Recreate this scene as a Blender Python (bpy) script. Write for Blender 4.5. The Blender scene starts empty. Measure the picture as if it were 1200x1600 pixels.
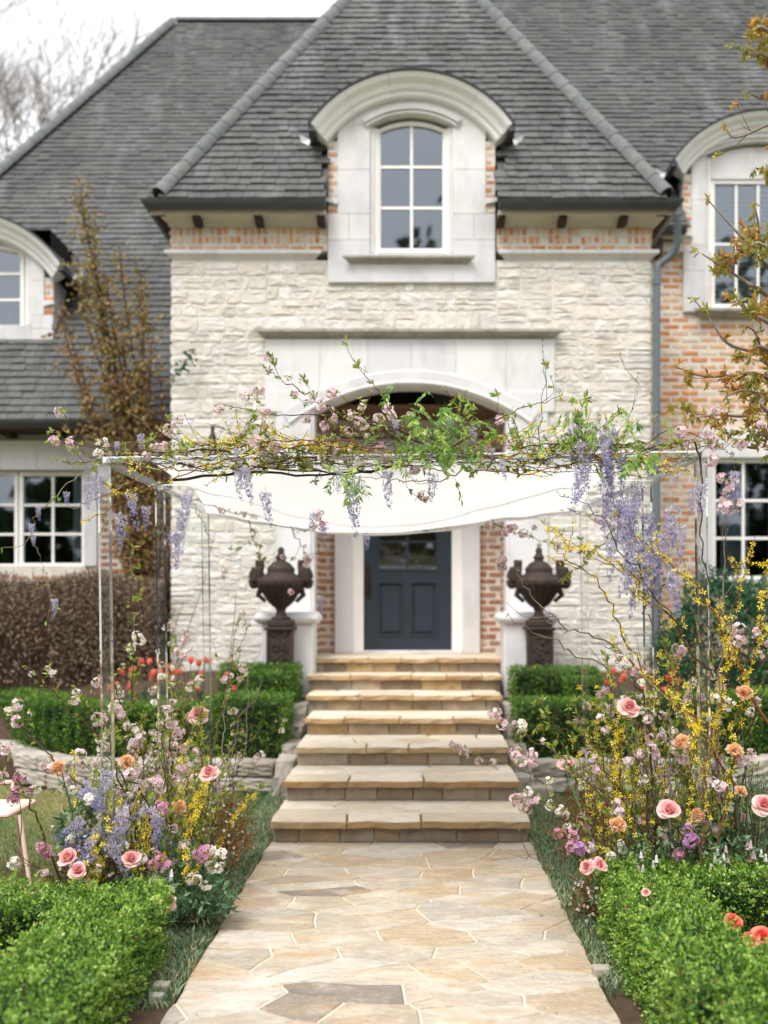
import bpy, math, random
import numpy as np
from mathutils import Vector, Matrix

# ------------------------------------------------------------------ camera, sky, sun, exposure
SC = bpy.context.scene
R = random.Random(11)
NR = np.random.default_rng(11)
FL, CX, HY, CZ = 1500.0, 645.0, 943.0, 1.65      # focal length in photo pixels, vanishing point, eye height

cam_d = bpy.data.cameras.new("camera")
cam = bpy.data.objects.new("camera", cam_d)
SC.collection.objects.link(cam)
cam.location = (0, 0, CZ)
cam.rotation_euler = (math.radians(90), 0, 0)
cam_d.sensor_fit = 'VERTICAL'
cam_d.sensor_height = 36.0
cam_d.lens = 36.0 * FL / 1600.0
cam_d.shift_x = (600 - CX) / 1600.0
cam_d.shift_y = (HY - 800) / 1600.0
cam_d.clip_end = 2000
cam_d.dof.use_dof = True
cam_d.dof.focus_distance = 4.9
cam_d.dof.aperture_fstop = 1.2
SC.camera = cam

world = bpy.data.worlds.new("World")
SC.world = world
world.use_nodes = True
wn = world.node_tree
wn.nodes.clear()
w_out = wn.nodes.new("ShaderNodeOutputWorld")
w_bg = wn.nodes.new("ShaderNodeBackground")
w_sky = wn.nodes.new("ShaderNodeTexSky")
w_sky.sky_type = 'NISHITA'
w_sky.sun_disc = False
SUN_EL, SUN_AZ = math.radians(58), math.radians(205)   # azimuth measured from +Y clockwise
w_sky.sun_elevation = SUN_EL
w_sky.sun_rotation = SUN_AZ
w_sky.air_density = 1.0
w_sky.dust_density = 4.0
w_hs = wn.nodes.new("ShaderNodeHueSaturation")
w_hs.inputs['Saturation'].default_value = 0.16
w_mix = wn.nodes.new("ShaderNodeMixRGB")
w_mix.inputs[0].default_value = 0.55
w_mix.inputs[2].default_value = (9.6, 9.7, 10.0, 1)      # even cloud layer
wn.links.new(w_sky.outputs[0], w_hs.inputs['Color'])
wn.links.new(w_hs.outputs[0], w_mix.inputs[1])
wn.links.new(w_mix.outputs[0], w_bg.inputs[0])
w_bg.inputs[1].default_value = 0.12
wn.links.new(w_bg.outputs[0], w_out.inputs[0])

sun_d = bpy.data.lights.new("sun", 'SUN')
sun_d.energy = 1.3
sun_d.angle = math.radians(18)
sun_d.color = (1.0, 0.97, 0.93)
sun = bpy.data.objects.new("sun", sun_d)
SC.collection.objects.link(sun)
_dir = Vector((math.sin(SUN_AZ) * math.cos(SUN_EL), math.cos(SUN_AZ) * math.cos(SUN_EL), math.sin(SUN_EL)))
sun.rotation_euler = _dir.to_track_quat('Z', 'Y').to_euler()
sun.location = (0, -5, 20)

SC.view_settings.view_transform = 'Standard'
SC.view_settings.look = 'None'
SC.view_settings.exposure = 1.04
SC.view_settings.gamma = 1.0
SC.view_settings.use_curve_mapping = False
SC.cycles.use_denoising = True
SC.cycles.max_bounces = 10
SC.cycles.diffuse_bounces = 4
SC.cycles.glossy_bounces = 4
SC.cycles.transmission_bounces = 10
SC.cycles.transparent_max_bounces = 12
SC.cycles.sample_clamp_indirect = 4.0
SC.cycles.sample_clamp_direct = 12.0

def PX(px, Y): return (px - CX) * Y / FL
def PZ(py, Y): return CZ + (HY - py) * Y / FL
def W(px, py, Y): return np.array([PX(px, Y), Y, PZ(py, Y)])

# ------------------------------------------------------------------ mesh collector
class B:
    def __init__(s):
        s.v = []; s.n = 0; s.li = []; s.lc = []; s.var = []; s.mi = []; s.sm = []
    def add(s, V, F, var=.5, mi=0, sm=False):
        V = np.asarray(V, dtype=np.float32).reshape(-1, 3)
        if isinstance(F, np.ndarray):
            m = F.shape[0]; li = F.ravel(); lc = np.full(m, F.shape[1])
        else:
            m = len(F); li = np.array([i for f in F for i in f]); lc = np.array([len(f) for f in F])
        s.v.append(V); s.li.append(li.astype(np.int64) + s.n); s.lc.append(lc)
        s.n += len(V)
        s.var.append(np.broadcast_to(np.asarray(var, dtype=np.float32), (m,)).copy())
        s.mi.append(np.full(m, mi)); s.sm.append(np.full(m, sm))
        return s
    def quads(s, Q, var=.5, mi=0, sm=False):
        m = len(Q)
        if m: s.add(Q.reshape(-1, 3), np.arange(m * 4).reshape(m, 4), var, mi, sm)
        return s
    def mesh(s, name, mats, off=(0, 0, 0)):
        me = bpy.data.meshes.new(name)
        if not s.v: return me
        V = np.concatenate(s.v) - np.asarray(off, dtype=np.float32)
        li = np.concatenate(s.li); lc = np.concatenate(s.lc)
        me.vertices.add(len(V)); me.vertices.foreach_set("co", V.astype(np.float32).ravel())
        me.loops.add(len(li)); me.loops.foreach_set("vertex_index", li.astype(np.int32))
        me.polygons.add(len(lc))
        st = np.zeros(len(lc), dtype=np.int32); st[1:] = np.cumsum(lc)[:-1]
        me.polygons.foreach_set("loop_start", st)
        me.polygons.foreach_set("material_index", np.concatenate(s.mi).astype(np.int32))
        me.polygons.foreach_set("use_smooth", np.concatenate(s.sm).astype(bool))
        at = me.attributes.new("var", 'FLOAT', 'FACE')
        at.data.foreach_set("value", np.concatenate(s.var).astype(np.float32))
        for m in (mats if isinstance(mats, (list, tuple)) else [mats]): me.materials.append(m)
        me.update(calc_edges=True)
        return me

WL = {}                                    # world location of every parent
COL = SC.collection
def V3(a): return Vector((float(a[0]), float(a[1]), float(a[2])))
def tag(o, label=None, cat=None, group=None, kind=None):
    if label: o['label'] = label
    if cat: o['category'] = cat
    if group: o['group'] = group
    if kind: o['kind'] = kind
    return o
def root(name, loc=(0, 0, 0), label=None, cat=None, group=None, kind=None):
    o = bpy.data.objects.new(name, None); COL.objects.link(o)
    o.location = V3(loc); o.empty_display_size = .1; WL[o] = V3(loc)
    return tag(o, label, cat, group, kind)
def part(b, name, mats, parent=None, label=None, kind=None, cat=None, group=None, base=None):
    """one mesh object from world coordinates"""
    off = (0, 0, 0) if base is None else base
    o = bpy.data.objects.new(name, b.mesh(name, mats, off)); COL.objects.link(o)
    w = V3(off)
    if parent is not None:
        o.parent = parent; o.location = w - WL[parent]
    else: o.location = w
    WL[o] = w
    return tag(o, label, cat, group, kind)
def inst(name, mesh, parent, loc, rot=None, scale=(1, 1, 1), label=None, cat=None, group=None, kind=None):
    o = bpy.data.objects.new(name, mesh); COL.objects.link(o)
    L = V3(loc)
    if parent is not None:
        o.parent = parent; L = L - WL[parent]
    if isinstance(scale, (int, float)): scale = (scale,) * 3
    if rot is None: rot = Matrix.Identity(3)
    elif not isinstance(rot, Matrix): rot = Matrix(np.asarray(rot).tolist())
    M = Matrix.Translation(L) @ rot.to_4x4() @ Matrix.Diagonal((scale[0], scale[1], scale[2], 1))
    o.matrix_basis = M
    WL[o] = V3(loc)
    return tag(o, label, cat, group, kind)

BOXF = [(0, 1, 5, 4), (1, 2, 6, 5), (2, 3, 7, 6), (3, 0, 4, 7), (3, 2, 1, 0), (4, 5, 6, 7)]
def box(b, x0, x1, y0, y1, z0, z1, var=.5, mi=0):
    V = [(x0, y0, z0), (x1, y0, z0), (x1, y1, z0), (x0, y1, z0), (x0, y0, z1), (x1, y0, z1), (x1, y1, z1), (x0, y1, z1)]
    b.add(V, BOXF, var, mi)
def cbox(b, x0, x1, y0, y1, z0, z1, c=.008, var=.5, mi=0):
    """box whose edges are chamfered"""
    V = []; xs = (x0, x0 + c, x1 - c, x1); ys = (y0, y0 + c, y1 - c, y1); zs = (z0, z0 + c, z1 - c, z1)
    idx = {}
    def p(i, j, k):
        if (i, j, k) not in idx: idx[(i, j, k)] = len(V); V.append((xs[i], ys[j], zs[k]))
        return idx[(i, j, k)]
    F = []
    for s, o in ((0, 1), (3, 2)):
        q = [p(s, 1, 1), p(s, 2, 1), p(s, 2, 2), p(s, 1, 2)]; F.append(q if s else q[::-1])
        q = [p(1, s, 1), p(2, s, 1), p(2, s, 2), p(1, s, 2)]; F.append(q[::-1] if s else q)
        q = [p(1, 1, s), p(2, 1, s), p(2, 2, s), p(1, 2, s)]; F.append(q if s else q[::-1])
    for a in (0, 3):
        for bb in (0, 3):
            a1 = 1 if a == 0 else 2; b1 = 1 if bb == 0 else 2
            F.append([p(a, b1, 1), p(a, b1, 2), p(a1, bb, 2), p(a1, bb, 1)])
            F.append([p(a, 1, b1), p(a, 2, b1), p(a1, 2, bb), p(a1, 1, bb)])
            F.append([p(1, a, b1), p(2, a, b1), p(2, a1, bb), p(1, a1, bb)])
            for d in (0, 3):
                d1 = 1 if d == 0 else 2
                F.append([p(a, b1, d1), p(a1, bb, d1), p(a1, b1, d)])
    b.add(V, F, var, mi)
def obox(b, c, U, Vv, Nn, sx, sy, sz, var=.5, mi=0):
    c, U, Vv, Nn = map(np.asarray, (c, U, Vv, Nn))
    P = []
    for dz in (-.5, .5):
        for dx, dy in ((-.5, -.5), (.5, -.5), (.5, .5), (-.5, .5)):
            P.append(c + U * sx * dx + Vv * sy * dy + Nn * sz * dz)
    b.add(P, BOXF, var, mi)
def unit(v): v = np.asarray(v, float); return v / (np.linalg.norm(v) + 1e-9)
def tube(b, pts, r0, r1=None, k=5, var=.5, mi=0, radii=None, cap=True):
    pts = np.asarray(pts, float); n = len(pts)
    if r1 is None: r1 = r0
    rad = np.linspace(r0, r1, n) if radii is None else np.asarray(radii)
    T = np.gradient(pts, axis=0); T /= np.linalg.norm(T, axis=1, keepdims=True) + 1e-9
    ref = np.array([0, 0, 1.]) if abs(T[:, 2]).mean() < .8 else np.array([0, 1., 0])
    U = np.cross(T, ref); U /= np.linalg.norm(U, axis=1, keepdims=True) + 1e-9
    Wv = np.cross(T, U)
    a = np.arange(k) * 2 * math.pi / k
    V = pts[:, None] + rad[:, None, None] * (U[:, None] * np.cos(a)[None, :, None] + Wv[:, None] * np.sin(a)[None, :, None])
    V = V.reshape(-1, 3)
    i = np.arange(n - 1)[:, None] * k; j = np.arange(k)[None]; j2 = (j + 1) % k
    F = np.stack([i + j, i + j2, i + k + j2, i + k + j], -1).reshape(-1, 4)
    b.add(V, F, var, mi, True)
    if cap:
        b.add(V[-k:], [tuple(range(k))], var, mi); b.add(V[:k], [tuple(range(k))[::-1]], var, mi)
def lathe(b, c, prof, k=24, var=.5, mi=0):
    V = []; n = len(prof)
    for r, z in prof:
        for i in range(k):
            a = i * 2 * math.pi / k; V.append((c[0] + r * math.cos(a), c[1] + r * math.sin(a), c[2] + z))
    F = [(i * k + j, i * k + (j + 1) % k, (i + 1) * k + (j + 1) % k, (i + 1) * k + j) for i in range(n - 1) for j in range(k)]
    b.add(V, F, var, mi, True)
def catmull(P, m=6):
    P = np.asarray(P, float)
    if len(P) < 3: return np.array([P[0] + (P[-1] - P[0]) * t for t in np.linspace(0, 1, m + 1)])
    Q = np.vstack([2 * P[0] - P[1], P, 2 * P[-1] - P[-2]]); out = []
    for i in range(1, len(Q) - 2):
        for t in np.arange(m) / m:
            out.append(.5 * (2 * Q[i] + (Q[i + 1] - Q[i - 1]) * t + (2 * Q[i - 1] - 5 * Q[i] + 4 * Q[i + 1] - Q[i + 2]) * t * t
                             + (3 * Q[i] - Q[i - 1] - 3 * Q[i + 1] + Q[i + 2]) * t ** 3))
    out.append(P[-1]); return np.array(out)
def arcband(b, x0, x1, zb, zt, y0, y1, n=24, var=.5, mi=0):
    """slab standing in XZ between two curves zb(x) and zt(x), from y0 (front) to y1"""
    xs = np.linspace(x0, x1, n + 1); V = []
    for x in xs: V += [(x, y0, zb(x)), (x, y0, zt(x)), (x, y1, zt(x)), (x, y1, zb(x))]
    F = []
    for i in range(n):
        a = i * 4; c = a + 4
        F += [(a, c, c + 1, a + 1), (a + 1, c + 1, c + 2, a + 2), (a + 2, c + 2, c + 3, a + 3), (a + 3, c + 3, c, a)]
    F += [(0, 1, 2, 3), (4 * n + 3, 4 * n + 2, 4 * n + 1, 4 * n)]
    b.add(V, F, var, mi)
def sweepxz(b, path, prof, var=.5, mi=0, closed_prof=True, sm=False, ends=True):
    """path: (x,z) points; prof: (outward, y) points"""
    P = np.asarray(path, float); T = np.gradient(P, axis=0)
    if len(P) > 3: T[0] = 2 * T[1] - T[2]; T[-1] = 2 * T[-2] - T[-3]
    T /= np.linalg.norm(T, axis=1, keepdims=True)
    Nn = np.stack([-T[:, 1], T[:, 0]], 1)
    k = len(prof); V = []
    for p, n_ in zip(P, Nn):
        for d, y in prof: V.append((p[0] + n_[0] * d, y, p[1] + n_[1] * d))
    F = []
    kk = k if closed_prof else k - 1
    for i in range(len(P) - 1):
        for j in range(kk):
            j2 = (j + 1) % k; F.append((i * k + j, i * k + j2, (i + 1) * k + j2, (i + 1) * k + j))
    b.add(V, F, var, mi, sm)
    if closed_prof and ends:
        b.add(V[:k], [tuple(range(k))[::-1]], var, mi); b.add(V[-k:], [tuple(range(k))], var, mi)
def arcpts(cx, cz, r, a0, a1, n=24):
    return [(cx + r * math.sin(a), cz + r * math.cos(a)) for a in np.linspace(a0, a1, n + 1)]

# ------------------------------------------------------------------ materials
def lin(c): return tuple((x / 12.92 if x <= .04045 else ((x + .055) / 1.055) ** 2.4) for x in (v / 255 for v in c)) + (1,)
def mat(name, cols, rough=.8, noise=6., amt=.25, bump=0., bscale=60., stain=None, spec=.3, trans=0., metal=0., nstretch=None, blotch=None, alpha=None, sheen=0):
    m = bpy.data.materials.new(name); m.use_nodes = True; t = m.node_tree; N = t.nodes; L = t.links
    bs = N['Principled BSDF']; out = N['Material Output']
    at = N.new('ShaderNodeAttribute'); at.attribute_name = 'var'
    rp = N.new('ShaderNodeValToRGB'); cr = rp.color_ramp
    cr.elements[0].color = lin(cols[0]); cr.elements[1].color = lin(cols[-1])
    for i in range(1, len(cols) - 1):
        e = cr.elements.new(i / (len(cols) - 1)); e.color = lin(cols[i])
    L.new(at.outputs['Fac'], rp.inputs[0]); src = rp.outputs[0]
    geo = N.new('ShaderNodeNewGeometry'); pos = geo.outputs['Position']
    if nstretch:
        mp = N.new('ShaderNodeMapping'); mp.inputs['Scale'].default_value = nstretch; L.new(pos, mp.inputs[0]); posn = mp.outputs[0]
    else: posn = pos
    if amt:
        nz = N.new('ShaderNodeTexNoise'); nz.inputs['Scale'].default_value = noise; nz.inputs['Detail'].default_value = 8; nz.inputs['Roughness'].default_value = .65
        L.new(posn, nz.inputs['Vector'])
        mr = N.new('ShaderNodeMapRange'); mr.inputs[1].default_value = .3; mr.inputs[2].default_value = .7
        mr.inputs[3].default_value = 1 - amt; mr.inputs[4].default_value = 1 + amt * .6; L.new(nz.outputs[0], mr.inputs[0])
        mx = N.new('ShaderNodeVectorMath'); mx.operation = 'SCALE'
        L.new(src, mx.inputs[0]); L.new(mr.outputs[0], mx.inputs['Scale']); src = mx.outputs[0]
    for st in ([stain] if stain else []) + (blotch or []):
        col, sc, lo, hi, stf = st[:5]
        nz = N.new('ShaderNodeTexNoise'); nz.inputs['Scale'].default_value = sc; nz.inputs['Detail'].default_value = 9; nz.inputs['Roughness'].default_value = .68
        if len(st) > 5:
            mp = N.new('ShaderNodeMapping'); mp.inputs['Scale'].default_value = st[5]; L.new(pos, mp.inputs[0]); L.new(mp.outputs[0], nz.inputs['Vector'])
        else: L.new(pos, nz.inputs['Vector'])
        mr = N.new('ShaderNodeMapRange'); mr.inputs[1].default_value = lo; mr.inputs[2].default_value = hi; mr.inputs[4].default_value = stf
        L.new(nz.outputs[0], mr.inputs[0])
        mx = N.new('ShaderNodeMixRGB'); mx.inputs[2].default_value = lin(col); L.new(mr.outputs[0], mx.inputs[0]); L.new(src, mx.inputs[1]); src = mx.outputs[0]
    L.new(src, bs.inputs['Base Color'])
    bs.inputs['Roughness'].default_value = rough; bs.inputs['Specular IOR Level'].default_value = spec; bs.inputs['Metallic'].default_value = metal
    if bump:
        nb = N.new('ShaderNodeTexNoise'); nb.inputs['Scale'].default_value = bscale; nb.inputs['Detail'].default_value = 6
        L.new(pos, nb.inputs['Vector'])
        bp = N.new('ShaderNodeBump'); bp.inputs['Strength'].default_value = bump; bp.inputs['Distance'].default_value = .01
        L.new(nb.outputs[0], bp.inputs['Height']); L.new(bp.outputs[0], bs.inputs['Normal'])
    if trans:
        tr = N.new('ShaderNodeBsdfTranslucent'); L.new(src, tr.inputs[0])
        ms = N.new('ShaderNodeMixShader'); ms.inputs[0].default_value = trans
        L.new(bs.outputs[0], ms.inputs[1]); L.new(tr.outputs[0], ms.inputs[2]); L.new(ms.outputs[0], out.inputs[0])
    return m

M = {}
M['limestone'] = mat('limestone', [(206, 205, 206), (215, 213, 213), (221, 219, 218)], .85, 3, .07, .25, 90, blotch=[((150, 148, 146), 1.8, .5, .78, .55, (1.6, 1, .7)), ((190, 178, 156), 2.6, .6, .85, .35)])
M['cornice'] = mat('pale_cornice_stone', [(224, 224, 225), (230, 229, 229), (232, 231, 230)], .8, 3, .06, .2, 90, blotch=[((176, 174, 172), 2.4, .56, .8, .4)])
M['weathered'] = mat('weathered_limestone', [(150, 146, 138), (176, 172, 163)], .9, 9, .25, .3, 80, blotch=[((92, 90, 86), 3.5, .5, .72, .7)])
M['stone'] = mat('white_rubble_stone', [(196, 190, 181), (219, 215, 209), (208, 201, 190), (223, 220, 215), (200, 196, 190), (218, 209, 195), (214, 210, 204)], .9, 7, .12, .5, 45,
                 blotch=[((204, 180, 140), 2.0, .55, .8, .45), ((158, 152, 144), 4, .55, .78, .45), ((150, 144, 136), 1.2, .58, .8, .35)])
M['mortar'] = mat('cream_mortar', [(208, 203, 196), (214, 210, 203)], .95, 8, .12, .4, 70)
M['mortar_pink'] = mat('washed_mortar', [(210, 201, 190), (216, 208, 198)], .95, 9, .14, .4, 70)
M['brick'] = mat('lime_washed_brick', [(196, 126, 76), (208, 146, 96), (202, 134, 84), (212, 164, 120), (214, 188, 158), (190, 116, 70), (212, 200, 182), (208, 150, 100)], .92, 30, .16, .5, 90,
                 blotch=[((216, 206, 192), 12, .5, .7, .75)])
M['brick_dull'] = mat('old_brick', [(150, 98, 74), (172, 122, 96), (160, 110, 86), (190, 150, 126), (132, 88, 70), (196, 172, 150)], .92, 30, .18, .5, 90,
                      blotch=[((196, 180, 162), 12, .52, .7, .6)])
M['slate'] = mat('weathered_slate', [(78, 80, 79), (87, 89, 87), (94, 95, 93), (82, 84, 83), (94, 92, 89), (84, 85, 84)], .75, 14, .22, .3, 60,
                 blotch=[((52, 54, 54), .7, .5, .72, .75), ((140, 143, 142), .9, .52, .76, .6, (2.0, .6, .5)), ((112, 100, 90), 5, .66, .8, .25)])
M['hiptile'] = mat('hip_tile', [(100, 103, 105), (109, 111, 112), (112, 112, 110), (104, 106, 106)], .8, 12, .25, .3, 60, blotch=[((136, 118, 102), 4, .62, .8, .3), ((150, 150, 148), 3, .6, .8, .4)])
M['gutter'] = mat('dark_gutter_metal', [(62, 64, 68), (70, 72, 76)], .45, 5, .15, spec=.5)
M['downpipe'] = mat('grey_blue_downpipe', [(88, 98, 106), (94, 104, 112)], .5, 5, .12, spec=.5)
M['soffit'] = mat('soffit_board', [(196, 190, 178), (206, 200, 188)], .85, 5, .12)
M['darkwood'] = mat('dark_bracket_wood', [(58, 44, 36), (66, 52, 42)], .8, 10, .2)
M['white'] = mat('white_paint', [(232, 229, 224), (236, 234, 230)], .55, 4, .05, spec=.4)
M['lead'] = mat('white_flashing', [(214, 214, 216), (226, 226, 228)], .45, 4, .08)
M['door'] = mat('dark_blue_door_paint', [(36, 46, 57), (40, 51, 62)], .42, 3, .12, spec=.5)
M['bronze'] = mat('dark_bronze', [(56, 48, 42), (66, 56, 48)], .45, 20, .2, metal=.6)
M['iron'] = mat('rusty_cast_iron', [(50, 40, 34), (62, 50, 43)], .7, 18, .3, .4, 50, blotch=[((82, 58, 46), 9, .52, .7, .5), ((74, 74, 76), 12, .6, .75, .5)])
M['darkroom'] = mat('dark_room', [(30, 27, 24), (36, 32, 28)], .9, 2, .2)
M['ceiling'] = mat('porch_boards', [(92, 66, 48), (104, 76, 56), (84, 60, 44)], .75, 12, .25)
M['curtain'] = mat('pale_curtain', [(190, 198, 206), (206, 212, 216)], .9, 6, .05, trans=.3)
M['blind'] = mat('window_blind', [(196, 198, 196), (206, 208, 206)], .6, 6, .05)
M['flag'] = mat('sandstone_flag', [(166, 154, 137), (182, 172, 157), (174, 154, 124), (190, 182, 171), (170, 155, 133), (124, 115, 106), (176, 167, 154), (164, 142, 112), (187, 177, 162)], .8, 9, .22, .9, 34,
                nstretch=(1, 2.6, 2), blotch=[((182, 142, 92), 2.4, .5, .72, .55, (1, 2.4, 2)), ((150, 140, 130), 3.2, .52, .75, .5, (1, 2.2, 2)), ((232, 224, 212), 2.9, .5, .7, .4, (1.2, 2, 2)), ((122, 104, 84), 14, .62, .8, .4), ((150, 134, 114), 22, .5, .7, .35, (.5, 2.2, 1)), ((226, 220, 210), 30, .55, .75, .3, (1, 1.8, 1))])
M['tread'] = mat('tread_sandstone', [(212, 200, 180), (220, 210, 194), (206, 188, 156), (226, 218, 206), (214, 201, 179), (194, 178, 154), (218, 209, 195)], .8, 9, .18, .8, 34,
                 nstretch=(1, 2.6, 2), blotch=[((198, 158, 104), 2.2, .5, .72, .55, (1, 2.4, 2)), ((176, 164, 150), 3.2, .56, .75, .4, (1, 2.2, 2)), ((134, 112, 86), 12, .6, .78, .4)])
M['flagmortar'] = mat('cream_joint', [(206, 194, 174), (212, 200, 180)], .95, 9, .12, .4, 80, blotch=[((168, 148, 122), 3, .55, .75, .5)])
M['riser'] = mat('riser_stone', [(164, 144, 116), (142, 128, 112), (180, 152, 108), (156, 146, 132), (134, 114, 94), (176, 162, 142)], .85, 10, .25, .5, 40,
                 blotch=[((84, 70, 58), 4, .55, .75, .6), ((176, 134, 82), 3, .55, .72, .5)])
M['nosing'] = mat('nosing_stone', [(184, 158, 122), (166, 136, 98), (194, 174, 144), (152, 122, 86), (184, 160, 124)], .85, 10, .15, .6, 40,
                  blotch=[((190, 142, 84), 2.5, .5, .7, .6), ((120, 96, 70), 7, .58, .75, .45)])
M['edging'] = mat('pale_edging_rock', [(172, 165, 154), (150, 142, 130), (188, 181, 170), (138, 130, 120)], .9, 8, .2, .6, 30, blotch=[((130, 116, 98), 4, .55, .75, .5)])
M['soil'] = mat('garden_soil', [(70, 54, 42), (84, 66, 52)], .95, 14, .4, .8, 30)
M['turf'] = mat('turf_soil', [(104, 104, 66), (120, 116, 78)], .95, 5, .3, .6, 40, blotch=[((150, 132, 96), 3, .5, .68, .7), ((66, 92, 62), 2, .5, .7, .6)])
M['grass'] = mat('grass_blade', [(82, 112, 76), (108, 130, 76), (142, 150, 92), (176, 168, 114), (192, 178, 132)], .6, 1.6, .2, trans=.3)
M['creeper'] = mat('bluish_groundcover', [(98, 130, 104), (120, 146, 112), (152, 166, 124), (186, 174, 138)], .6, 3, .2, trans=.25)
M['box'] = mat('boxwood_leaf', [(40, 80, 30), (78, 122, 40), (122, 162, 56), (162, 192, 82), (198, 216, 126)], .45, 3.5, .12, spec=.45, trans=.35)
M['boxdark'] = mat('clipped_hedge_leaf', [(30, 66, 32), (56, 100, 42), (100, 138, 48), (138, 164, 56), (162, 182, 76)], .5, 3.5, .18, spec=.35, trans=.3)
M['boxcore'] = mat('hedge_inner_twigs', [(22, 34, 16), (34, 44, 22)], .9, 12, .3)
M['barkcherry'] = mat('cherry_bark', [(66, 46, 40), (84, 60, 50), (106, 82, 68)], .75, 40, .3, .4, 120)
M['barkfors'] = mat('forsythia_bark', [(108, 70, 42), (128, 86, 52), (98, 62, 38)], .75, 40, .25, .3, 120)
M['barkgrey'] = mat('grey_bark', [(122, 108, 98), (140, 126, 114), (104, 90, 80)], .8, 40, .25, .4, 120)
M['barkgreen'] = mat('wisteria_vine_bark', [(150, 132, 102), (134, 124, 92)], .75, 40, .2, .3, 120)
M['yellow'] = mat('forsythia_petal', [(236, 212, 44), (246, 226, 70), (250, 236, 116)], .6, 30, .08, trans=.35)
M['pink'] = mat('cherry_petal_pink', [(222, 176, 190), (234, 204, 213), (240, 222, 227), (244, 234, 236)], .6, 30, .06, trans=.35)
M['white_p'] = mat('white_petal', [(236, 226, 212), (246, 240, 232), (250, 248, 244)], .6, 30, .05, trans=.35)
M['wist'] = mat('wisteria_petal', [(226, 221, 230), (206, 200, 221), (178, 171, 208), (146, 140, 194), (112, 108, 176)], .6, 60, .12, trans=.3)
M['rose'] = mat('rose_petal', [(220, 132, 134), (232, 158, 158), (240, 186, 182), (245, 210, 203)], .55, 14, .08, trans=.35)
M['peach'] = mat('carnation_petal', [(226, 156, 104), (240, 186, 136), (248, 212, 172), (250, 224, 196)], .65, 60, .1, trans=.3)
M['magenta'] = mat('stock_petal', [(180, 90, 132), (200, 124, 158), (218, 164, 188), (230, 200, 212)], .6, 40, .1, trans=.3)
M['lilacp'] = mat('lilac_stock_petal', [(180, 120, 180), (204, 150, 204), (228, 190, 224)], .6, 40, .1, trans=.3)
M['coral'] = mat('tulip_petal', [(228, 96, 62), (236, 120, 90), (240, 142, 118), (238, 160, 146)], .5, 14, .08, trans=.4)
M['coralred'] = mat('ranunculus_petal', [(226, 66, 72), (238, 92, 92), (250, 150, 120)], .55, 14, .08, trans=.35)
M['leaf'] = mat('fresh_leaf', [(96, 134, 54), (126, 160, 62), (164, 184, 82), (150, 128, 62), (180, 150, 78)], .5, 20, .12, spec=.4, trans=.4)
M['leafgreen'] = mat('wisteria_leaf', [(84, 132, 58), (116, 158, 74), (158, 188, 92), (186, 200, 104)], .5, 20, .1, spec=.4, trans=.4)
M['leafdark'] = mat('blue_green_leaf', [(64, 98, 68), (86, 120, 82), (116, 146, 104), (146, 168, 128)], .5, 20, .15, spec=.4, trans=.25)
M['leafbronze'] = mat('bronze_leaf', [(110, 74, 44), (146, 104, 56), (124, 120, 64), (88, 62, 44)], .55, 20, .15, trans=.3)
M['mapleleaf'] = mat('young_oak_leaf', [(140, 142, 62), (170, 166, 82), (190, 168, 88), (188, 128, 62), (166, 96, 44)], .55, 20, .12, trans=.4)
M['vineleaf'] = mat('brown_vine_leaf', [(118, 92, 64), (152, 116, 76), (174, 142, 88), (158, 158, 96), (132, 106, 76)], .6, 8, .2, trans=.3)
M['hedgebrown'] = mat('dormant_hedge_leaf', [(114, 96, 80), (138, 116, 96), (156, 136, 114), (102, 86, 72)], .7, 6, .25, trans=.2)
M['shrub'] = mat('deep_green_shrub_leaf', [(24, 62, 44), (40, 84, 56), (66, 112, 72), (96, 138, 90)], .5, 4, .2, trans=.25)
M['cloth'] = None
M['blush'] = mat('blush_chair_paint', [(226, 190, 176), (232, 200, 188)], .5, 4, .06)
M['barkfar'] = mat('pale_bark', [(112, 104, 96), (132, 124, 114)], .9, 4, .15)
M['leaffar'] = mat('far_tree_leaf', [(40, 58, 32), (60, 82, 42), (78, 100, 52)], .6, 1, .2, trans=.3)
M['pebble'] = mat('pale_pebble', [(158, 148, 134), (174, 164, 150)], .85, 20, .2, .4, 50)

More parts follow.
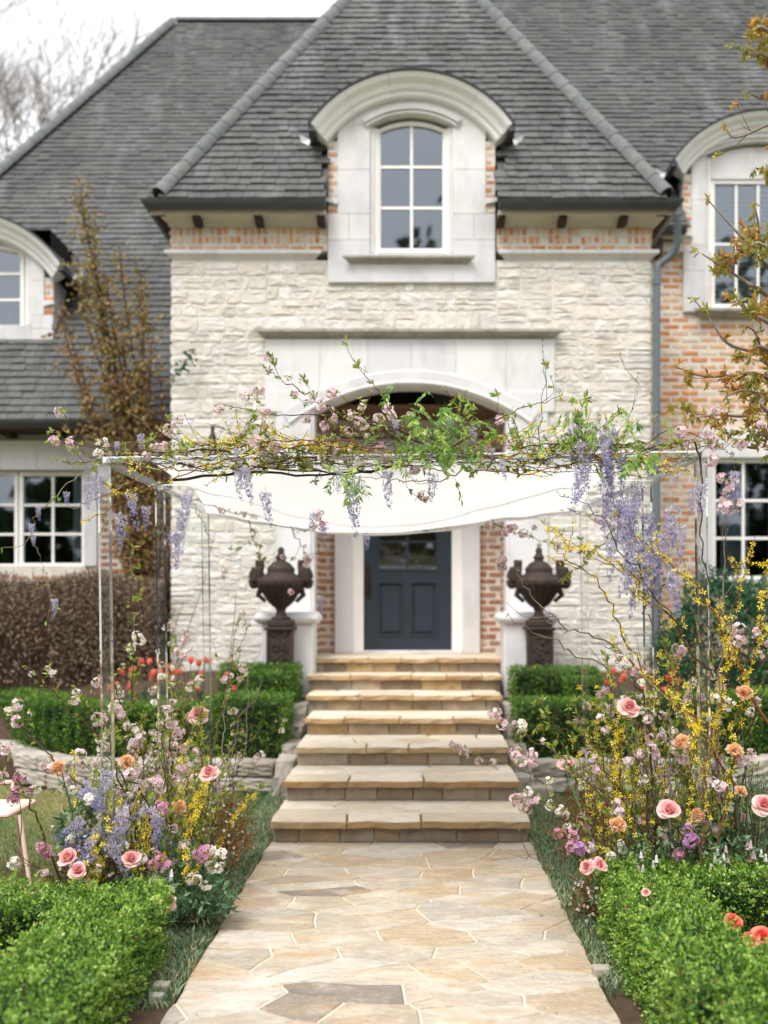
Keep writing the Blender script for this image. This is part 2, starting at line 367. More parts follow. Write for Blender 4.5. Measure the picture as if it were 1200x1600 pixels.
def special():
    m = bpy.data.materials.new('canopy_cloth'); m.use_nodes = True; t = m.node_tree; N = t.nodes; L = t.links
    bs = N['Principled BSDF']; bs.inputs['Base Color'].default_value = (.76, .75, .74, 1); bs.inputs['Roughness'].default_value = .9; bs.inputs['Specular IOR Level'].default_value = .1
    tr = N.new('ShaderNodeBsdfTranslucent'); tr.inputs[0].default_value = (.72, .71, .69, 1)
    geo = N.new('ShaderNodeNewGeometry'); wv = N.new('ShaderNodeTexNoise'); wv.inputs['Scale'].default_value = 500; L.new(geo.outputs['Position'], wv.inputs['Vector'])
    bp = N.new('ShaderNodeBump'); bp.inputs['Strength'].default_value = .12; bp.inputs['Distance'].default_value = .002; L.new(wv.outputs[0], bp.inputs['Height'])
    mpc = N.new('ShaderNodeMapping'); mpc.inputs['Scale'].default_value = (1.2, 3.4, 2); L.new(geo.outputs['Position'], mpc.inputs[0]); wc = N.new('ShaderNodeTexNoise'); wc.inputs['Scale'].default_value = 3.2; wc.inputs['Detail'].default_value = 4; L.new(mpc.outputs[0], wc.inputs['Vector'])
    bc = N.new('ShaderNodeBump'); bc.inputs['Strength'].default_value = .7; bc.inputs['Distance'].default_value = .05; L.new(wc.outputs[0], bc.inputs['Height']); L.new(bc.outputs[0], bp.inputs['Normal']); L.new(bp.outputs[0], bs.inputs['Normal'])
    ms = N.new('ShaderNodeMixShader'); ms.inputs[0].default_value = .55
    L.new(bs.outputs[0], ms.inputs[1]); L.new(tr.outputs[0], ms.inputs[2]); L.new(ms.outputs[0], N['Material Output'].inputs[0])
    M['cloth'] = m
    m = bpy.data.materials.new('clear_acrylic'); m.use_nodes = True; t = m.node_tree; N = t.nodes; L = t.links
    bs = N['Principled BSDF']; bs.inputs['Base Color'].default_value = (.95, .97, .975, 1); bs.inputs['Transmission Weight'].default_value = .98565
    bs.inputs['Roughness'].default_value = .015; bs.inputs['IOR'].default_value = 1.49
    geo = N.new('ShaderNodeNewGeometry'); nz = N.new('ShaderNodeTexNoise'); nz.inputs['Scale'].default_value = 30; L.new(geo.outputs['Position'], nz.inputs['Vector'])
    mr = N.new('ShaderNodeMapRange'); mr.inputs[3].default_value = .0; mr.inputs[4].default_value = .025; L.new(nz.outputs[0], mr.inputs[0]); L.new(mr.outputs[0], bs.inputs['Roughness'])
    M['acrylic'] = m
    m = bpy.data.materials.new('thin_acrylic_sheet'); m.use_nodes = True; t = m.node_tree; N = t.nodes; L = t.links
    gl = N.new('ShaderNodeBsdfGlossy'); gl.inputs['Roughness'].default_value = .03
    tp = N.new('ShaderNodeBsdfTransparent'); tp.inputs[0].default_value = (.97, .985, .985, 1)
    df = N.new('ShaderNodeBsdfDiffuse'); df.inputs[0].default_value = (.72, .72, .74, 1)
    m0 = N.new('ShaderNodeMixShader'); m0.inputs[0].default_value = .4; L.new(tp.outputs[0], m0.inputs[1]); L.new(df.outputs[0], m0.inputs[2])
    fr = N.new('ShaderNodeFresnel'); fr.inputs[0].default_value = 1.49
    fm = N.new('ShaderNodeMath'); fm.operation = 'MULTIPLY'; fm.inputs[1].default_value = .45; L.new(fr.outputs[0], fm.inputs[0]); ms = N.new('ShaderNodeMixShader'); L.new(fm.outputs[0], ms.inputs[0]); L.new(m0.outputs[0], ms.inputs[1]); L.new(gl.outputs[0], ms.inputs[2]); L.new(ms.outputs[0], N['Material Output'].inputs[0])
    M['sheet'] = m
    for nm, add in (('window_glass', .06), ('shaded_window_glass', .05)):
        m = bpy.data.materials.new(nm); m.use_nodes = True; t = m.node_tree; N = t.nodes; L = t.links
        gl = N.new('ShaderNodeBsdfGlossy'); gl.inputs['Roughness'].default_value = .02; gl.inputs[0].default_value = (.86, .92, 1, 1)
        tp = N.new('ShaderNodeBsdfTransparent'); tp.inputs[0].default_value = (.8, .84, .86, 1)
        fr = N.new('ShaderNodeFresnel'); fr.inputs[0].default_value = 1.5
        ad = N.new('ShaderNodeMath'); ad.operation = 'ADD'; ad.inputs[1].default_value = add; L.new(fr.outputs[0], ad.inputs[0])
        ms = N.new('ShaderNodeMixShader'); L.new(ad.outputs[0], ms.inputs[0]); L.new(tp.outputs[0], ms.inputs[1]); L.new(gl.outputs[0], ms.inputs[2]); L.new(ms.outputs[0], N['Material Output'].inputs[0])
        M[nm] = m
special()

def inframe(c):
    if c[1] < .5: return False
    px = CX + c[0] * FL / c[1]; py = HY - (c[2] - CZ) * FL / c[1]
    return -10 < px < 1210 and -10 < py < 1610

def pieces_inst(items, variants, name, stuffname, mats, parent, limit):
    """items: (centre, R(3x3 np), scale(3), variant). the largest in view become objects, the rest one mesh"""
    def key(it):
        return (0 if inframe(it[0]) else 1, it[0][1] / (it[2][0] * it[2][1]) ** .5)
    items = sorted(items, key=key)
    meshes = []
    for v in variants:
        meshes.append(v.mesh(name, mats))
    for it in items[:limit]:
        inst(name, meshes[it[3]], parent, it[0], it[1], it[2])
    rest = items[limit:]
    if rest:
        b = B()
        for it in rest:
            v = variants[it[3]]
            VV = np.concatenate(v.v) * np.asarray(it[2]); VV = VV @ np.asarray(it[1]).T + it[0]
            li = np.concatenate(v.li); lc = np.concatenate(v.lc)
            b.v.append(VV.astype(np.float32)); b.li.append(li + b.n); b.lc.append(lc); b.n += len(VV)
            b.var.append(np.concatenate(v.var)); b.mi.append(np.concatenate(v.mi)); b.sm.append(np.concatenate(v.sm))
        part(b, stuffname, mats, parent, kind='stuff')
def pieces_mesh(items, name, stuffname, mats, parent, limit):
    """items: (V,F,var,sm) unique meshes in world coordinates"""
    def key(it):
        V = np.asarray(it[0]); c = V.mean(0); s = np.prod(np.sort(np.ptp(V, axis=0))[1:]) ** .5
        return (0 if inframe(c) else 1, c[1] / (s + 1e-6))
    items = sorted(items, key=key)
    for V, F, var, sm in items[:limit]:
        b = B(); b.add(V, F, var, 0, sm)
        c = np.asarray(V).mean(0); part(b, name, mats, parent, base=c)
    if items[limit:]:
        b = B()
        for V, F, var, sm in items[limit:]: b.add(V, F, var, 0, sm)
        part(b, stuffname, mats, parent, kind='stuff')
# ------------------------------------------------------------------ ground, path, steps
I3 = np.eye(3)
g = B(); g.add([(-400, -400, -.03), (400, -400, -.03), (400, 600, -.03), (-400, 600, -.03)], [(0, 1, 2, 3)])
part(g, 'ground', M['turf'], kind='structure')

def clip_poly(P, n, d):
    """keep points with n.p <= d"""
    out = []
    for i in range(len(P)):
        a = P[i]; c = P[(i + 1) % len(P)]
        da = a @ n - d; dc = c @ n - d
        if da <= 0: out.append(a)
        if da * dc < 0: out.append(a + (c - a) * (da / (da - dc)))
    return out
def voronoi(x0, x1, y0, y1, cw, ch, asp, gap, rnd, jit=.42):
    """irregular flag polygons in a rectangle"""
    nx = max(1, round((x1 - x0) / cw)); ny = max(1, round((y1 - y0) / ch)); S = []
    for j in range(ny):
        off = rnd.uniform(-.3, .3)
        for i in range(nx + (1 if j % 2 else 0)):
            S.append((x0 + (i + .5 - (.5 if j % 2 else 0) + off + rnd.uniform(-jit, jit)) * (x1 - x0) / nx, y0 + (j + .5 + rnd.uniform(-jit, jit)) * (y1 - y0) / ny))
    S = [q for q in S if rnd.random() > .1]
    S = np.array(S) * np.array([1, asp]); cells = []
    lo = np.array([x0, y0 * asp]); hi = np.array([x1, y1 * asp])
    for i, s in enumerate(S):
        P = [np.array([lo[0], lo[1]]), np.array([hi[0], lo[1]]), np.array([hi[0], hi[1]]), np.array([lo[0], hi[1]])]
        dd = np.linalg.norm(S - s, axis=1); o = np.argsort(dd)[1:14]
        for k in o:
            n = S[k] - s; L = np.linalg.norm(n)
            if L < 1e-6: continue
            n = n / L; P = clip_poly(P, n, s @ n + L / 2 - gap / 2)
            if len(P) < 3: break
        if len(P) >= 3:
            P = np.array(P) / np.array([1, asp])
            a = .5 * abs(np.dot(P[:, 0], np.roll(P[:, 1], -1)) - np.dot(P[:, 1], np.roll(P[:, 0], -1)))
            if a > .004: cells.append(P)
    return cells
def wob(x, y, s=7., k=0.):
    return math.sin(x * s + 1.3 * k + 2 * math.sin(y * s * .7 + k)) * .6 + math.sin(y * s * 1.9 + x * s * 1.3 + k) * .4
def flagstone(P, z0, z1, rnd, amp=.012, lift=.002, side=None):
    """slab from polygon: noisy outline, worn rounded rim"""
    n = len(P); Q = []
    for i in range(n):
        a = P[i]; c = P[(i + 1) % n]; L = np.linalg.norm(c - a); m = max(1, int(L / .07))
        for t in range(m):
            p = a + (c - a) * t / m
            Q.append(p + np.array([wob(p[0], p[1], 9, 1), wob(p[1], p[0], 9, 4)]) * amp)
    Q = np.array(Q); c = Q.mean(0); m = len(Q)
    tilt = np.array([rnd.uniform(-1, 1), rnd.uniform(-1, 1)]) * .004
    def z(p, h): return h + (p - c) @ tilt
    ins = Q + (c - Q) / (np.linalg.norm(c - Q, axis=1, keepdims=True) + 1e-6) * .008
    V = [(p[0], p[1], z0) for p in Q] + [(p[0], p[1], z(p, z1 - .005)) for p in Q] + [(p[0], p[1], z(p, z1 + lift)) for p in ins]
    F = [(i, (i + 1) % m, m + (i + 1) % m, m + i) for i in range(m)] + [(m + i, m + (i + 1) % m, 2 * m + (i + 1) % m, 2 * m + i) for i in range(m)]
    F.append(tuple(range(2 * m, 3 * m)))
    return V, F, rnd.random(), False

XL, XR = -.985, .815
path = root('path', (0, 3, 0), kind='structure')
b = B(); box(b, XL + .006, XR - .006, -3, 6.63, -.1, -.0035); part(b, 'mortar_bed', M['flagmortar'], path)
rp = random.Random(5)
its = []
for P in voronoi(XL, XR, -3, 2.9, .5, .34, 1.5, .014, rp): its.append(flagstone(P, -.03, .002, rp))
for P in voronoi(XL, XR, 2.9, 6.62, .36, .2, 1.75, .011, rp, .5): its.append(flagstone(P, -.03, .002, rp))
for i, it in enumerate(its):
    v = it[2]
    A_ = np.ptp(np.asarray(it[0])[:, 0]) * np.ptp(np.asarray(it[0])[:, 1])
    if .54 < v < .72 and A_ > .13: v = R.choice((.2, .4, .8, .95))
    its[i] = (it[0], it[1], v, False)
pieces_mesh(its, 'flagstone', 'flagstones', M['flag'], path, 300)

YS = [6.62, 7.30, 8.02, 8.78, 9.42, 10.0, 10.5, 11.75]
steps = root('stone_steps', (0, 7, 0), kind='structure')
core = B()
for k in range(7):
    ex = 0 if k < 4 else .06 * (k - 3) + (.02 if k == 6 else 0)
    xl, xr = XL - ex, XR + ex
    y0, y1, z = YS[k], YS[k + 1], .15 * (k + 1)
    box(core, xl + .02, xr - .02, y0 + .035 + .001 * k, 11.7 - .003 * k, -.05, z - .043 - .001 * k)
    yb = y1 + .05
    # thick nosing stones in front, thinner tread stones behind
    x = xl; rr = random.Random(40 + k); nos = []
    while x < xr - .01:
        w = min(rr.uniform(.34, .74), xr - x)
        if xr - x - w < .2: w = xr - x
        dpt = rr.uniform(.24, .40)
        P = np.array([(x + .003, y0 - .035 + rr.uniform(-.008, .008)), (x + w - .003, y0 - .035 + rr.uniform(-.008, .008)), (x + w - .003, y0 + dpt + rr.uniform(-.03, .03)), (x + .003, y0 + dpt + rr.uniform(-.03, .03))])
        V, F, va, _ = flagstone(P, z - .043, z, rr, .008)
        V = [(a, c + (wob(a, e * 9, 22) * .010 if c < y0 + .03 else 0), e + (wob(a, k, 13) * .004 if c < y0 + .03 else 0)) for a, c, e in V]
        nos.append((V, F, va, False)); x += w
    for it in nos:
        bb = B(); Fs = it[1]; bb.add(it[0], Fs[:-1], it[2], 1); bb.add(it[0], Fs[-1:], it[2], 0); part(bb, 'nosing_stone', [M['tread'], M['nosing']], steps, base=np.mean(it[0], 0))
    for P in voronoi(xl + .004, xr - .004, y0 + .22, yb, .44, .26, 1.8, .012, rr):
        V, F, va, _ = flagstone(P, z - .04, z - .0035, rr)
        bb = B(); bb.add(V, F, va); part(bb, 'tread_stone', M['tread'], steps, base=np.mean(V, 0))
    # riser stones
    x = xl + .02
    while x < xr - .03:
        w = min(rr.uniform(.16, .46), xr - .02 - x)
        if xr - .02 - x - w < .12: w = xr - .02 - x
        sl = rr.uniform(-.03, .03); g_ = .006
        zb, zt = z - .15 + .004, z - .046; yy = y0 + .012 + rr.uniform(0, .008)
        V = [(x + g_, y0 + .06, zb), (x + w - g_, y0 + .06, zb), (x + w - g_ + sl * (x + w < xr - .05), y0 + .06, zt), (x + g_, y0 + .06, zt),
             (x + g_, yy, zb), (x + w - g_, yy, zb), (x + w - g_ , yy, zt), (x + g_, yy, zt)]
        bb = B(); bb.add(V, [(4, 5, 6, 7), (0, 4, 7, 3), (5, 1, 2, 6), (7, 6, 2, 3), (0, 1, 5, 4)], rr.random()); part(bb, 'riser_stone', M['riser'], steps, base=np.mean(V, 0))
        x += w
part(core, 'mortar_core', M['flagmortar'], steps)

# raised beds left and right of the steps, soil
def sheet(pts, name, m, kind='structure'):
    bb = B(); bb.add(pts, [tuple(range(len(pts)))]); return part(bb, name, m, kind=kind)
for s, nm in ((-1, 'garden_bed'), (1, 'garden_bed')):
    xi = XL - .02 if s < 0 else XR + .02
    xo = s * 9
    b = B()
    prof = [(8.52, -.05), (8.54, .2), (9.3, .26), (10.0, .6), (10.6, .9), (13.5, .95)]
    V = []; 
    for y, z in prof: V += [(xi, y, z), (xi + s * 1.9, y + (.0), z), (xo, y + 2.6 if y < 9 else max(y, 11.2 + (z)), z)]
    F = []
    for i in range(len(prof) - 1):
        for j in range(2): F.append((i * 3 + j, i * 3 + j + 1, i * 3 + j + 4, i * 3 + j + 3))
    b.add(V, F); part(b, nm, M['soil'], kind='structure')

def rock(c, s, rnd, n=2):
    """boulder-like block: subdivided box pulled to a worn shape"""
    bb = []; V = []; F = []; k = 6; idx = {}
    def p(i, j, l):
        key = (i, j, l)
        if key not in idx:
            u = np.array([i, j, l]) / (k / 2) - 1
            r = (abs(u) ** 11).sum() ** (1 / 11)
            u = u / max(r, 1e-6) * (1 if r > 0 else 0)
            nse = 1 + .05 * wob(u[0] * 2 + c[0] * 5, u[1] * 2 + u[2] * 3, 2.5, c[1] * 7) + .035 * wob(u[0] * 5 + c[0] * 3, u[2] * 5 + u[1] * 4, 3.1, c[0] * 3)
            idx[key] = len(V); V.append(np.asarray(c) + u * np.asarray(s) / 2 * nse)
        return idx[key]
    for a in range(k):
        for d in range(k):
            F += [(p(a, d, 0), p(a, d + 1, 0), p(a + 1, d + 1, 0), p(a + 1, d, 0)), (p(a, d, k), p(a + 1, d, k), p(a + 1, d + 1, k), p(a, d + 1, k)),
                  (p(a, 0, d), p(a + 1, 0, d), p(a + 1, 0, d + 1), p(a, 0, d + 1)), (p(a, k, d), p(a, k, d + 1), p(a + 1, k, d + 1), p(a + 1, k, d)),
                  (p(0, a, d), p(0, a, d + 1), p(0, a + 1, d + 1), p(0, a + 1, d)), (p(k, a, d), p(k, a + 1, d), p(k, a + 1, d + 1), p(k, a, d + 1))]
    return np.array(V), F, rnd.random(), True
def rotz(V, c, a):
    V = np.asarray(V) - c; ca, sa = math.cos(a), math.sin(a)
    return V @ np.array([[ca, sa, 0], [-sa, ca, 0], [0, 0, 1]]) + c
def low_wall(name, pts, label, courses, rnd, h=.135, dep=.26, z0=0.):
    t = root(name, (pts[0][0], pts[0][1], z0), label, 'garden wall')
    for ci in range(courses):
        pl = np.array(pts, float)
        for i in range(len(pl) - 1):
            a, c = pl[i], pl[i + 1]; L = np.linalg.norm(c - a); d = (c - a) / L; s = 0; ang = math.atan2(d[1], d[0])
            while s < L:
                w = min(rnd.uniform(.24, .5), L - s + .04)
                if w < .08: break
                p = a + d * (s + w / 2); zz = z0 + h * (ci + .5) + rnd.uniform(-.004, .004)
                cc = np.array([p[0] + rnd.uniform(-.012, .012), p[1] + .01 * ci + rnd.uniform(-.012, .012), zz])
                V, F, va, sm = rock(cc, (w * 1.0, dep, h * .98), rnd)
                V = V + np.random.default_rng(int(s * 1000) + ci).normal(0, .0035, V.shape)
                V = rotz(V, cc, ang); bb = B(); bb.add(V, F, va, 0, False); part(bb, 'block', M['edging'], t, base=cc)
                s += w
    return t
rw = random.Random(9)
low_wall('garden_wall', [(-1.2, 8.48), (-2.95, 8.5), (-3.6, 8.95), (-4.3, 10.0), (-5.6, 11.2)], 'low curved wall of pale rough blocks holding up the hedge beside the lawn with the chair', 2, rw)
low_wall('garden_wall', [(1.02, 8.48), (2.9, 8.5), (3.6, 8.95), (4.3, 10.0), (5.4, 11.0)], 'low pale block wall half hidden by the tall flowering branches beside the steps', 2, rw)
for s, xx, lab in ((-1, -1.11, 'stepped kerb of pale boulders between the steps and the clipped hedge nearest the lawn chair'), (1, .95, 'stepped kerb of pale boulders between the steps and the hedge beside the downpipe')):
    t = root('stone_kerb', (xx, 8.6, 0), lab, 'stone kerb')
    for k, (y, z, L) in enumerate([(8.25, .1, .34), (8.52, .2, .4), (8.9, .28, .46), (9.32, .4, .46), (9.72, .56, .4)]):
        cc = np.array([xx + rw.uniform(-.01, .01) + s * .03 * (k > 2), y, z - .05]); V, F, va, sm = rock(cc, (.17, L, .28), rw)
        bb = B(); bb.add(V, F, va, 0, False); part(bb, 'boulder', M['edging'], t, base=cc)
for (px, py, Y, s, lab) in [(252, 1548, 4.08, .055, 'larger pale rock at the foot of the box hedge on the lawn chair side'), (244, 1563, 3.98, .045, 'small flat pale pebble in the soil beside the hedge on the lawn chair side'),
                            (940, 1524, 4.26, .06, 'pale rounded rock between the path and the hedge with the coral flowers'), (843, 1205, 8.1, .16, 'pale rock beside the second step under the cherry blossom')]:
    cc = W(px, py, Y); cc[2] = s * .3
    V, F, va, sm = rock(cc, (s * 1.3, s, s * .8), rw); bb = B(); bb.add(V, F, va, 0, True)
    part(bb, 'rock', M['pebble'], label=lab, cat='rock', base=(cc[0], cc[1], 0))
# soil strips at the hedge feet
sheet([(-2.6, 2.0, .001), (-.99, 2.0, .001), (-.99, 4.2, .001), (-2.6, 4.6, .001)], 'soil_strip', M['soil'])
sheet([(.82, 2.0, .001), (3.0, 2.0, .001), (3.0, 4.9, .001), (.82, 4.25, .001)], 'soil_strip', M['soil'])

# grass blades and bluish ground cover
def blades(name, m, area, n, h, wdt, zf=0., varf=None, seed=1, clump=.0):
    r = np.random.default_rng(seed); x0, x1, y0, y1 = area
    P = np.stack([r.uniform(x0, x1, n), r.uniform(y0, y1, n), np.full(n, zf)], 1)
    if clump:
        k = n // 14; C = P[:k]; P = C[r.integers(0, k, n)] + np.stack([r.normal(0, clump, n), r.normal(0, clump, n), np.zeros(n)], 1)
        P = P[(P[:, 0] > x0 - .01) & (P[:, 0] < x1) & (P[:, 1] < y1)]; n = len(P)
    a = r.uniform(0, 2 * math.pi, n); hh = h * r.uniform(.4, 1.2, n); ln = r.normal(0, .5, (n, 2)) * hh[:, None]
    s = np.stack([np.cos(a), np.sin(a), np.zeros(n)], 1) * wdt * r.uniform(.6, 1.3, n)[:, None]
    T = P + np.stack([ln[:, 0], ln[:, 1], hh], 1); Mi = P + np.stack([ln[:, 0] * .35, ln[:, 1] * .35, hh * .55], 1)
    Q = np.stack([P - s, P + s, Mi + s * .8, Mi - s * .8], 1); Q2 = np.stack([Mi - s * .8, Mi + s * .8, T + s * .1, T - s * .1], 1)
    va = varf(P, r) if varf else r.random(n)
    b = B(); b.quads(Q, va); b.quads(Q2, va); part(b, name, m, kind='stuff')
def lawnvar(P, r):
    d = np.sin(P[:, 0] * 2.1 + np.sin(P[:, 1] * 1.7) * 2) * .5 + np.sin(P[:, 1] * 3.3 + P[:, 0] * 4.1) * .3
    near = np.where(P[:, 0] < 0, np.clip((P[:, 0] + 1.9) / .7, 0, 1), np.clip((1.7 - P[:, 0]) / .7, 0, 1))
    return np.clip(.5 + .25 * d - .45 * near + r.normal(0, .16, len(P)), 0, 1)
blades('grass', M['grass'], (-7.5, XL - .005, 3.9, 8.45), 120000, .035, .0032, 0, lawnvar, 1)
blades('grass', M['grass'], (XR + .005, 6.0, 4.0, 8.45), 90000, .035, .0032, 0, lawnvar, 2)
blades('ground_cover', M['creeper'], (-1.22, XL - .004, 3.95, 8.3), 14000, .04, .005, 0, None, 3, .05)
blades('ground_cover', M['creeper'], (XR + .004, 1.25, 4.1, 8.3), 13000, .04, .005, 0, None, 4, .05)
sheet([(-60, 8.0, -.015), (-4.5, 8.0, -.015), (-4.5, 60, -.015), (-60, 60, -.015)], 'lawn', M['turf'])
# ------------------------------------------------------------------ the house
YF = 10.6            # tower front
house = root('house', (0, YF, .9), 'white stone and brick house with steep slate roofs and arched dormers', 'house')
s_ = YF / FL
def zf(py): return PZ(py, YF)
def xf(px): return PX(px, YF)
TX0, TX1 = xf(266), xf(1018)

# brick variants: unit boxes (width x, depth y, height z) with chamfered worn faces
def brick_variants(n, seed):
    r = random.Random(seed); out = []
    for i in range(n):
        b = B(); j = lambda: r.uniform(-.03, .03)
        V = [(-.5, .5, -.5), (.5, .5, -.5), (.5, .5, .5), (-.5, .5, .5), (-.5 + j(), -.3, -.5 + j()), (.5 + j(), -.3, -.5 + j()), (.5 + j(), -.3, .5 + j()), (-.5 + j(), -.3, .5 + j()),
             (-.44 + j(), -.5, -.36 + j()), (.44 + j(), -.5, -.36 + j()), (.44 + j(), -.5, .36 + j()), (-.44 + j(), -.5, .36 + j())]
        F = [(0, 1, 5, 4), (1, 2, 6, 5), (2, 3, 7, 6), (3, 0, 4, 7), (4, 5, 9, 8), (5, 6, 10, 9), (6, 7, 11, 10), (7, 4, 8, 11), (8, 9, 10, 11)]
        b.add(V, F, (i + .5) / n); out.append(b)
    return out
BV = brick_variants(12, 3)
RY90 = np.array([[0, -1, 0], [1, 0, 0], [0, 0, 1.]])      # local x -> world y : walls facing -x
RYm90 = np.array([[0, 1, 0], [-1, 0, 0], [0, 0, 1.]])
def brick_rows(x0, x1, z0, z1, yf, bw=.205, bh=.056, gx=.03, gz=.027, dep=.05, rnd=R, holes=(), skip=.0):
    out = []; z = z0 + bh / 2; row = 0
    while z + bh / 2 < z1 + .001:
        x = x0 - (bw + gx) * (.5 if row % 2 else 0) + .0
        while x < x1:
            a, c = max(x, x0), min(x + bw, x1)
            cx = (a + c) / 2
            ok = c - a > .05 and not any(h[0] < cx < h[1] and h[2] < z < h[3] for h in holes)
            if ok and rnd.random() >= skip:
                out.append((np.array([cx, yf + rnd.uniform(-.004, .004), z + rnd.uniform(-.003, .003)]), I3, (c - a, dep, bh * rnd.uniform(.85, 1.08)), rnd.randrange(12)))
            x += bw + gx
        z += bh + gz; row += 1
    return out
def brick_side(yf0, yf1, z0, z1, x, rot, rnd=R):
    out = []
    for c, r_, s, v in brick_rows(yf0, yf1, z0, z1, 0): out.append((np.array([x + c[1], c[0], c[2]]), rot, s, v))
    return out

# ---- tower rubble wall
wall = B()
AX0, AX1 = xf(487), xf(795)          # arch opening
zspring, zapex = zf(645), zf(604)
hw = (AX1 - AX0) / 2; acx = (AX0 + AX1) / 2; rise = zapex - zspring
AR = (hw ** 2 + rise ** 2) / (2 * rise); acz = zapex - AR
def archz(x, r=AR, c=None): 
    q = r * r - (x - acx) ** 2
    return acz + math.sqrt(max(q, 0))
ZT = zf(407)
box(wall, TX0 + .02, xf(434), YF - .001, YF + .3, 0, ZT)
box(wall, xf(854), TX1 - .02, YF - .001, YF + .3, 0, ZT)
box(wall, xf(434), xf(854), YF - .001, YF + .3, zf(532), ZT)
box(wall, TX0 + .02, TX0 + .3, YF + .3, 13.2, 0, ZT)
box(wall, TX1 - .3, TX1 - .02, YF + .3, 13.2, 0, ZT)
swall = part(wall, 'stone_wall', M['mortar'], house)
rs = random.Random(21); st = []
def rubble(x0, x1, z0, z1, rnd, big=False):
    z = z0
    while z < z1 - .02:
        h = rnd.uniform(.09, .17) if not big else rnd.uniform(.08, .13)
        if z1 - z - h < .05: h = z1 - z
        x = x0
        while x < x1 - .01:
            w = rnd.uniform(.12, .38) if not big else rnd.uniform(.1, .24)
            if x1 - x - w < .1: w = x1 - x
            sub = [(x, x + w, z, z + h)]
            if h > .11 and rnd.random() < .4: m_ = z + h * rnd.uniform(.4, .6); sub = [(x, x + w, z, m_), (x, x + w, m_, z + h)]
            elif rnd.random() < .12: w = rnd.uniform(.07, .12); sub = [(x, x + w, z, z + h)]
            for q in sub: st.append(stone_mesh(*q, rnd))
            x += w
        z += h
def stone_mesh(x0, x1, z0, z1, rnd, yf=YF, gap=.006):
    x0 += gap; x1 -= gap; z0 += gap; z1 -= gap; c = .16 * min(x1 - x0, z1 - z0)
    j = lambda a: rnd.uniform(-a, a)
    P = [(x0 + c, z0), ((x0 + x1) / 2, z0 + j(.01)), (x1 - c, z0), (x1 + j(.004), z0 + c), (x1 + j(.004), z1 - c), (x1 - c, z1), ((x0 + x1) / 2, z1 + j(.01)), (x0 + c, z1), (x0 + j(.004), z1 - c), (x0 + j(.004), z0 + c)]
    cx, cz = (x0 + x1) / 2, (z0 + z1) / 2; n = len(P); pr = rnd.uniform(.005, .015)
    V = [(p[0], yf + .03, p[1]) for p in P] + [(p[0], yf + .004, p[1] ) for p in P]
    V += [(cx + (p[0] - cx) * .965 + j(.004), yf - pr * .8 + j(.004), cz + (p[1] - cz) * .9 + j(.003)) for p in P]
    V += [(cx + (p[0] - cx) * .6 + j(.012), yf - pr + j(.007), cz + (p[1] - cz) * .5 + j(.008)) for p in P]
    F = []
    for k in range(3):
        for i in range(n): F.append((k * n + i, k * n + (i + 1) % n, (k + 1) * n + (i + 1) % n, (k + 1) * n + i))
    F.append(tuple(range(3 * n, 4 * n)))
    V = [(x + .004 * wob(x, z, 3.1, 2), y, z + .005 * wob(z, x, 1.9, 6)) if y < yf + .02 or True else (x, y, z) for x, y, z in V]
    return (V, F, rnd.random(), False)
rubble(TX0, xf(431), .55, zf(646), rs); rubble(TX0, xf(418), zf(646), ZT - .02, rs)
rubble(xf(857), TX1, .55, zf(646), rs); rubble(xf(864), TX1, zf(646), ZT - .02, rs)
rubble(xf(418), xf(508), zf(518), ZT - .02, rs)
rubble(xf(776), xf(862), zf(518), ZT - .02, rs)
rubble(xf(508), xf(776), zf(486), zf(438), rs, True)
x = xf(508)                                               # upright stones standing on the hood mould
while x < xf(776) - .02:
    w = min(rs.uniform(.11, .24), xf(776) - x)
    if xf(776) - x - w < .08: w = xf(776) - x
    if w > .19: st.append(stone_mesh(x, x + w, zf(501), zf(486), rs)); st.append(stone_mesh(x, x + w, zf(517), zf(501), rs))
    else: st.append(stone_mesh(x, x + w, zf(517), zf(486), rs))
    x += w
pieces_mesh(st, 'stone', 'stones', M['stone'], swall, 300)

# ---- limestone door surround, hood mould, string course
ls = root('x', (0, 0, 0)); bpy.data.objects.remove(ls)
sur = B(); box(sur, xf(420), xf(860), YF + .28, YF + .33, zf(532), zf(531)); surround = part(sur, 'arch_surround', M['limestone'], house)
def block(x0, x1, z0, z1, y0=YF - .035, y1=YF + .3, par=None, v=None, m='limestone', nm='block', c=.005):
    b = B(); cbox(b, x0 + .0015, x1 - .0015, y0, y1, z0 + .0015, z1 - .0015, c, R.random() if v is None else v); return part(b, nm, M[m], par, base=((x0 + x1) / 2, y0, z0))
for (xa, xb) in ((xf(432), AX0), (AX1, xf(856))):
    z = .9
    for h in (.62, .5, .56, .48, .9):
        zt_ = min(z + h, zspring)
        if zt_ - z > .03: block(xa, xb, z, zt_, par=surround)
        z = zt_
    inner = 0
for xa, xb in ((xf(415), xf(487)), (xf(795), xf(866))): block(xa, xb, zspring, zf(612), par=surround, y0=YF - .04)
ztop = zf(531)
cuts = [xf(p) for p in (415, 500, 574, 643, 712, 790, 866)]
for i in range(6):
    a, c = cuts[i] + .0015, cuts[i + 1] - .0015
    b = B(); arcband(b, a, c, lambda x: archz(x) + .06 if abs(x - acx) < hw - .02 else zf(612), lambda x: ztop, YF - .03, YF + .28, 10, R.random()); part(b, 'block', M['limestone'], surround)
amax = math.asin(hw / AR)
NV = 9                                                     # arch ring voussoirs with a moulded inner edge
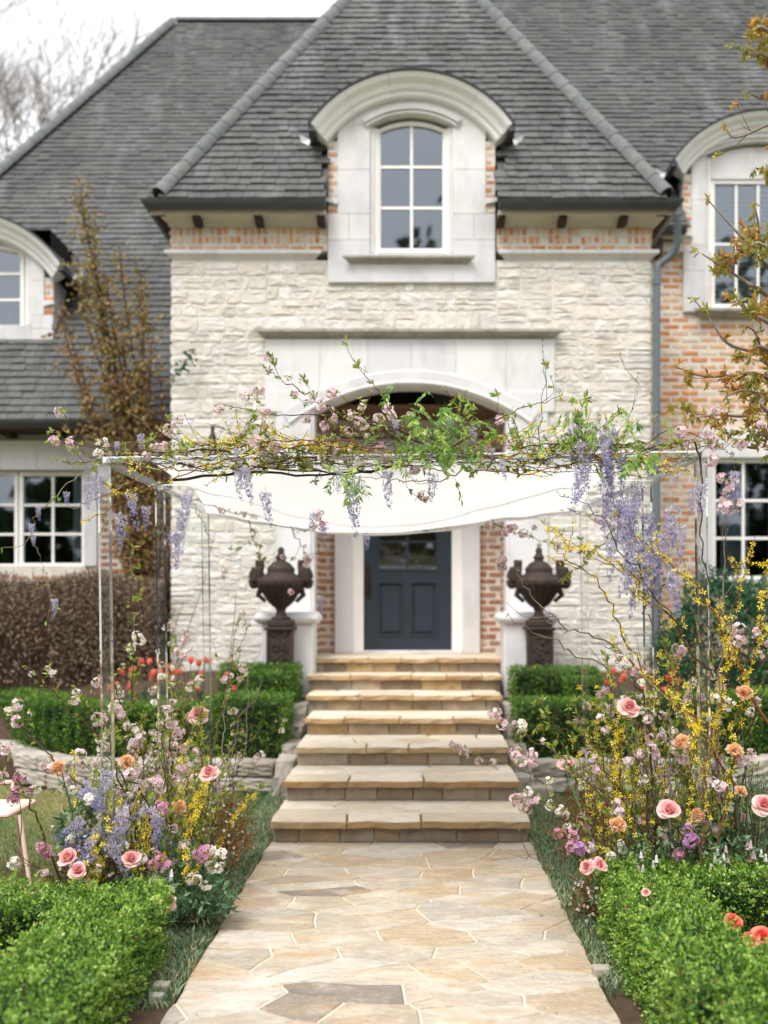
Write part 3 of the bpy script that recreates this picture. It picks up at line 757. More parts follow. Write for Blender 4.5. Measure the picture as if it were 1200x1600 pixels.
for i in range(NV):
    a0 = -amax + 2 * amax * i / NV + .0004; a1 = -amax + 2 * amax * (i + 1) / NV - .0004
    if i == 0: a0 = -amax - .12
    if i == NV - 1: a1 = amax + .12
    b = B(); sweepxz(b, arcpts(acx, acz, AR, a0, a1, 5), [(0, YF + .25), (0, YF - .02), (.03, YF - .06), (.05, YF - .055), (.06, YF - .05), (.16, YF - .05), (.175, YF - .03), (.175, YF + .25)], R.random())
    part(b, 'voussoir', M['limestone'], surround)
for xa in (AX0, AX1):
    b = B(); d = 1 if xa == AX0 else -1
    box(b, min(xa, xa + d * .03), max(xa, xa + d * .03), YF - .02, YF + .25, .95, zspring + .01); part(b, 'jamb_bead', M['limestone'], surround)
def mould(name, x0, x1, z0, z1, y, out, m='limestone', parent=None, var=.5):
    """horizontal moulded ledge with a bevelled underside and mitred ends"""
    h = z1 - z0; prof = [(0, z0), (-.25 * out, z0 + .02 * h), (-.55 * out, z0 + .35 * h), (-out * .9, z0 + .55 * h), (-out, z0 + .6 * h), (-out, z1 - .08 * h), (-out * .92, z1), (.0, z1 + .004)]
    V = []
    for xx, e in ((x0, 1), (x1, -1)):
        for yy, zz in prof: V.append((xx + e * (out + yy), y + yy, zz))
    n = len(prof); F = [(i, i + 1, n + i + 1, n + i) for i in range(n - 1)] + [tuple(range(n))[::-1], tuple(range(n, 2 * n)), (0, n, 2 * n - 1, n - 1)]
    b = B(); b.add(V, F, var); return part(b, name, M[m], parent)
mould('hood_mould', xf(399), xf(880), zf(530), zf(517), YF + .02, .14, 'weathered', house, .7)
mould('string_course', xf(259), xf(503), zf(407), zf(393), YF + .03, .10, 'limestone', house)
mould('string_course', xf(778), xf(1028), zf(407), zf(393), YF + .03, .10, 'limestone', house)
# ---- brick frieze
for xa, xb in ((xf(268), xf(512)), (xf(776), xf(1016))):
    b = B(); box(b, xa, xb, YF - .016, YF + .3, zf(393), zf(357)); fr = part(b, 'frieze', M['mortar'], house)
    it = []
    x = xa
    while x < xb - .03:
        for zc, h in ((zf(363), .085), (zf(376), .085)):
            if R.random() < .93: it.append((np.array([x + .03, YF + R.uniform(-.004, .004), zc + R.uniform(-.006, .006)]), I3, (R.uniform(.036, .052), .05, h * R.uniform(.8, 1.05)), R.randrange(12)))
        x += R.uniform(.062, .08)
    it += brick_rows(xa, xb, zf(391.5), zf(384), YF, .16, .05, .03, .03)
    if xa < 0: it += [(np.array([xa - .0, YF + .08 + .2 * k, z]), RYm90, (.16, .05, .05), R.randrange(12)) for k in range(3) for z in (zf(388), zf(376), zf(364))]
    pieces_inst(it, BV, 'brick', 'bricks', M['brick'], fr, 70)
# ---- eaves
def eaves(xa, xb, capl, capr):
    Yb_ = 10.37
    z0, z1, z2, z3, z4 = zf(357), PZ(349, 10.55), PZ(337, 10.47), PZ(336, Yb_), PZ(327, Yb_)
    cove = [(0, z0), (-.03, z0 + .01), (-.045, z1), (-.08, (z1 + z2) / 2 - .01), (-.13, z2), (-.225, z2 + .004), (-.23, z3), (-.23, z4), (.2, z4), (.2, z0)]
    V = []
    for xx, e in ((xa, -1 if capl else 0), (xb, 1 if capr else 0)):
        for yy, zz in cove: V.append((xx + e * max(0, -yy) * .75, YF + yy, zz))
    n = len(cove); F = [(i, i + 1, n + i + 1, n + i) for i in range(n - 1)] + [tuple(range(n))[::-1], tuple(range(n, 2 * n))]
    b = B(); b.add(V, F); part(b, 'cornice', M['soffit'], house)
eaves(xf(268), xf(512), True, False); eaves(xf(776), xf(1018), False, True)
YG = 10.36
for px in (313, 408, 503.5, 781, 875.5, 969):
    b = B(); xx = xf(px); V = []
    for x0 in (xx - .042, xx + .042):
        V += [(x0, YF - .21, PZ(341, 10.39)), (x0, YF - .21, PZ(336, 10.39)), (x0, YF - .05, PZ(336, 10.39)), (x0, YF - .0, zf(357)), (x0, YF - .06, PZ(355, 10.54)), (x0, YF - .16, PZ(350, 10.44))]
    b.add(V, [(0, 1, 2, 3, 4, 5)[::-1], (6, 7, 8, 9, 10, 11)] + [(i, (i + 1) % 6, 6 + (i + 1) % 6, 6 + i) for i in range(6)]); part(b, 'bracket', M['darkwood'], house)
gx0, gx1 = PX(219, 10.25), PX(1069, 10.25)
gz = PZ(309, 10.23)
gp = [(0, -.02), (-.03, -.092), (-.07, -.088), (-.11, -.05), (-.125, -.02), (-.13, .0), (-.11, .004), (-.105, -.01), (.0, -.0)]
def gutter(P0, P1, outdir, ext0=0, ext1=0):
    P0, P1 = np.array(P0), np.array(P1); d = unit(P1 - P0); o = np.array([outdir[0], outdir[1], 0.]); V = []
    for p, e in ((P0, -ext0), (P1, ext1)):
        for a, c in gp: V.append(p + d * e * max(0, -a) / .13 + o * (-a) + np.array([0, 0, c]))
    n = len(gp); b = B(); b.add(V, [(i, (i + 1) % n, n + (i + 1) % n, n + i) for i in range(n)] + [tuple(range(n))[::-1], tuple(range(n, 2 * n))])
    return part(b, 'gutter', M['gutter'], house)
gutter((gx0 + .13, YG, gz), (-.935, YG, gz), (0, -1), .13, 0)
gutter((.925, YG, gz), (gx1 - .13, YG, gz), (0, -1), 0, .13)
gutter((gx0 + .13, 13.0, gz), (gx0 + .13, YG, gz), (-1, 0), 0, .13)
gutter((gx1 - .13, YG, gz), (gx1 - .13, 13.0, gz), (1, 0), .13, 0)
b = B(); box(b, gx0 + .12, TX0 - .02, YG + .02, 13, gz - .1, gz - .06); box(b, TX1 + .02, gx1 - .12, YG + .02, 13, gz - .1, gz - .06)
box(b, gx0 + .14, -.98, YG + .01, YF, PZ(327, 10.37) + .002, gz - .02); box(b, .98, gx1 - .14, YG + .01, YF, PZ(327, 10.37) + .002, gz - .02); part(b, 'soffit', M['darkwood'], house)

# ---- roofs
def slate_variants(n, seed):
    r = random.Random(seed); out = []
    for i in range(n):
        b = B(); j = lambda a=.012: r.uniform(-a, a)
        V = [(-.5, 0 + j(.03), 0), (.5, 0 + j(.03), 0), (.5, 1, 0), (-.5, 1, 0), (-.495, 0 + j(.03), 1), (.495, 0 + j(.03), 1), (.495, 1, .15), (-.495, 1, .15)]
        b.add(V, [(0, 1, 5, 4), (1, 2, 6, 5), (3, 0, 4, 7), (4, 5, 6, 7)], (i + .5) / n); out.append(b)
    return out
SV = slate_variants(14, 5)
def slates(O, U, V, poly, e=.113, w0=.11, w1=.18, th=.024, rnd=R):
    """slate courses on the plane O+uU+vV inside the convex polygon of (u,v)"""
    O, U, V = np.asarray(O, float), unit(U), unit(V); Nn = np.cross(U, V); out = []
    vs = [p[1] for p in poly]; v = min(vs)
    Rm = np.stack([U, V, Nn], 1)
    while v < max(vs) - .02:
        vm = v + e * .5; xs = []
        for i in range(len(poly)):
            a, c = poly[i], poly[(i + 1) % len(poly)]
            if (a[1] - vm) * (c[1] - vm) < 0: xs.append(a[0] + (c[0] - a[0]) * (vm - a[1]) / (c[1] - a[1]))
        if len(xs) >= 2:
            u0, u1 = min(xs), max(xs); u = u0 - rnd.uniform(0, w0)
            while u < u1:
                w = rnd.uniform(w0, w1); a, c = max(u, u0), min(u + w, u1)
                if c - a > .02:
                    cc = O + U * ((a + c) / 2) + V * (v + rnd.uniform(-.006, .006))
                    out.append((cc, Rm, (c - a - .003, e * 1.12, th * rnd.uniform(.7, 1.25)), rnd.randrange(14)))
                u += w
        v += e
    return out
def hip_tiles(P0, P1, parent, r=.1, L=.26, up=(0, -.4, 1), name='ridge_tile'):
    P0, P1 = np.array(P0, float), np.array(P1, float); d = unit(P1 - P0); n = int(np.linalg.norm(P1 - P0) / L)
    u = unit(np.asarray(up) - d * np.dot(up, d)); w = np.cross(d, u); Rm = np.stack([w, d, u], 1)
    for i in range(n):
        c = P0 + d * L * i; inst(name, HT[R.randrange(6)], parent, c, Rm, (r, L * 1.12, r))
HT = []
for i in range(6):
    b = B(); V = []
    for y, rr in ((0, 1.0), (1, .93)):
        for a in np.linspace(-1.75, 1.75, 9): V.append((rr * math.sin(a), y, rr * math.cos(a)))
    b.add(V, [(j, j + 1, 9 + j + 1, 9 + j) for j in range(8)], (i + .5) / 6, 0, True)
    V2 = V[:9] + [(x * .85, 0, z * .85) for x, y, z in V[:9]]
    b.add(V2, [(j, 9 + j, 10 + j, j + 1) for j in range(8)], (i + .5) / 6)
    HT.append(b.mesh('ridge_tile', M['hiptile']))
def roof_cut(poly, holes):
    """convex polygon (x,h) minus rectangles (x0,x1,h0,h1)"""
    out = [[np.array(p, float) for p in poly]]
    for x0, x1, h0, h1 in holes:
        nw = []
        for P in out:
            nw.append(clip_poly(P, np.array([1., 0]), x0)); nw.append(clip_poly(P, np.array([-1., 0]), -x1))
            m_ = clip_poly(clip_poly(P, np.array([-1., 0]), -x0), np.array([1., 0]), x1)
            if len(m_) > 2: nw.append(clip_poly(m_, np.array([0, -1.]), -h1)); nw.append(clip_poly(m_, np.array([0, 1.]), h0))
        out = [q for q in nw if len(q) > 2]
    return out
# tower roof
m_t = 1.75; xe = 2.71; YG0 = YG; YG = 10.3; zE = PZ(311, YG); apexY = YG + xe
apex = np.array([0, apexY, zE + m_t * xe]); back = np.array([0, 15.6, apex[2]])
A = np.array([-xe, YG, zE]); Bp = np.array([xe, YG, zE])
b = B()
for q_ in roof_cut([(-xe, 0), (xe, 0), (0, m_t * xe)], [(-.93, .93, -1, 7.0 - zE)]): b.add([(p[0], YG + p[1] / m_t, zE + p[1]) for p in q_], [tuple(range(len(q_)))])
b.add([A, apex, back, (-xe, 16, zE)], [(0, 1, 2, 3)]); b.add([Bp, (xe, 16, zE), back, apex], [(0, 1, 2, 3)])
troof = part(b, 'tower_roof', M['slate'], house)
vt = unit(apex - np.array([0, YG, zE])); Lt = np.linalg.norm(apex - np.array([0, YG, zE]))
it = slates((0, YG - .06, zE - .02), (1, 0, 0), vt, [(-xe - .03, 0), (xe + .03, 0), (0, Lt)])
it = [q for q in it if not (abs(q[0][0]) < .95 and q[0][2] < 7.0)]
pieces_inst(it, SV, 'slate', 'slates', M['slate'], troof, 300)
it = slates((-xe, YG, zE), (0, -1, 0), unit(np.array([xe, 0, m_t * xe])), [(-3.6, 0), (0, 0), (-2.8, Lt), (-3.6, Lt)]) + slates((xe, YG, zE), (0, 1, 0), unit(np.array([-xe, 0, m_t * xe])), [(0, 0), (3.6, 0), (3.6, Lt), (2.8, Lt)])
pieces_inst(it, SV, 'slate', 'side_slates', M['slate'], troof, 0)
hip_tiles(A + (.0, -.02, .03), apex, troof, up=(-.4, -.4, 1)); hip_tiles(Bp + (0, -.02, .03), apex, troof, up=(.4, -.4, 1))
# main roofs
def mroof(name, ze, ye, slope, polyxy, holes=()):
    sl = math.hypot(1, slope)
    P = [np.array([x, ye + v, ze + slope * v]) for x, v in polyxy]
    b = B()
    for q_ in roof_cut(polyxy, holes): b.add([(p[0], ye + p[1], ze + slope * p[1]) for p in q_], [tuple(range(len(q_)))])
    o = part(b, name, M['slate'], house)
    it = slates((0, ye, ze), (1, 0, 0), (0, 1 / sl, slope / sl), [(x, v * sl) for x, v in polyxy], .12, .12, .2)
    return o, it
LZE, LYE = PZ(657, 11.1), 11.1
LX = PX(70, 11.9) - .93; vr = 5.6; LRZ = LZE + 1.428 * vr
lroof, it = mroof('side_roof', LZE, LYE, 1.428, [(-4.12 - .7 * vr, 0), (-2.2, 0), (.5, vr), (-4.12, vr)], [(LX - .9, LX + .9, (4.95 - LZE) / 1.428, (6.35 - LZE) / 1.428)])
it = [q for q in it if not (abs(q[0][0] - LX) < .92 and 4.9 < q[0][2] < 6.35)]
pieces_inst(it, SV, 'slate', 'slates', M['slate'], lroof, 120)
hip_tiles((-4.12 - .7 * vr, LYE, LZE + .03), (-4.12, LYE + vr, LRZ + .03), lroof, up=(-.5, -.4, 1))
hip_tiles((-4.12, LYE + vr, LRZ + .02), (.2, LYE + vr, LRZ + .02), lroof, up=(0, 0, 1), r=.07)
b = B(); b.add([(-4.12 - .7 * vr, LYE, LZE), (-4.12, LYE + vr, LRZ), (-4.12, LYE + vr + 3, LRZ), (-9, 24, LZE)], [(0, 1, 2, 3)]); b.add([(-4.12, LYE + vr, LRZ), (.5, LYE + vr, LRZ), (.5, 24, LZE), (-6, 24, LZE)], [(0, 1, 2, 3)]); part(b, 'rear_slope', M['slate'], lroof)
RZE, RYE = 6.25, 11.75; RX = PX(1189, 11.95)
rroof, it = mroof('main_roof', RZE, RYE, 1.428, [(1.4, 0), (9.5, 0), (9.5, 5.2), (.35, 5.2), (.35, 1.6)], [(RX - .95, RX + .95, -1, (7.1 - RZE) / 1.428)])
it = [q for q in it if not (abs(q[0][0] - RX) < .98 and q[0][2] < 7.1)]
pieces_inst(it, SV, 'slate', 'slates', M['slate'], rroof, 120)
b = B(); zz = RZE + 1.428 * 5.2; b.add([(.35, RYE + 5.2, zz), (9.5, RYE + 5.2, zz), (9.5, 24, RZE), (.35, 24, RZE)], [(0, 1, 2, 3)])
b.add([(.35, RYE + 1, RZE), (.35, RYE + 5.2, zz), (.35, 24, RZE)], [(0, 1, 2)]); b.add([(9.5, RYE, RZE), (9.5, RYE + 5.2, zz), (9.5, 24, RZE)], [(0, 1, 2)]); part(b, 'rear_slope', M['slate'], rroof)

# ---- windows
def window(cx, yf, z0, z1, hwid, nx, nz, rise=0., fr=.05, mt=.028, glass='window_glass', parent=house, backing='dark', name='window'):
    """sash window: frame, muntins and one pane per light; top edge curved when rise > 0"""
    r_ = (hwid ** 2 + rise ** 2) / (2 * rise) if rise else None
    zt = (lambda x: z1 - rise + math.sqrt(max(r_ * r_ - (x - cx) ** 2, 0)) - (r_ - rise)) if rise else (lambda x: z1)
    b = B(); box(b, cx - hwid, cx - hwid + fr, yf, yf + .07, z0 + fr, zt(cx - hwid + .001) - .002); box(b, cx + hwid - fr, cx + hwid, yf, yf + .07, z0 + fr, zt(cx + hwid - .001) - .002)
    box(b, cx - hwid, cx + hwid, yf - .004, yf + .07, z0, z0 + fr)
    arcband(b, cx - hwid, cx + hwid, lambda x: zt(x) - fr, zt, yf - .004, yf + .07, 12 if rise else 1)
    w = part(b, name, M['white'], parent)
    gx0_, gx1_, gz0, gz1 = cx - hwid + fr, cx + hwid - fr, z0 + fr, z1 - fr
    cw = (gx1_ - gx0_) / nx; ch = (gz1 - gz0) / nz
    for i in range(1, nx):
        b = B(); xx = gx0_ + cw * i; wd = mt * (1.0); box(b, xx - wd / 2, xx + wd / 2, yf + .012, yf + .05, gz0 - .01, zt(xx) - fr + .01); part(b, 'muntin', M['white'], w)
    for k in range(1, nz):
        b = B(); zz = gz0 + ch * k; box(b, gx0_ - .005, gx1_ + .005, yf + .014, yf + .048, zz - mt / 2, zz + mt / 2); part(b, 'muntin', M['white'], w)
    for i in range(nx):
        for k in range(nz):
            b = B(); x0 = gx0_ + cw * i + .004; x1 = x0 + cw - .008; zb = gz0 + ch * k + .004
            zt_ = (lambda q: zt(q) - fr) if k == nz - 1 else (lambda q, zz=zb + ch - .008: zz)
            arcband(b, x0, x1, lambda q: zb, zt_, yf + .028, yf + .034, 6 if k == nz - 1 and rise else 1); part(b, 'pane', M[glass], w)
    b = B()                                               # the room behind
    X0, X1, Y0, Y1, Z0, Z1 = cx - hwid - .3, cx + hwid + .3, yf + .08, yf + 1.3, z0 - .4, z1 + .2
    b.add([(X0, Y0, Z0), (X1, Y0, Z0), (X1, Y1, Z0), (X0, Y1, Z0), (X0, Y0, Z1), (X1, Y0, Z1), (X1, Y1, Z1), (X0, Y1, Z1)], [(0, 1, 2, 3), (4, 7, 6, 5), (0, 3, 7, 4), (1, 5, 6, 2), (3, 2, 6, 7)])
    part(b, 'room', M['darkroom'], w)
    return w
def dormer(cx, yf, zb, hw_, zpeak, whw, wz0, wz1, wrise, R0, k=1., blind=None, side=None, ztymp=None, roofdepth=2.2, lab=None):
    """limestone-faced dormer under a segmental cornice"""
    d = B(); cz = zpeak - R0; Ri = R0 - .2 * k
    amx = math.asin(min(.97, (hw_ + .17 * k) / R0))
    topz = lambda x: cz + math.sqrt(max((Ri + .02) ** 2 - (x - cx) ** 2, 0))
    hole = whw + .09 * k
    hz1 = wz1 + .05 * k
    # barrel vault body behind the face
    pts = arcpts(cx, cz, R0 - .02, -amx * .98, amx * .98, 20); V = [(p[0], yf + .04, p[1]) for p in pts] + [(p[0], yf + roofdepth, p[1]) for p in pts]
    n = len(pts); d.add(V, [(i, i + 1, n + i + 1, n + i) for i in range(n - 1)], .3, 0, True)
    D = part(d, 'dormer', [M['gutter']], house, label=lab)
    sd = B(); zs = topz(cx - hw_) 
    box(sd, cx - hw_ + .01, cx - hole - .02, yf + .05, yf + roofdepth, zb + .02, zs - .02); box(sd, cx + hole + .02, cx + hw_ - .01, yf + .05, yf + roofdepth, zb + .02, zs - .02)
    arcband(sd, cx - hw_ + .01, cx + hw_ - .01, lambda x: min(wz1 + .3 * k, topz(x) - .05), lambda x: topz(x) - .02, yf + .05, yf + .4, 10)
    part(sd, 'cheek', M['limestone'], D)
    # face blocks
    wr = whw + .0; wR = (hole ** 2 + (wrise * 1.25) ** 2) / (2 * wrise * 1.25) if wrise else None
    hzf = (lambda x: hz1 - wR + math.sqrt(max(wR * wR - (x - cx) ** 2, 0))) if wrise else (lambda x: hz1)
    hside = hzf(cx + hole - .001)
    bs = .105 * k                                           # brick strip width beside the upper face
    zq = zb + (zs - zb) * .48
    for sg in (-1, 1):
        def bl(xa, xb, z0, z1):
            xa, xb = sorted((cx + sg * xa, cx + sg * xb)); bb = B(); cbox(bb, xa + .001, xb - .001, yf, yf + .14, z0 + .001, z1 - .001, .004, R.random()); part(bb, 'block', M['limestone'], D)
        zz = [zb, wz0 - .02 * k, zb + (zq - zb) * .62, zq]
        bl(hole, hw_, zb, zz[2]); bl(hole, hole + (hw_ - hole) * .5, zz[2], zq); bl(hole + (hw_ - hole) * .5, hw_, zz[2], zq); bl(hole, hw_ - bs, zq, zq + (hside - zq) * .5); bl(hole, hw_ - bs, zq + (hside - zq) * .5, hside)
        it = brick_rows(min(cx + sg * (hw_ - bs), cx + sg * hw_) + .004, max(cx + sg * (hw_ - bs), cx + sg * hw_) - .002, zq + .01, zs - .03, yf + .035, .14, .052 * k, .02, .026 * k)
        mb = B(); xa, xb = sorted((cx + sg * (hw_ - bs), cx + sg * hw_)); box(mb, xa, xb, yf + .017, yf + .13, zq, zs - .01); part(mb, 'mortar', M['mortar'], D)
        pieces_inst(it, BV, 'brick', 'bricks', M['brick'], D, 40)
    cuts_ = np.linspace(cx - hw_ + bs, cx + hw_ - bs, 4)
    for i in range(3):
        bb = B(); arcband(bb, cuts_[i] + .001, cuts_[i + 1] - .001, lambda x: hzf(x) + .0 if abs(x - cx) < hole else hside, lambda x: topz(x), yf, yf + .14, 12, R.random()); part(bb, 'block', M['limestone'], D)
    bb = B(); cbox(bb, cx - hole, cx + hole, yf, yf + .14, zb, wz0 - .02 * k, .004, R.random()); part(bb, 'block', M['limestone'], D)
    # stepped moulding round the window head
    if wrise:
        aw = math.asin(hole / wR) + .05
        for q, (o_, dd) in enumerate(((.0, .03), (.035, .05), (.07, .035))):
            bb = B(); sweepxz(bb, arcpts(cx, hz1 - wR, wR + o_ * k, -aw, aw, 16), [(0, yf + .05), (0, yf - dd * k), (.026 * k, yf - dd * k - .006), (.03 * k, yf + .05)]); part(bb, 'moulding', M['limestone'], D)
    for sg in (-1, 1):
        bb = B(); xa, xb = sorted((cx + sg * hole, cx + sg * (hole - .045 * k))); box(bb, xa, xb, yf + .03, yf + .14, wz0, hside - .003); part(bb, 'moulding', M['limestone'], D)
        bb = B(); xa, xb = sorted((cx + sg * (hole - .045 * k), cx + sg * (hole - .085 * k))); box(bb, xa, xb, yf + .06, yf + .14, wz0, hside - .006); part(bb, 'moulding', M['white'], D)
    # cornice
    cp = [(-.20, .12), (-.20, -.05), (-.185, -.07), (-.15, -.075), (-.13, -.11), (-.085, -.13), (-.05, -.19), (-.02, -.21), (0, -.215), (.0, .12)]
    prof = [(a * k, yf + c * k) for a, c in cp]
    nc = 5
    for i in range(nc):
        a0 = -amx + 2 * amx * i / nc; a1 = -amx + 2 * amx * (i + 1) / nc
        bb = B(); sweepxz(bb, arcpts(cx, cz, R0, a0 + .0015, a1 - .0015, 8), prof, R.random(), sm=False); part(bb, 'cornice', M['cornice'], D)
    bb = B(); sweepxz(bb, arcpts(cx, cz, R0, -amx - .01, amx + .01, 30), [(.003, yf - .235 * k), (.022, yf - .24 * k), (.03, yf + roofdepth), (.003, yf + roofdepth)]); part(bb, 'flashing', M['gutter'], D)
    for sg in (-1, 1):                                    # shaded gutter return under the cornice ends
        e = arcpts(cx, cz, R0, sg * amx, sg * amx, 1)[0]; bb = B(); xa, xb = sorted((e[0] - sg * .04, e[0] + sg * .03)); box(bb, xa, xb, yf - .2 * k, yf + roofdepth * .8, e[1] - .07, e[1] + .0); part(bb, 'gutter', M['gutter'], D)
        bb = B(); bb.add([(e[0] + sg * .03, yf + .1, e[1] - .02), (e[0] + sg * .16 * k, yf + .12, e[1] + .04), (e[0] + sg * .14 * k, yf + .14, e[1] - .03), (e[0] + sg * .05, yf + .1, e[1] - .09), (e[0] + sg * .04, yf + .3, e[1] - .02)], [(0, 1, 2, 3), (0, 1, 4)]); part(bb, 'flashing', M['lead'], D)
        bb = B(); xa, xb = sorted((cx + sg * (hw_ + .02), cx + sg * (hw_ - .11 * k))); V = [(xa, yf - .025, zq + .17 * k), (xb, yf - .025, zq + .17 * k), (xb, yf - .02, zq + .10 * k + (.03 if sg > 0 else 0)), (xa, yf - .02, zq + .10 * k + (.03 if sg < 0 else 0)), (xa, yf + .04, zq + .17 * k), (xb, yf + .04, zq + .17 * k)]
        bb.add(V, [(3, 2, 1, 0), (0, 1, 5, 4)]); part(bb, 'flashing', M['lead'], D)
    return D
YD = 10.552
kx = lambda px: PX(px, YD); kz = lambda py: PZ(py, YD)
dcx = kx(643)
dm = dormer(dcx, YD, kz(441), .92, PZ(109, YD - .23), kx(695) - kx(643), kz(393), PZ(188, YD + .14) - .05, .1, 1.33, 1.)
window(dcx, YD + .085, PZ(395, YD + .09), PZ(190, YD + .09), kx(698) - kx(643), 2, 3, .10, .045, .03)
mould('window_sill', kx(536), kx(742), kz(413), kz(402), YD + .02, .10, 'weathered', house, .5)
# right wall dormer
YR = 11.95
rx = PX(1189, YR); kr = .97
dormer(rx, YR, PZ(487, YR), .965, PZ(171, YR - .23), .60, PZ(478, YR), PZ(228, YR), .13, 1.36, kr)
window(rx, YR + .085, PZ(478, YR), PZ(276, YR), .60, 4, 2, 0, .05, .03, parent=house)
b = B(); arcband(b, rx - .6, rx + .6, lambda x: PZ(276, YR), lambda x: PZ(226, YR) - (x - rx) ** 2 * .3, YR + .06, YR + .14, 12); part(b, 'tympanum', M['limestone'], house)
for k in range(26):
    zz = PZ(476, YR) + .06 * k
    if zz < PZ(282, YR): b = B(); obox(b, (rx, YR + .19, zz), (1, 0, 0), (0, .8, -.6), (0, .6, .8), 1.08, .055, .004, R.random()); part(b, 'blind_slat', M['blind'], house)
mould('window_sill', rx - .86, rx + .86, PZ(496, YR), PZ(484, YR), YR - .0, .1, 'weathered', house, .2)
# left dormer standing out of the side roof
YL = 11.9
lx = LX
dormer(lx, YL, PZ(548, YL), 1.03, PZ(329, YL - .24), .66, PZ(505, YL), PZ(372, YL), .12, 1.46, 1.05, roofdepth=1.7)
window(lx, YL + .085, PZ(512, YL), PZ(376, YL), .64, 4, 3, .1, .05, .03)
b = B(); V = [(lx + 1.04, YL + .02, PZ(545, YL)), (lx + 1.07, YL - .02, PZ(549, YL)), (lx + 1.08, YL + 1.1, PZ(549, YL) + 1.55), (lx + 1.04, YL + 1.1, PZ(549, YL) + 1.62)]; b.add(V, [(0, 1, 2, 3)]); b.add([(a + .03, c, d - .05) for a, c, d in V], [(3, 2, 1, 0)]); part(b, 'flashing', M['lead'], house)

# ---- right brick wall
YW = 12.0
holes = [(rx - .96, rx + .96, PZ(500, YR), 9), (PX(1095, YW), PX(1290, YW) + .4, PZ(912, YW), PZ(668, YW))]
b = B(); WX0, WX1 = TX1 + .0, 9.2
box(b, WX0, PX(1112, YW), YW - .005, YW + .3, 0, RZE - .2); box(b, PX(1112, YW), 4.95, YW - .005, YW + .3, 0, PZ(905, YW)); box(b, PX(1112, YW), 4.95, YW - .005, YW + .3, PZ(715, YW), PZ(489, YR)); box(b, PX(1112, YW) - .5, rx - .9, YW - .0045, YW + .3, PZ(495, YR), RZE - .2); box(b, 5.25, WX1, YW - .005, YW + .3, 0, RZE - .2)
box(b, WX1 - .3, WX1, YW + .3, 24, 0, RZE); box(b, -9.2, WX1, 23.8, 24, 0, LZE)
bwall = part(b, 'brick_wall', M['mortar_pink'], house)
it = brick_rows(WX0 + .02, 6.5, .6, RZE - .25, YW + .012, holes=holes)
it = [q for q in it if not (q[0][0] > 4.95 and False)]
pieces_inst(it, BV, 'brick', 'bricks', M['brick'], bwall, 230)
for xa, xb in ((WX0, rx - .97), (rx + .97, WX1)):
    b = B(); box(b, xa, xb, YW - .13, YW + .1, RZE - .24, RZE - .13); box(b, xa, xb, RYE + .02, YW + .1, RZE - .1, RZE - .05); part(b, 'cornice', M['soffit'], house)
gutter((2.9, RYE + .02, RZE + .0), (rx - 1.0, RYE + .02, RZE), (0, -1)); gutter((rx + 1.0, RYE + .02, RZE + .0), (9.4, RYE + .02, RZE), (0, -1))
for xx in (3.02, 5.4, 6.1):
    b = B(); box(b, xx - .05, xx + .05, YW - .22, YW + .02, RZE - .3, RZE - .12); part(b, 'bracket', M['darkwood'], house)
block(PX(1092, YW), 5.2, PZ(716, YW), PZ(668, YW), YW - .04, YW + .2, house, nm='lintel'); 
block(PX(1092, YW), PX(1113, YW), PZ(905, YW), PZ(717, YW), YW - .03, YW + .2, house, nm='window_jamb')
window(4.85, YW + .03, PZ(906, YW), PZ(716, YW), 4.85 - PX(1113, YW), 6, 3, 0, .05, .035, 'shaded_window_glass')
mould('window_sill', PX(1096, YW), 6.0, PZ(920, YW), PZ(906, YW), YW + .02, .08, 'limestone', house)
b = B()
for k in range(10): tube(b, [(3.93 + .035 * k, YW + .2, PZ(905, YW)), (3.93 + .035 * k, YW + .2, PZ(720, YW))], .022, .02, 6, R.random())
part(b, 'curtain', M['curtain'], house)
# ---- downpipe
pp = [W(1054, 335, 10.35), W(1055, 378, 10.45), W(1046, 398, 10.5), W(1030, 412, 10.52), W(1024, 428, 10.52), W(1023, 560, 10.52), W(1023, 800, 10.52), W(1023, 1060, 10.52)]
pp = [p + np.array([.02, 0, 0]) for p in pp]
b = B(); tube(b, catmull(pp, 5), .042, .042, 10); dp = part(b, 'downpipe', M['downpipe'], house)
for py in (440, 640, 860): b = B(); tube(b, [W(1023, py - 5, 10.52) + (.02, 0, 0), W(1023, py + 5, 10.52) + (.02, 0, 0)], .05, .05, 10); part(b, 'pipe_clip', M['downpipe'], dp)
# ---- left wing wall, window, eaves
YLW = 11.5
b = B(); box(b, -9.2, PX(-100, YLW) - .002, YLW - .005, YLW + .3, 0, LZE); box(b, PX(150, YLW), TX0 + .02, YLW - .005, YLW + .3, 0, LZE - .2); box(b, PX(-100, YLW), PX(150, YLW), YLW - .005, YLW + .3, 0, PZ(884, YLW)); box(b, -9.2, -8.9, YLW + .3, 24, 0, LZE)
lw = part(b, 'side_wall', M['mortar_pink'], house)
it = brick_rows(PX(158, YLW), TX0, .6, PZ(735, YLW), YLW + .012) + brick_rows(-8.8, PX(150, YLW), .6, PZ(890, YLW), YLW + .012)
pieces_inst(it, BV, 'brick', 'bricks', M['brick_dull'], lw, 90)
block(-8.9, PX(60, YLW), PZ(735, YLW), PZ(697, YLW), YLW - .05, YLW + .3, house, nm='lintel'); block(PX(60, YLW), TX0 - .01, PZ(735, YLW), PZ(697, YLW), YLW - .05, YLW + .3, house, nm='lintel')
mould('cornice', -8.9, TX0 - .01, PZ(700, YLW), PZ(690, YLW), YLW, .1, 'limestone', house)
b = B(); box(b, -8.9, TX0 - .02, YLW - .02, YLW + .3, PZ(690, YLW), LZE - .02); part(b, 'frieze', M['soffit'], house)
gutter((-9.4, LYE + .02, LZE), (TX0 - .03, LYE + .02, LZE), (0, -1))
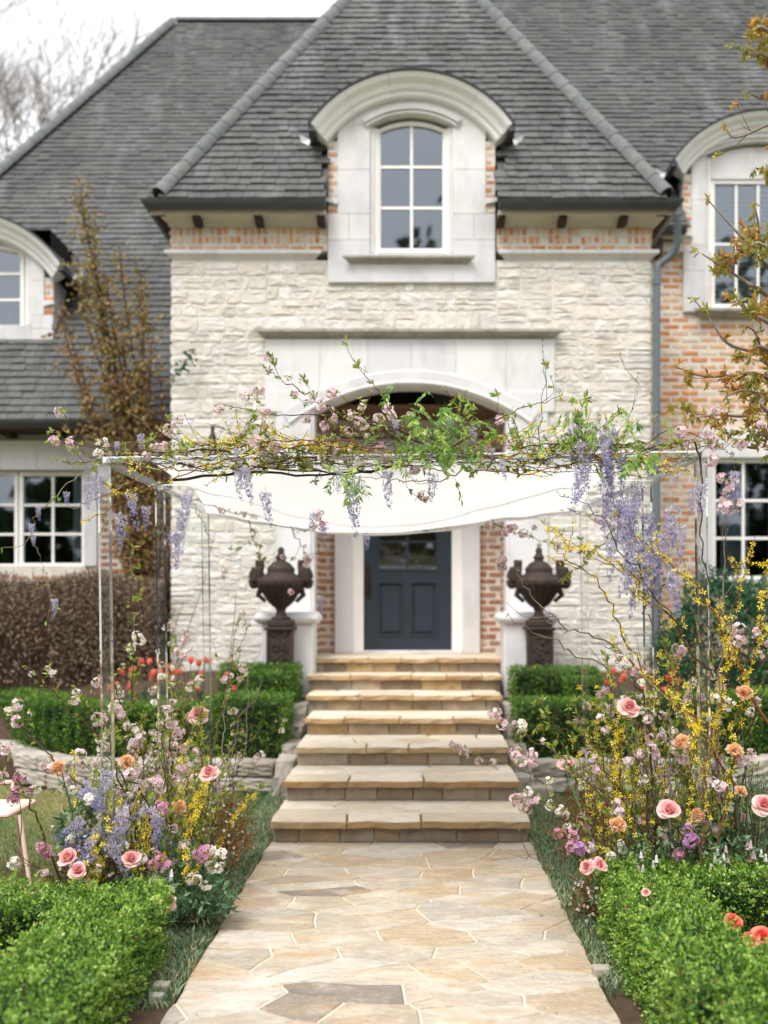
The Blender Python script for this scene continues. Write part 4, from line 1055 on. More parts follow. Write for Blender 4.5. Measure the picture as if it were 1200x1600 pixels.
b = B(); box(b, -9.3, TX0 - .03, LYE + .03, YLW, LZE - .1, LZE - .06); part(b, 'soffit', M['darkwood'], house)
for px in (-60, 22, 102, 180, 255):
    b = B(); xx = PX(px, YLW); box(b, xx - .05, xx + .05, YLW - .25, YLW - .015, PZ(686, YLW), LZE - .1); part(b, 'bracket', M['darkwood'], house)
block(PX(132, YLW), PX(153, YLW), PZ(885, YLW), PZ(735, YLW), YLW - .03, YLW + .3, house, nm='window_jamb')
window((PX(-100, YLW) + PX(25, YLW)) / 2 + .0, YLW + .05, PZ(886, YLW), PZ(736, YLW), (PX(25, YLW) - PX(-100, YLW)) / 2, 3, 3, 0, .04, .03, 'shaded_window_glass')
window((PX(27, YLW) + PX(132, YLW)) / 2, YLW + .05, PZ(886, YLW), PZ(736, YLW), (PX(132, YLW) - PX(27, YLW)) / 2, 2, 3, 0, .05, .03, 'shaded_window_glass')
b = B()
for k in range(7): tube(b, [(PX(108, YLW) + .032 * k, YLW + .2, PZ(885, YLW)), (PX(108, YLW) + .032 * k, YLW + .2, PZ(740, YLW))], .02, .018, 6, R.random())
part(b, 'curtain', M['curtain'], house)

# ---- porch: brick side walls, back wall, door
YB = 11.6
b = B(); box(b, AX0 - .25, AX0 - .0, YF + .3, YB, .9, 3.9); box(b, AX1, AX1 + .25, YF + .3, YB, .9, 3.9); box(b, AX0 - .25, PX(523, YB), YB, YB + .2, .9, 3.9); box(b, PX(750, YB), AX1 + .25, YB, YB + .2, .9, 3.9); box(b, PX(523, YB), PX(750, YB), YB, YB + .2, PZ(690, YB), 3.9)
pw = part(b, 'porch_wall', M['mortar_pink'], house)
it = brick_rows(AX0, PX(523, YB), 1.06, 3.8, YB + .015, .19) + brick_rows(PX(750, YB), AX1, 1.06, 3.8, YB + .015, .19) + brick_rows(PX(523, YB), PX(750, YB), PZ(688, YB), 3.8, YB + .015, .19)
it += brick_side(YF + .28, YB - .03, 1.06, 3.8, AX0 - .015, RY90) + brick_side(YF + .28, YB - .03, 1.06, 3.8, AX1 + .015, RYm90)
pieces_inst(it, BV, 'brick', 'bricks', M['brick_dull'], pw, 170)
for k in range(9):
    yy = YF + .26 + k * .115; b = B(); box(b, AX0, AX1, yy, yy + .108, 3.86 + .0005 * k, 3.9); part(b, 'ceiling_board', M['ceiling'], house)
dx0, dx1, dz0, dz1 = PX(568, YB), PX(706, YB), 1.06, PZ(716, YB)
frm = B(); cbox(frm, PX(523, YB), PX(551, YB), YB - .07, YB + .1, 1.05, PZ(705, YB), .01, .3); cbox(frm, PX(722, YB), PX(750, YB), YB - .07, YB + .1, 1.05, PZ(705, YB), .01, .3); cbox(frm, PX(520, YB), PX(753, YB), YB - .08, YB + .1, PZ(705, YB), PZ(688, YB), .01, .6)
part(frm, 'door_surround', M['limestone'], house)
frm = B(); box(frm, PX(551, YB), dx0, YB - .02, YB + .1, 1.05, dz1 + .08); box(frm, dx1, PX(722, YB), YB - .02, YB + .1, 1.05, dz1 + .08); box(frm, dx0, dx1, YB - .02, YB + .1, dz1, dz1 + .078); part(frm, 'door_frame', M['white'], house)
frm = B(); cbox(frm, PX(556, YB), PX(716, YB), YB - .09, YB + .1, 1.049, dz0 + .025, .006); part(frm, 'threshold', M['limestone'], house)
yd = YB + .03
def rect_frame(b, x0, x1, z0, z1, w, y0, y1): box(b, x0, x0 + w, y0, y1, z0, z1); box(b, x1 - w, x1, y0, y1, z0, z1); box(b, x0 + w, x1 - w, y0, y1, z0, z0 + w); box(b, x0 + w, x1 - w, y0, y1, z1 - w, z1)
gzb, gzt = PZ(892, YB), PZ(765, YB); gxa, gxb = PX(590, YB), PX(684, YB)
db = B()
box(db, dx0, gxa, yd, yd + .05, dz0 + .027, dz1 - .002); box(db, gxb, dx1, yd, yd + .05, dz0 + .027, dz1 - .002); box(db, gxa, gxb, yd, yd + .05, gzt, dz1 - .002)
box(db, gxa, gxb, yd, yd + .05, PZ(908, YB), gzb); box(db, gxa, gxb, yd, yd + .05, dz0 + .027, PZ(994, YB)); box(db, PX(632, YB), PX(641, YB), yd, yd + .05, PZ(994, YB), PZ(908, YB)); box(db, gxa, gxb, yd + .025, yd + .05, PZ(994, YB), PZ(908, YB))
dr = part(db, 'door', M['door'], house)
for xa, xb in ((gxa, PX(632, YB)), (PX(641, YB), gxb)):
    b = B(); rect_frame(b, xa, xb, PZ(994, YB), PZ(908, YB), .022, yd - .012, yd + .02); box(b, xa + .06, xb - .06, yd + .008, yd + .03, PZ(994, YB) + .06, PZ(908, YB) - .06); part(b, 'door_panel', M['door'], dr)
b = B(); rect_frame(b, gxa, gxb, gzb, gzt, .02, yd - .012, yd + .02); xm = (gxa + gxb) / 2; box(b, xm - .012, xm + .012, yd - .005, yd + .02, gzb, gzt); 
for py in (846, 806): box(b, gxa, gxb, yd - .004, yd + .019, PZ(py, YB) - .012, PZ(py, YB) + .012)
part(b, 'glazing_bar', M['door'], dr)
for xa, xb in ((gxa, xm), (xm, gxb)):
    for za, zb in ((gzb, PZ(846, YB)), (PZ(846, YB), PZ(806, YB)), (PZ(806, YB), gzt)):
        b = B(); box(b, xa + .005, xb - .005, yd + .008, yd + .014, za + .005, zb - .005); part(b, 'pane', M['window_glass'], dr)
b = B(); box(b, dx0, dx1, yd + .2, yd + .25, 1.5, 3.2); part(b, 'room', M['ceiling'], house)
b = B(); cbox(b, dx0 + .025, dx0 + .085, yd - .012, yd, PZ(935, YB), PZ(882, YB), .004); tube(b, catmull([(dx0 + .055, yd - .01, PZ(925, YB)), (dx0 + .055, yd - .06, PZ(918, YB)), (dx0 + .055, yd - .065, PZ(905, YB)), (dx0 + .055, yd - .01, PZ(895, YB))], 5), .011, .011, 6); part(b, 'door_handle', M['bronze'], dr)

# ---- piers and urns
def pier(x0, x1, lab):
    t = root('stone_pier', ((x0 + x1) / 2, 10.3, .9), lab, 'stone pier')
    b = B(); cbox(b, x0 + .04, x1 - .03, 10.12, YF - .05, .6, PZ(975, 10.1), .012, .3); part(b, 'shaft', M['limestone'], t)
    b = B(); c = PZ(975, 10.1); prof = [(0, 0), (.03, .02), (.05, .05), (.05, .075), (.03, .105), (-.02, .125)]
    V = []
    for o, z in prof: V += [(x0 + .02 - o, 10.1 - o, c + z), (x1 - .02 + o, 10.1 - o, c + z), (x1 - .02 + o, YF - .05, c + z), (x0 + .02 - o, YF - .05, c + z)]
    F = [(i * 4 + j, i * 4 + (j + 1) % 4, i * 4 + 4 + (j + 1) % 4, i * 4 + 4 + j) for i in range(5) for j in range(4)] + [(20, 21, 22, 23), (3, 2, 1, 0)]
    b.add(V, F, .7); part(b, 'cap', M['limestone'], t)
pier(PX(402, 10.1), PX(493, 10.1), 'pale limestone pier with rounded cap behind the urn nearer the lawn chair')
pier(PX(782, 10.1), PX(868, 10.1), 'pale limestone pier with rounded cap behind the urn nearer the downpipe')
UY = 9.95
urn_prof = [(1e-3, 0), (.10, 0), (.10, .02), (.06, .04), (.045, .09), (.06, .13), (.10, .17), (.15, .25), (.20, .33), (.235, .38), (.245, .42), (.235, .455), (.19, .475), (.175, .50)]
lid_prof = [(.175, .5), (.165, .505), (.15, .53), (.16, .555), (.15, .575), (.13, .60), (.095, .635), (.055, .65), (.05, .67), (.07, .69), (.05, .71), (.035, .74), (.04, .77), (.025, .80), (.001, .81)]
def urn(px, lab, lab2):
    x = PX(px, UY); zb = PZ(968, UY)
    t = root('urn', (x, UY, zb), lab, 'urn'); sc = .93
    b = B(); lathe(b, (x, UY, zb), [(r * 1.1 * sc, z * sc) for r, z in urn_prof], 32); 
    for k in range(20):                                  # gadroons on the lower bowl
        a = k * 2 * math.pi / 20; tube(b, [(x + r * math.cos(a), UY + r * math.sin(a), zb + z) for r, z in ((.07, .13), (.12, .18), (.17, .26), (.215, .33), (.24, .37))], .006, .02, 5)
    part(b, 'bowl', M['iron'], t)
    b = B(); lathe(b, (x, UY, zb), [(r * sc * .98, z * sc) for r, z in lid_prof], 28); part(b, 'lid', M['iron'], t)
    for sg in (-1, 1):                                   # satyr-like scrolled handles
        b = B(); q = [(.17, .42), (.25, .40), (.31, .38), (.325, .44), (.315, .52), (.275, .555), (.24, .53), (.235, .48)]
        tube(b, catmull([(x + sg * a * sc, UY, zb + z * sc) for a, z in q], 4), .04, .03, 8, radii=None)
        V, F, va, sm = rock(np.array([x + sg * .235 * sc, UY, zb + .61 * sc]), (.085, .09, .1), rw); b.add(V, F, .4, 0, True)
        V, F, va, sm = rock(np.array([x + sg * .26 * sc, UY, zb + .50 * sc]), (.12, .12, .16), rw); b.add(V, F, .6, 0, True)
        tube(b, [(x + sg * .20 * sc, UY - .0, zb + .40 * sc), (x + sg * .25 * sc, UY - .02, zb + .27 * sc), (x + sg * .17 * sc, UY - .01, zb + .2 * sc)], .04, .02, 7)
        part(b, 'handle', M['iron'], t)
    t2 = root('plinth', (x, UY, .95), lab2, 'plinth')
    h = .138
    b = B()
    box(b, x - h, x + h, UY - h, UY + h, .85, 1.0); box(b, x - h + .02, x + h - .02, UY - h + .02, UY + h - .02, 1.0, zb - .11); part(b, 'pedestal_body', M['iron'], t2)
    b = B(); cbox(b, x - h - .015, x + h + .015, UY - h - .015, UY + h + .015, zb - .11, zb - .075, .01); cbox(b, x - h + .01, x + h - .01, UY - h + .01, UY + h - .01, zb - .075, zb - .002, .015); part(b, 'cap', M['iron'], t2)
    b = B(); rect_frame(b, x - h + .005, x + h - .005, 1.0, zb - .112, .022, UY - h + .006, UY - h + .03)
    for k in range(26):                                 # relief ornament in the front panel
        a = R.uniform(0, 6.28); V, F, va, sm = rock(np.array([x + R.uniform(-.07, .07), UY - h + .018, R.uniform(1.04, zb - .15)]), (.03, .02, .035), rw); b.add(V, F, va, 0, True)
    part(b, 'relief_panel', M['iron'], t2)
urn(439, 'dark rusty iron urn with lid and scrolled handles, nearer the lawn chair', 'black iron plinth carrying the urn nearer the lawn chair')
urn(842, 'dark rusty iron urn with lid and scrolled handles, nearer the downpipe', 'black iron plinth carrying the urn nearer the downpipe')
# wall lanterns
for px, lab in ((337, 'dark wall lantern on the white stone between the vine and the arch'), (941, 'dark wall lantern on the white stone between the arch and the downpipe')):
    x = xf(px); y = YF - .16; t = root('wall_lantern', (x, y, zf(760)), lab, 'lantern')
    b = B(); lathe(b, (x, y, zf(690)), [(.045, 0), (.042, .02), (.024, .06), (.018, .09), (.024, .11), (.020, .14), (.001, .155)], 10); part(b, 'roof', M['bronze'], t)
    b = B(); lathe(b, (x, y, zf(735)), [(.001, -.03), (.02, 0), (.03, .02)], 10)
    for k in range(6):
        a = k * math.pi / 3; tube(b, [(x + .03 * math.cos(a), y + .03 * math.sin(a), zf(734)), (x + .042 * math.cos(a), y + .042 * math.sin(a), zf(690))], .006, .006, 4)
    tube(b, catmull([(x, y, zf(735) - .02), (x, y + .05, zf(745)), (x, YF - .01, zf(742))], 5), .012, .012, 6); part(b, 'frame', M['bronze'], t)
# ------------------------------------------------------------------ canopy of clear acrylic with a draped cloth
YN, YM, YR3 = 4.82, 6.02, 7.64
can = root('wedding_canopy', (-.05, YN, 0), 'clear acrylic wedding canopy on square posts with white draped cloth over the path', 'canopy')
LEAN = .013                                                   # whole frame leans a touch
def cx_(x, z, x0): return x + LEAN * (2.4 - z)
posts = [(PX(162.5, YN), YN, 2.39), (PX(1094.5, YN), YN, 2.42), (PX(250, YM), YM, 2.40), (PX(1010, YM), YM, 2.43), (PX(320.5, YR3), YR3, 2.40), (PX(911.5, YR3), YR3, 2.43)]
for x, y, zt in posts:
    h = .026; b = B(); V = []
    for z in (0.0, zt - .045):
        for dx, dy in ((-h, -h), (h, -h), (h, h), (-h, h)): V.append((x + dx + LEAN * (2.4 - z), y + dy, z))
    b.add(V, BOXF); part(b, 'post', M['acrylic'], can)
def beam(p, q, h=.017, nm='beam', m='acrylic'):
    p, q = np.array(p), np.array(q); d = unit(q - p); up = np.array([0, 0, 1.]); s = unit(np.cross(d, up)); b = B()
    obox(b, (p + q) / 2, d, s, np.cross(s, d), np.linalg.norm(q - p), 2 * h, 2 * h); return part(b, nm, M[m], can)
for (a, c) in ((0, 1), (2, 3), (4, 5)):
    P, Q = posts[a], posts[c]; beam((P[0] + .0, P[1], P[2] - .022), (Q[0] + .0, Q[1], Q[2] - .022))
for (a, c) in ((0, 2), (2, 4), (1, 3), (3, 5)):
    P, Q = posts[a], posts[c]; d = unit(np.array(Q) - np.array(P)); beam(np.array((P[0], P[1], P[2] - .022)) + d * .024, np.array((Q[0], Q[1], Q[2] - .022)) - d * .024, m='sheet')
def sheetp(P, Q, z0a, z1a, z0b, z1b, yoff=0):
    b = B(); t = .003; V = []
    for (x, y), za, zb in ((P, z0a, z1a), (Q, z0b, z1b)): V += [(x, y, za), (x, y, zb)]
    b.add([V[0], V[2], V[3], V[1]], [(0, 1, 2, 3)])
    b2 = B(); n = unit(np.cross([Q[0] - P[0], Q[1] - P[1], 0], [0, 0, 1])) * t
    Vf = [np.array(v) + n for v in (V[0], V[2], V[3], V[1])]; Vb = [np.array(v) - n for v in (V[0], V[2], V[3], V[1])]
    b2.add(Vf + Vb, BOXF); return part(b2, 'header_panel', M['sheet'], can)
sheetp((posts[0][0] + .025, YN), (posts[2][0] - .0, YN), 2.20, 2.344, 2.20, 2.344)
sheetp((posts[3][0] + .0, YN), (posts[1][0] - .025, YN), 2.22, 2.374, 2.22, 2.374)
# cloth: hangs from the frame top, sagging between the posts
b = B(); nu, nv = 60, 44; V = []
fx0, fx1, bx0, bx1 = posts[0][0] + .22, posts[1][0] - .30, posts[4][0] + .02, posts[5][0] - .02
for j in range(nv + 1):
    v = j / nv; y = YN + .05 + (YR3 - YN - .1) * v
    for i in range(nu + 1):
        u = i / nu
        a0 = fx0 * (1 - v) + bx0 * v; a1 = fx1 * (1 - v) + bx1 * v; x = a0 + (a1 - a0) * u
        x += .08 * math.sin(v * 3.1) * (1 if u < .5 else -1) * abs(2 * u - 1)
        z = 2.375 + .03 * u - .02 * v
        sag = math.sin(math.pi * u) ** 1.25
        z -= sag * (.165 * math.sin(math.pi * v) ** .9 * (1 + .2 * math.cos(u * 3.1)) + .135 * v * (1.12 - .45 * u)) + .01 * v
        z += (.009 * math.sin(u * 34 + v * 7) + .005 * math.sin(u * 61 - v * 9)) * (1 - sag * .8) + .010 * math.sin(u * 7 - v * 11) + .0025 * math.sin(u * 23 + v * 21)
        V.append((x, y, z))
F = [(j * (nu + 1) + i, j * (nu + 1) + i + 1, (j + 1) * (nu + 1) + i + 1, (j + 1) * (nu + 1) + i) for j in range(nv) for i in range(nu)]
b.add(V, F, .5, 0, True)
Vn = np.array(V).reshape(nv + 1, nu + 1, 3)
for edge in (Vn[-1], Vn[0]): tube(b, edge[::2], .004, .004, 4)
# back hem falls a little below the far beam
L = Vn[-1][::2]; V = []
for p in L: V.append(p)
for k, p in enumerate(L): u = k / (len(L) - 1); V.append(p + np.array([0, .01, -.012 - .035 * math.sin(math.pi * u) * (1 - .4 * u)]))
m_ = len(L); b.add(V, [(i, i + 1, m_ + i + 1, m_ + i) for i in range(m_ - 1)], .5, 0, True)
cl = part(b, 'draped_cloth', M['cloth'], can)

# ------------------------------------------------------------------ leaves and petals, vectorised
def nrm(a): return a / (np.linalg.norm(a, axis=-1, keepdims=True) + 1e-9)
def leafq(C, D, size, wr=.45, r=NR, fold=.15, up=None):
    """one folded rhombus leaf per row: base C, direction D"""
    n = len(C); D = nrm(D); rnd = r.normal(0, 1, (n, 3)) if up is None else np.broadcast_to(np.asarray(up, float), (n, 3)) + r.normal(0, .35, (n, 3))
    S = nrm(np.cross(D, rnd)); Nn = np.cross(S, D); size = np.broadcast_to(size, (n,))[:, None]
    m1 = C + D * size * .45
    return np.stack([C, m1 + S * size * wr * .5 - Nn * size * fold * .5, C + D * size - Nn * size * fold, m1 - S * size * wr * .5 - Nn * size * fold * .5 + Nn * size * fold * .3], 1)
def flowerq(C, Nn, size, np_=5, cup=.3, wr=.8, r=NR):
    """np_ rhombus petals round each centre"""
    n = len(C); Nn = nrm(Nn); T = nrm(np.cross(Nn, r.normal(0, 1, (n, 3)))); Bt = np.cross(Nn, T); size = np.broadcast_to(size, (n,))[:, None]
    Q = []
    for k in range(np_):
        a = 2 * math.pi * k / np_ + r.uniform(-.2, .2, (n, 1)); d = T * np.cos(a) + Bt * np.sin(a); p = np.cross(Nn, d)
        c1 = C + d * size * .06; mid = C + d * size * .62 + Nn * size * cup * .7
        Q.append(np.stack([c1, mid + p * size * wr * .38, C + d * size + Nn * size * cup, mid - p * size * wr * .38], 1))
    return np.concatenate(Q)
def rdirs(n, r=NR): return nrm(r.normal(0, 1, (n, 3)))

# ---- clipped hedges
def hedge_surface(boxes, dens, r, bump=.02):
    """points with outward normals on the union surface of boxes (x0,x1,y0,y1,z0,z1)"""
    P = []; Nn = []
    for bi, (x0, x1, y0, y1, z0, z1) in enumerate(boxes):
        for ax, lo, hi in ((0, x0, x1), (1, y0, y1), (2, z0, z1)):
            for sgn, c in ((-1, lo), (1, hi)):
                if ax == 2 and sgn < 0: continue
                o = [i for i in range(3) if i != ax]; R_ = ((x0, x1), (y0, y1), (z0, z1))
                A = (R_[o[0]][1] - R_[o[0]][0]) * (R_[o[1]][1] - R_[o[1]][0]); n = int(A * dens)
                p = np.zeros((n, 3)); p[:, ax] = c; p[:, o[0]] = r.uniform(*R_[o[0]], n); p[:, o[1]] = r.uniform(*R_[o[1]], n)
                nn = np.zeros((n, 3)); nn[:, ax] = sgn
                ok = np.ones(n, bool)
                for bj, q in enumerate(boxes):
                    if bj == bi: continue
                    ins = (p[:, 0] > q[0] + .01) & (p[:, 0] < q[1] - .01) & (p[:, 1] > q[2] + .01) & (p[:, 1] < q[3] - .01) & (p[:, 2] < q[5] - .01)
                    ok &= ~ins
                P.append(p[ok]); Nn.append(nn[ok])
    P = np.concatenate(P); Nn = np.concatenate(Nn)
    w = np.sin(P[:, 0] * 9 + np.sin(P[:, 1] * 7) * 2) * np.sin(P[:, 1] * 8 + P[:, 2] * 11) + .6 * np.sin(P[:, 0] * 21 + P[:, 2] * 17 + P[:, 1] * 19)
    return P, Nn, w, P + Nn * (w * bump)[:, None]
def hedge(boxes, label, m, dens, leaf, per, seed, group=None, tipf=.25, name='box_hedge', rot=None, core=.05, spread=.03, bump=.02, wr=.6, sprigs=0):
    r = np.random.default_rng(seed); bx = boxes[0]
    c0 = np.array([(bx[0] + bx[1]) / 2, (bx[2] + bx[3]) / 2, bx[4]])
    P, Nn, w, S = hedge_surface(boxes, dens, r, bump)
    n = len(P); C = np.repeat(S, per, 0); NN = np.repeat(Nn, per, 0); m_ = n * per
    depth = np.abs(r.normal(0, 1, m_)) * spread
    off = r.normal(0, spread * .45, (m_, 3)); C = C + off - NN * depth[:, None] + NN * spread * .3
    D = nrm(NN * r.uniform(.1, 1.2, (m_, 1)) + rdirs(m_, r) * .9 + np.array([0, 0, .35]))
    Q = leafq(C, D, leaf * r.uniform(.45, 1.35, m_), wr, r)
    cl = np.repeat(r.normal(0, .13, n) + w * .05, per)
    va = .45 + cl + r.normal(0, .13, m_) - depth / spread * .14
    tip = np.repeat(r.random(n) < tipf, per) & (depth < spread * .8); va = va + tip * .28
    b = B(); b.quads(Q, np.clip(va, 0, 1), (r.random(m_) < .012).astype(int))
    if sprigs:                                           # shoots standing proud of the clipped face
        k = r.integers(0, n, sprigs); base = S[k]; dirs = nrm(Nn[k] + np.array([0, 0, .5]) + rdirs(sprigs, r) * .5); ln = r.uniform(.02, .055, sprigs)
        for t in np.linspace(.2, 1, 6):
            pp = base + dirs * (ln * t)[:, None]
            for s in range(2): b.quads(leafq(pp, nrm(dirs * .6 + rdirs(sprigs, r)), leaf * r.uniform(.7, 1.15, sprigs), wr, r), np.clip(.72 + r.normal(0, .15, sprigs), 0, 1))
    t = root(name, c0, label, 'hedge', group)
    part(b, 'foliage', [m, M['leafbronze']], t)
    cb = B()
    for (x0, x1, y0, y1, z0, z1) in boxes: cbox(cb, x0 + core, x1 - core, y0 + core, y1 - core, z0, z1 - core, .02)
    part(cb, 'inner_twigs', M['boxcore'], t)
    return t
H = .365
hedge([(-4.5, -1.14, 4.12, 4.46, 0, H - .015), (-1.5, -1.14, 2.35, 4.12, 0, H - .015), (-4.5, -1.5, 2.7, 3.5, 0, H - .03)], 'fresh green box hedge on the lawn chair side with roses behind it', M['box'], 2600, .0165, 6, 1, sprigs=1600, bump=.012, spread=.028)
hedge([(.93, 1.27, 3.2, 4.78, 0, H), (1.25, 4.2, 4.45, 4.80, 0, H), (1.3, 4.2, 2.9, 3.62, 0, H), (1.02, 1.35, 2.8, 3.4, 0, H - .03)], 'fresh green box hedge wrapped round the bed of coral flowers', M['box'], 2600, .0165, 6, 2, sprigs=1600, bump=.012, spread=.028)
# mid hedges
mid = dict(m=M['boxdark'], dens=1500, leaf=.022, per=5, bump=.008, spread=.03, tipf=.1)
hedge([(-1.82, -1.17, 8.72, 9.35, .15, .78)], 'clipped dark green hedge block beside the steps, front one on the lawn chair side', seed=3, **mid)
def poly_hedge(pts, wd, z0, z1, label, seed, **k):
    """a clipped run following a polyline, built from short boxes"""
    bx = []
    pts = np.array(pts, float)
    for i in range(len(pts) - 1):
        n = max(1, int(np.linalg.norm(pts[i + 1] - pts[i]) / .16))
        for t in range(n): p = pts[i] + (pts[i + 1] - pts[i]) * (t + .5) / n; bx.append((p[0] - wd / 2, p[0] + wd / 2, p[1] - wd / 2, p[1] + wd / 2, z0, z1))
    return hedge(bx, label, seed=seed, **k)
poly_hedge([(-1.9, 8.95), (-2.8, 8.98), (-3.5, 9.4), (-4.2, 10.4), (-4.9, 11.2)], .42, .15, .70, 'long curving dark green hedge above the pale block wall beside the lawn with the chair', 4, **mid)
hedge([(-1.95, -1.17, 9.62, 10.0, .4, 1.02), (-1.6, -1.22, 9.35, 9.62, .4, .96)], 'clipped green hedge block in front of the urn nearer the lawn chair', seed=5, **mid)
hedge([(.96, 2.05, 8.8, 9.3, .15, .74)], 'clipped dark green hedge block beside the steps, front one on the downpipe side', seed=6, **mid)
hedge([(1.0, 1.85, 9.55, 9.95, .4, .99), (1.5, 1.85, 9.3, 9.55, .4, .92)], 'clipped green hedge block in front of the urn nearer the downpipe', seed=7, **mid)
poly_hedge([(2.2, 8.95), (2.8, 9.0), (3.5, 9.4), (4.3, 10.3)], .44, .15, .78, 'dark green clipped hedge behind the tall flowering branches below the white window', 8, **mid)

# big loose shrub in front of the brick wall, dormant hedge in front of the side window
def blob_shrub(name, c, rad, label, m, nleaf, leaf, seed, cat='shrub', sq=2.6, stems=14, wr=.5, gaps=.0, barkm='barkgrey'):
    r = np.random.default_rng(seed); c = np.array(c, float); rad = np.array(rad, float)
    D = rdirs(nleaf, r); D[:, 2] = np.abs(D[:, 2]) * 1.0 - .15
    k = (np.abs(D) ** sq).sum(1) ** (1 / sq); lump = 1 + .10 * np.sin(D[:, 0] * 7 + D[:, 2] * 5) + .08 * np.sin(D[:, 1] * 11 + D[:, 0] * 9 + D[:, 2] * 13)
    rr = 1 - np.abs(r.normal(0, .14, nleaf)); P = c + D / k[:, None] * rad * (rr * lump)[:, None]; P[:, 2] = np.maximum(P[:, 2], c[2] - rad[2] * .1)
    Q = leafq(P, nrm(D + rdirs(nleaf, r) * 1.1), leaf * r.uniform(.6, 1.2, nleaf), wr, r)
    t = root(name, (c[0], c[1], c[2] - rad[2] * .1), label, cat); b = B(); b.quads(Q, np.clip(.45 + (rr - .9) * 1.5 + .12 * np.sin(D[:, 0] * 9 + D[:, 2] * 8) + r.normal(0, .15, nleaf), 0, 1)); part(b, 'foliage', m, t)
    b = B()
    for i in range(stems):
        a = rdirs(1, r)[0]; a[2] = abs(a[2]) + .4; e = c + unit(a) * rad * .9; s0 = c + np.array([r.normal(0, .15), r.normal(0, .08), -rad[2] * .1]); mdl = (s0 + e) / 2 + r.normal(0, .06, 3)
        tube(b, catmull([s0, mdl, e], 5), .014, .004, 5, r.random())
    part(b, 'stems', M[barkm], t); return t
blob_shrub('green_shrub', (3.55, 10.5, .75), (.85, .6, 1.2), 'tall blue-green shrub in front of the white lower window by the brick wall', M['shrub'], 16000, .055, 11)
blob_shrub('green_shrub', (4.9, 10.4, .7), (.9, .6, 1.15), 'blue-green shrub further along the brick wall, cut by the picture edge', M['shrub'], 9000, .055, 12)
def brown_hedge(x0, x1, lab, seed):
    r = np.random.default_rng(seed); t = root('dormant_hedge', ((x0 + x1) / 2, 10.7, .5), lab, 'hedge'); n = 15000
    P = np.stack([r.uniform(x0, x1, n), r.uniform(10.4, 11.15, n), r.beta(2.4, 1.1, n) * 1.5 + .5], 1)
    P[:, 2] += .05 * np.sin(P[:, 0] * 5) - .03; sd = r.random(n) < .5; P[sd, 1] = 10.38 + np.abs(r.normal(0, .07, sd.sum()))
    b = B(); b.quads(leafq(P, rdirs(n, r), r.uniform(.02, .045, n), .6, r), np.clip(r.normal(.5, .22, n), 0, 1)); part(b, 'foliage', M['hedgebrown'], t)
    b = B()
    for i in range(230):
        x = r.uniform(x0, x1); y = r.uniform(10.42, 10.75); h = r.uniform(.9, 1.55); l = r.normal(0, .28)
        tube(b, catmull([(x, y, .5), (x + l * .4 + r.normal(0, .05), y, .5 + h * .45), (x + l, y + r.normal(0, .08), .5 + h)], 3), .009, .003, 4, r.random())
    part(b, 'twigs', M['barkcherry'], t)
    b = B(); box(b, x0 + .05, x1 - .05, 10.75, 11.1, .5, 1.9); part(b, 'inner_twigs', M['soil'], t)
brown_hedge(-7.2, -4.0, 'bare brown dormant hedge below the white-framed side window', 21); brown_hedge(-3.95, -2.75, 'bare brown dormant shrub below the reddish vine, beside the tower corner', 22)

# ---- generic branch builder
def polyline_at(P, t):
    P = np.asarray(P); d = np.r_[0, np.cumsum(np.linalg.norm(np.diff(P, axis=0), axis=1))]; s = np.clip(t, 0, 1) * d[-1]
    return np.stack([np.interp(s, d, P[:, k]) for k in range(3)], -1)
def tang_at(P, t): return nrm(polyline_at(P, np.minimum(t + .02, 1)) - polyline_at(P, np.maximum(t - .02, 0)))
# cherry clusters
CL = {}
def cluster_mesh(kind, n, rad, size, npet, seed, m, leafm=None):
    r = np.random.default_rng(seed); D = rdirs(n, r); C = D * rad * r.uniform(.6, 1.1, (n, 1)); b = B()
    sh = r.normal(0, .13, n)
    for q, (sz, cup) in enumerate(((1., .25), (.66, .6))):
        Q = flowerq(C, D + rdirs(n, r) * .3, size * sz, npet, cup, 1.0, r); b.quads(Q, np.clip(np.tile(sh, npet) + .62 - q * .25 + r.normal(0, .12, n * npet), 0, 1))
    k = 5; b.quads(leafq(np.zeros((k, 3)), rdirs(k, r), .03, .4, r), r.random(k), 1)
    return b.mesh(kind, [m, M['leaf']])
for s in range(5): CL[('pink', s)] = cluster_mesh('blossom_cluster', 10, .026, .0165, 6, 50 + s, M['pink'])
for s in range(4): CL[('white', s)] = cluster_mesh('blossom_cluster', 9, .024, .016, 5, 60 + s, M['white_p'])
for s in range(3): CL[('bud', s)] = cluster_mesh('blossom_cluster', 5, .014, .010, 4, 70 + s, M['pink'])
for s in range(3): CL[('magenta', s)] = cluster_mesh('blossom_cluster', 16, .028, .014, 5, 80 + s, M['magenta'])
for s in range(2): CL[('lilac', s)] = cluster_mesh('blossom_cluster', 16, .028, .014, 5, 90 + s, M['lilacp'])
def cluster(parent, kind, p, sc=1.):
    ks = [k for k in CL if k[0] == kind]; k = ks[R.randrange(len(ks))]
    a = Matrix.Rotation(R.uniform(0, 6.28), 3, 'Z') @ Matrix.Rotation(R.uniform(0, 3.1), 3, 'X'); return inst('blossom_cluster', CL[k], parent, p, a, sc * R.uniform(.8, 1.2))
def sprig(b, C, D, n, size, r, wr=.38, mi=0, base=.5, spread=.9, fold=.25):
    """tuft of leaves at C around D"""
    k = len(C)
    for i in range(n):
        d = nrm(D + rdirs(k, r) * spread); b.quads(leafq(C + D * size * .1 * i, d, size * r.uniform(.6, 1.2, k), wr, r, fold), np.clip(base + r.normal(0, .2, k), 0, 1), mi)
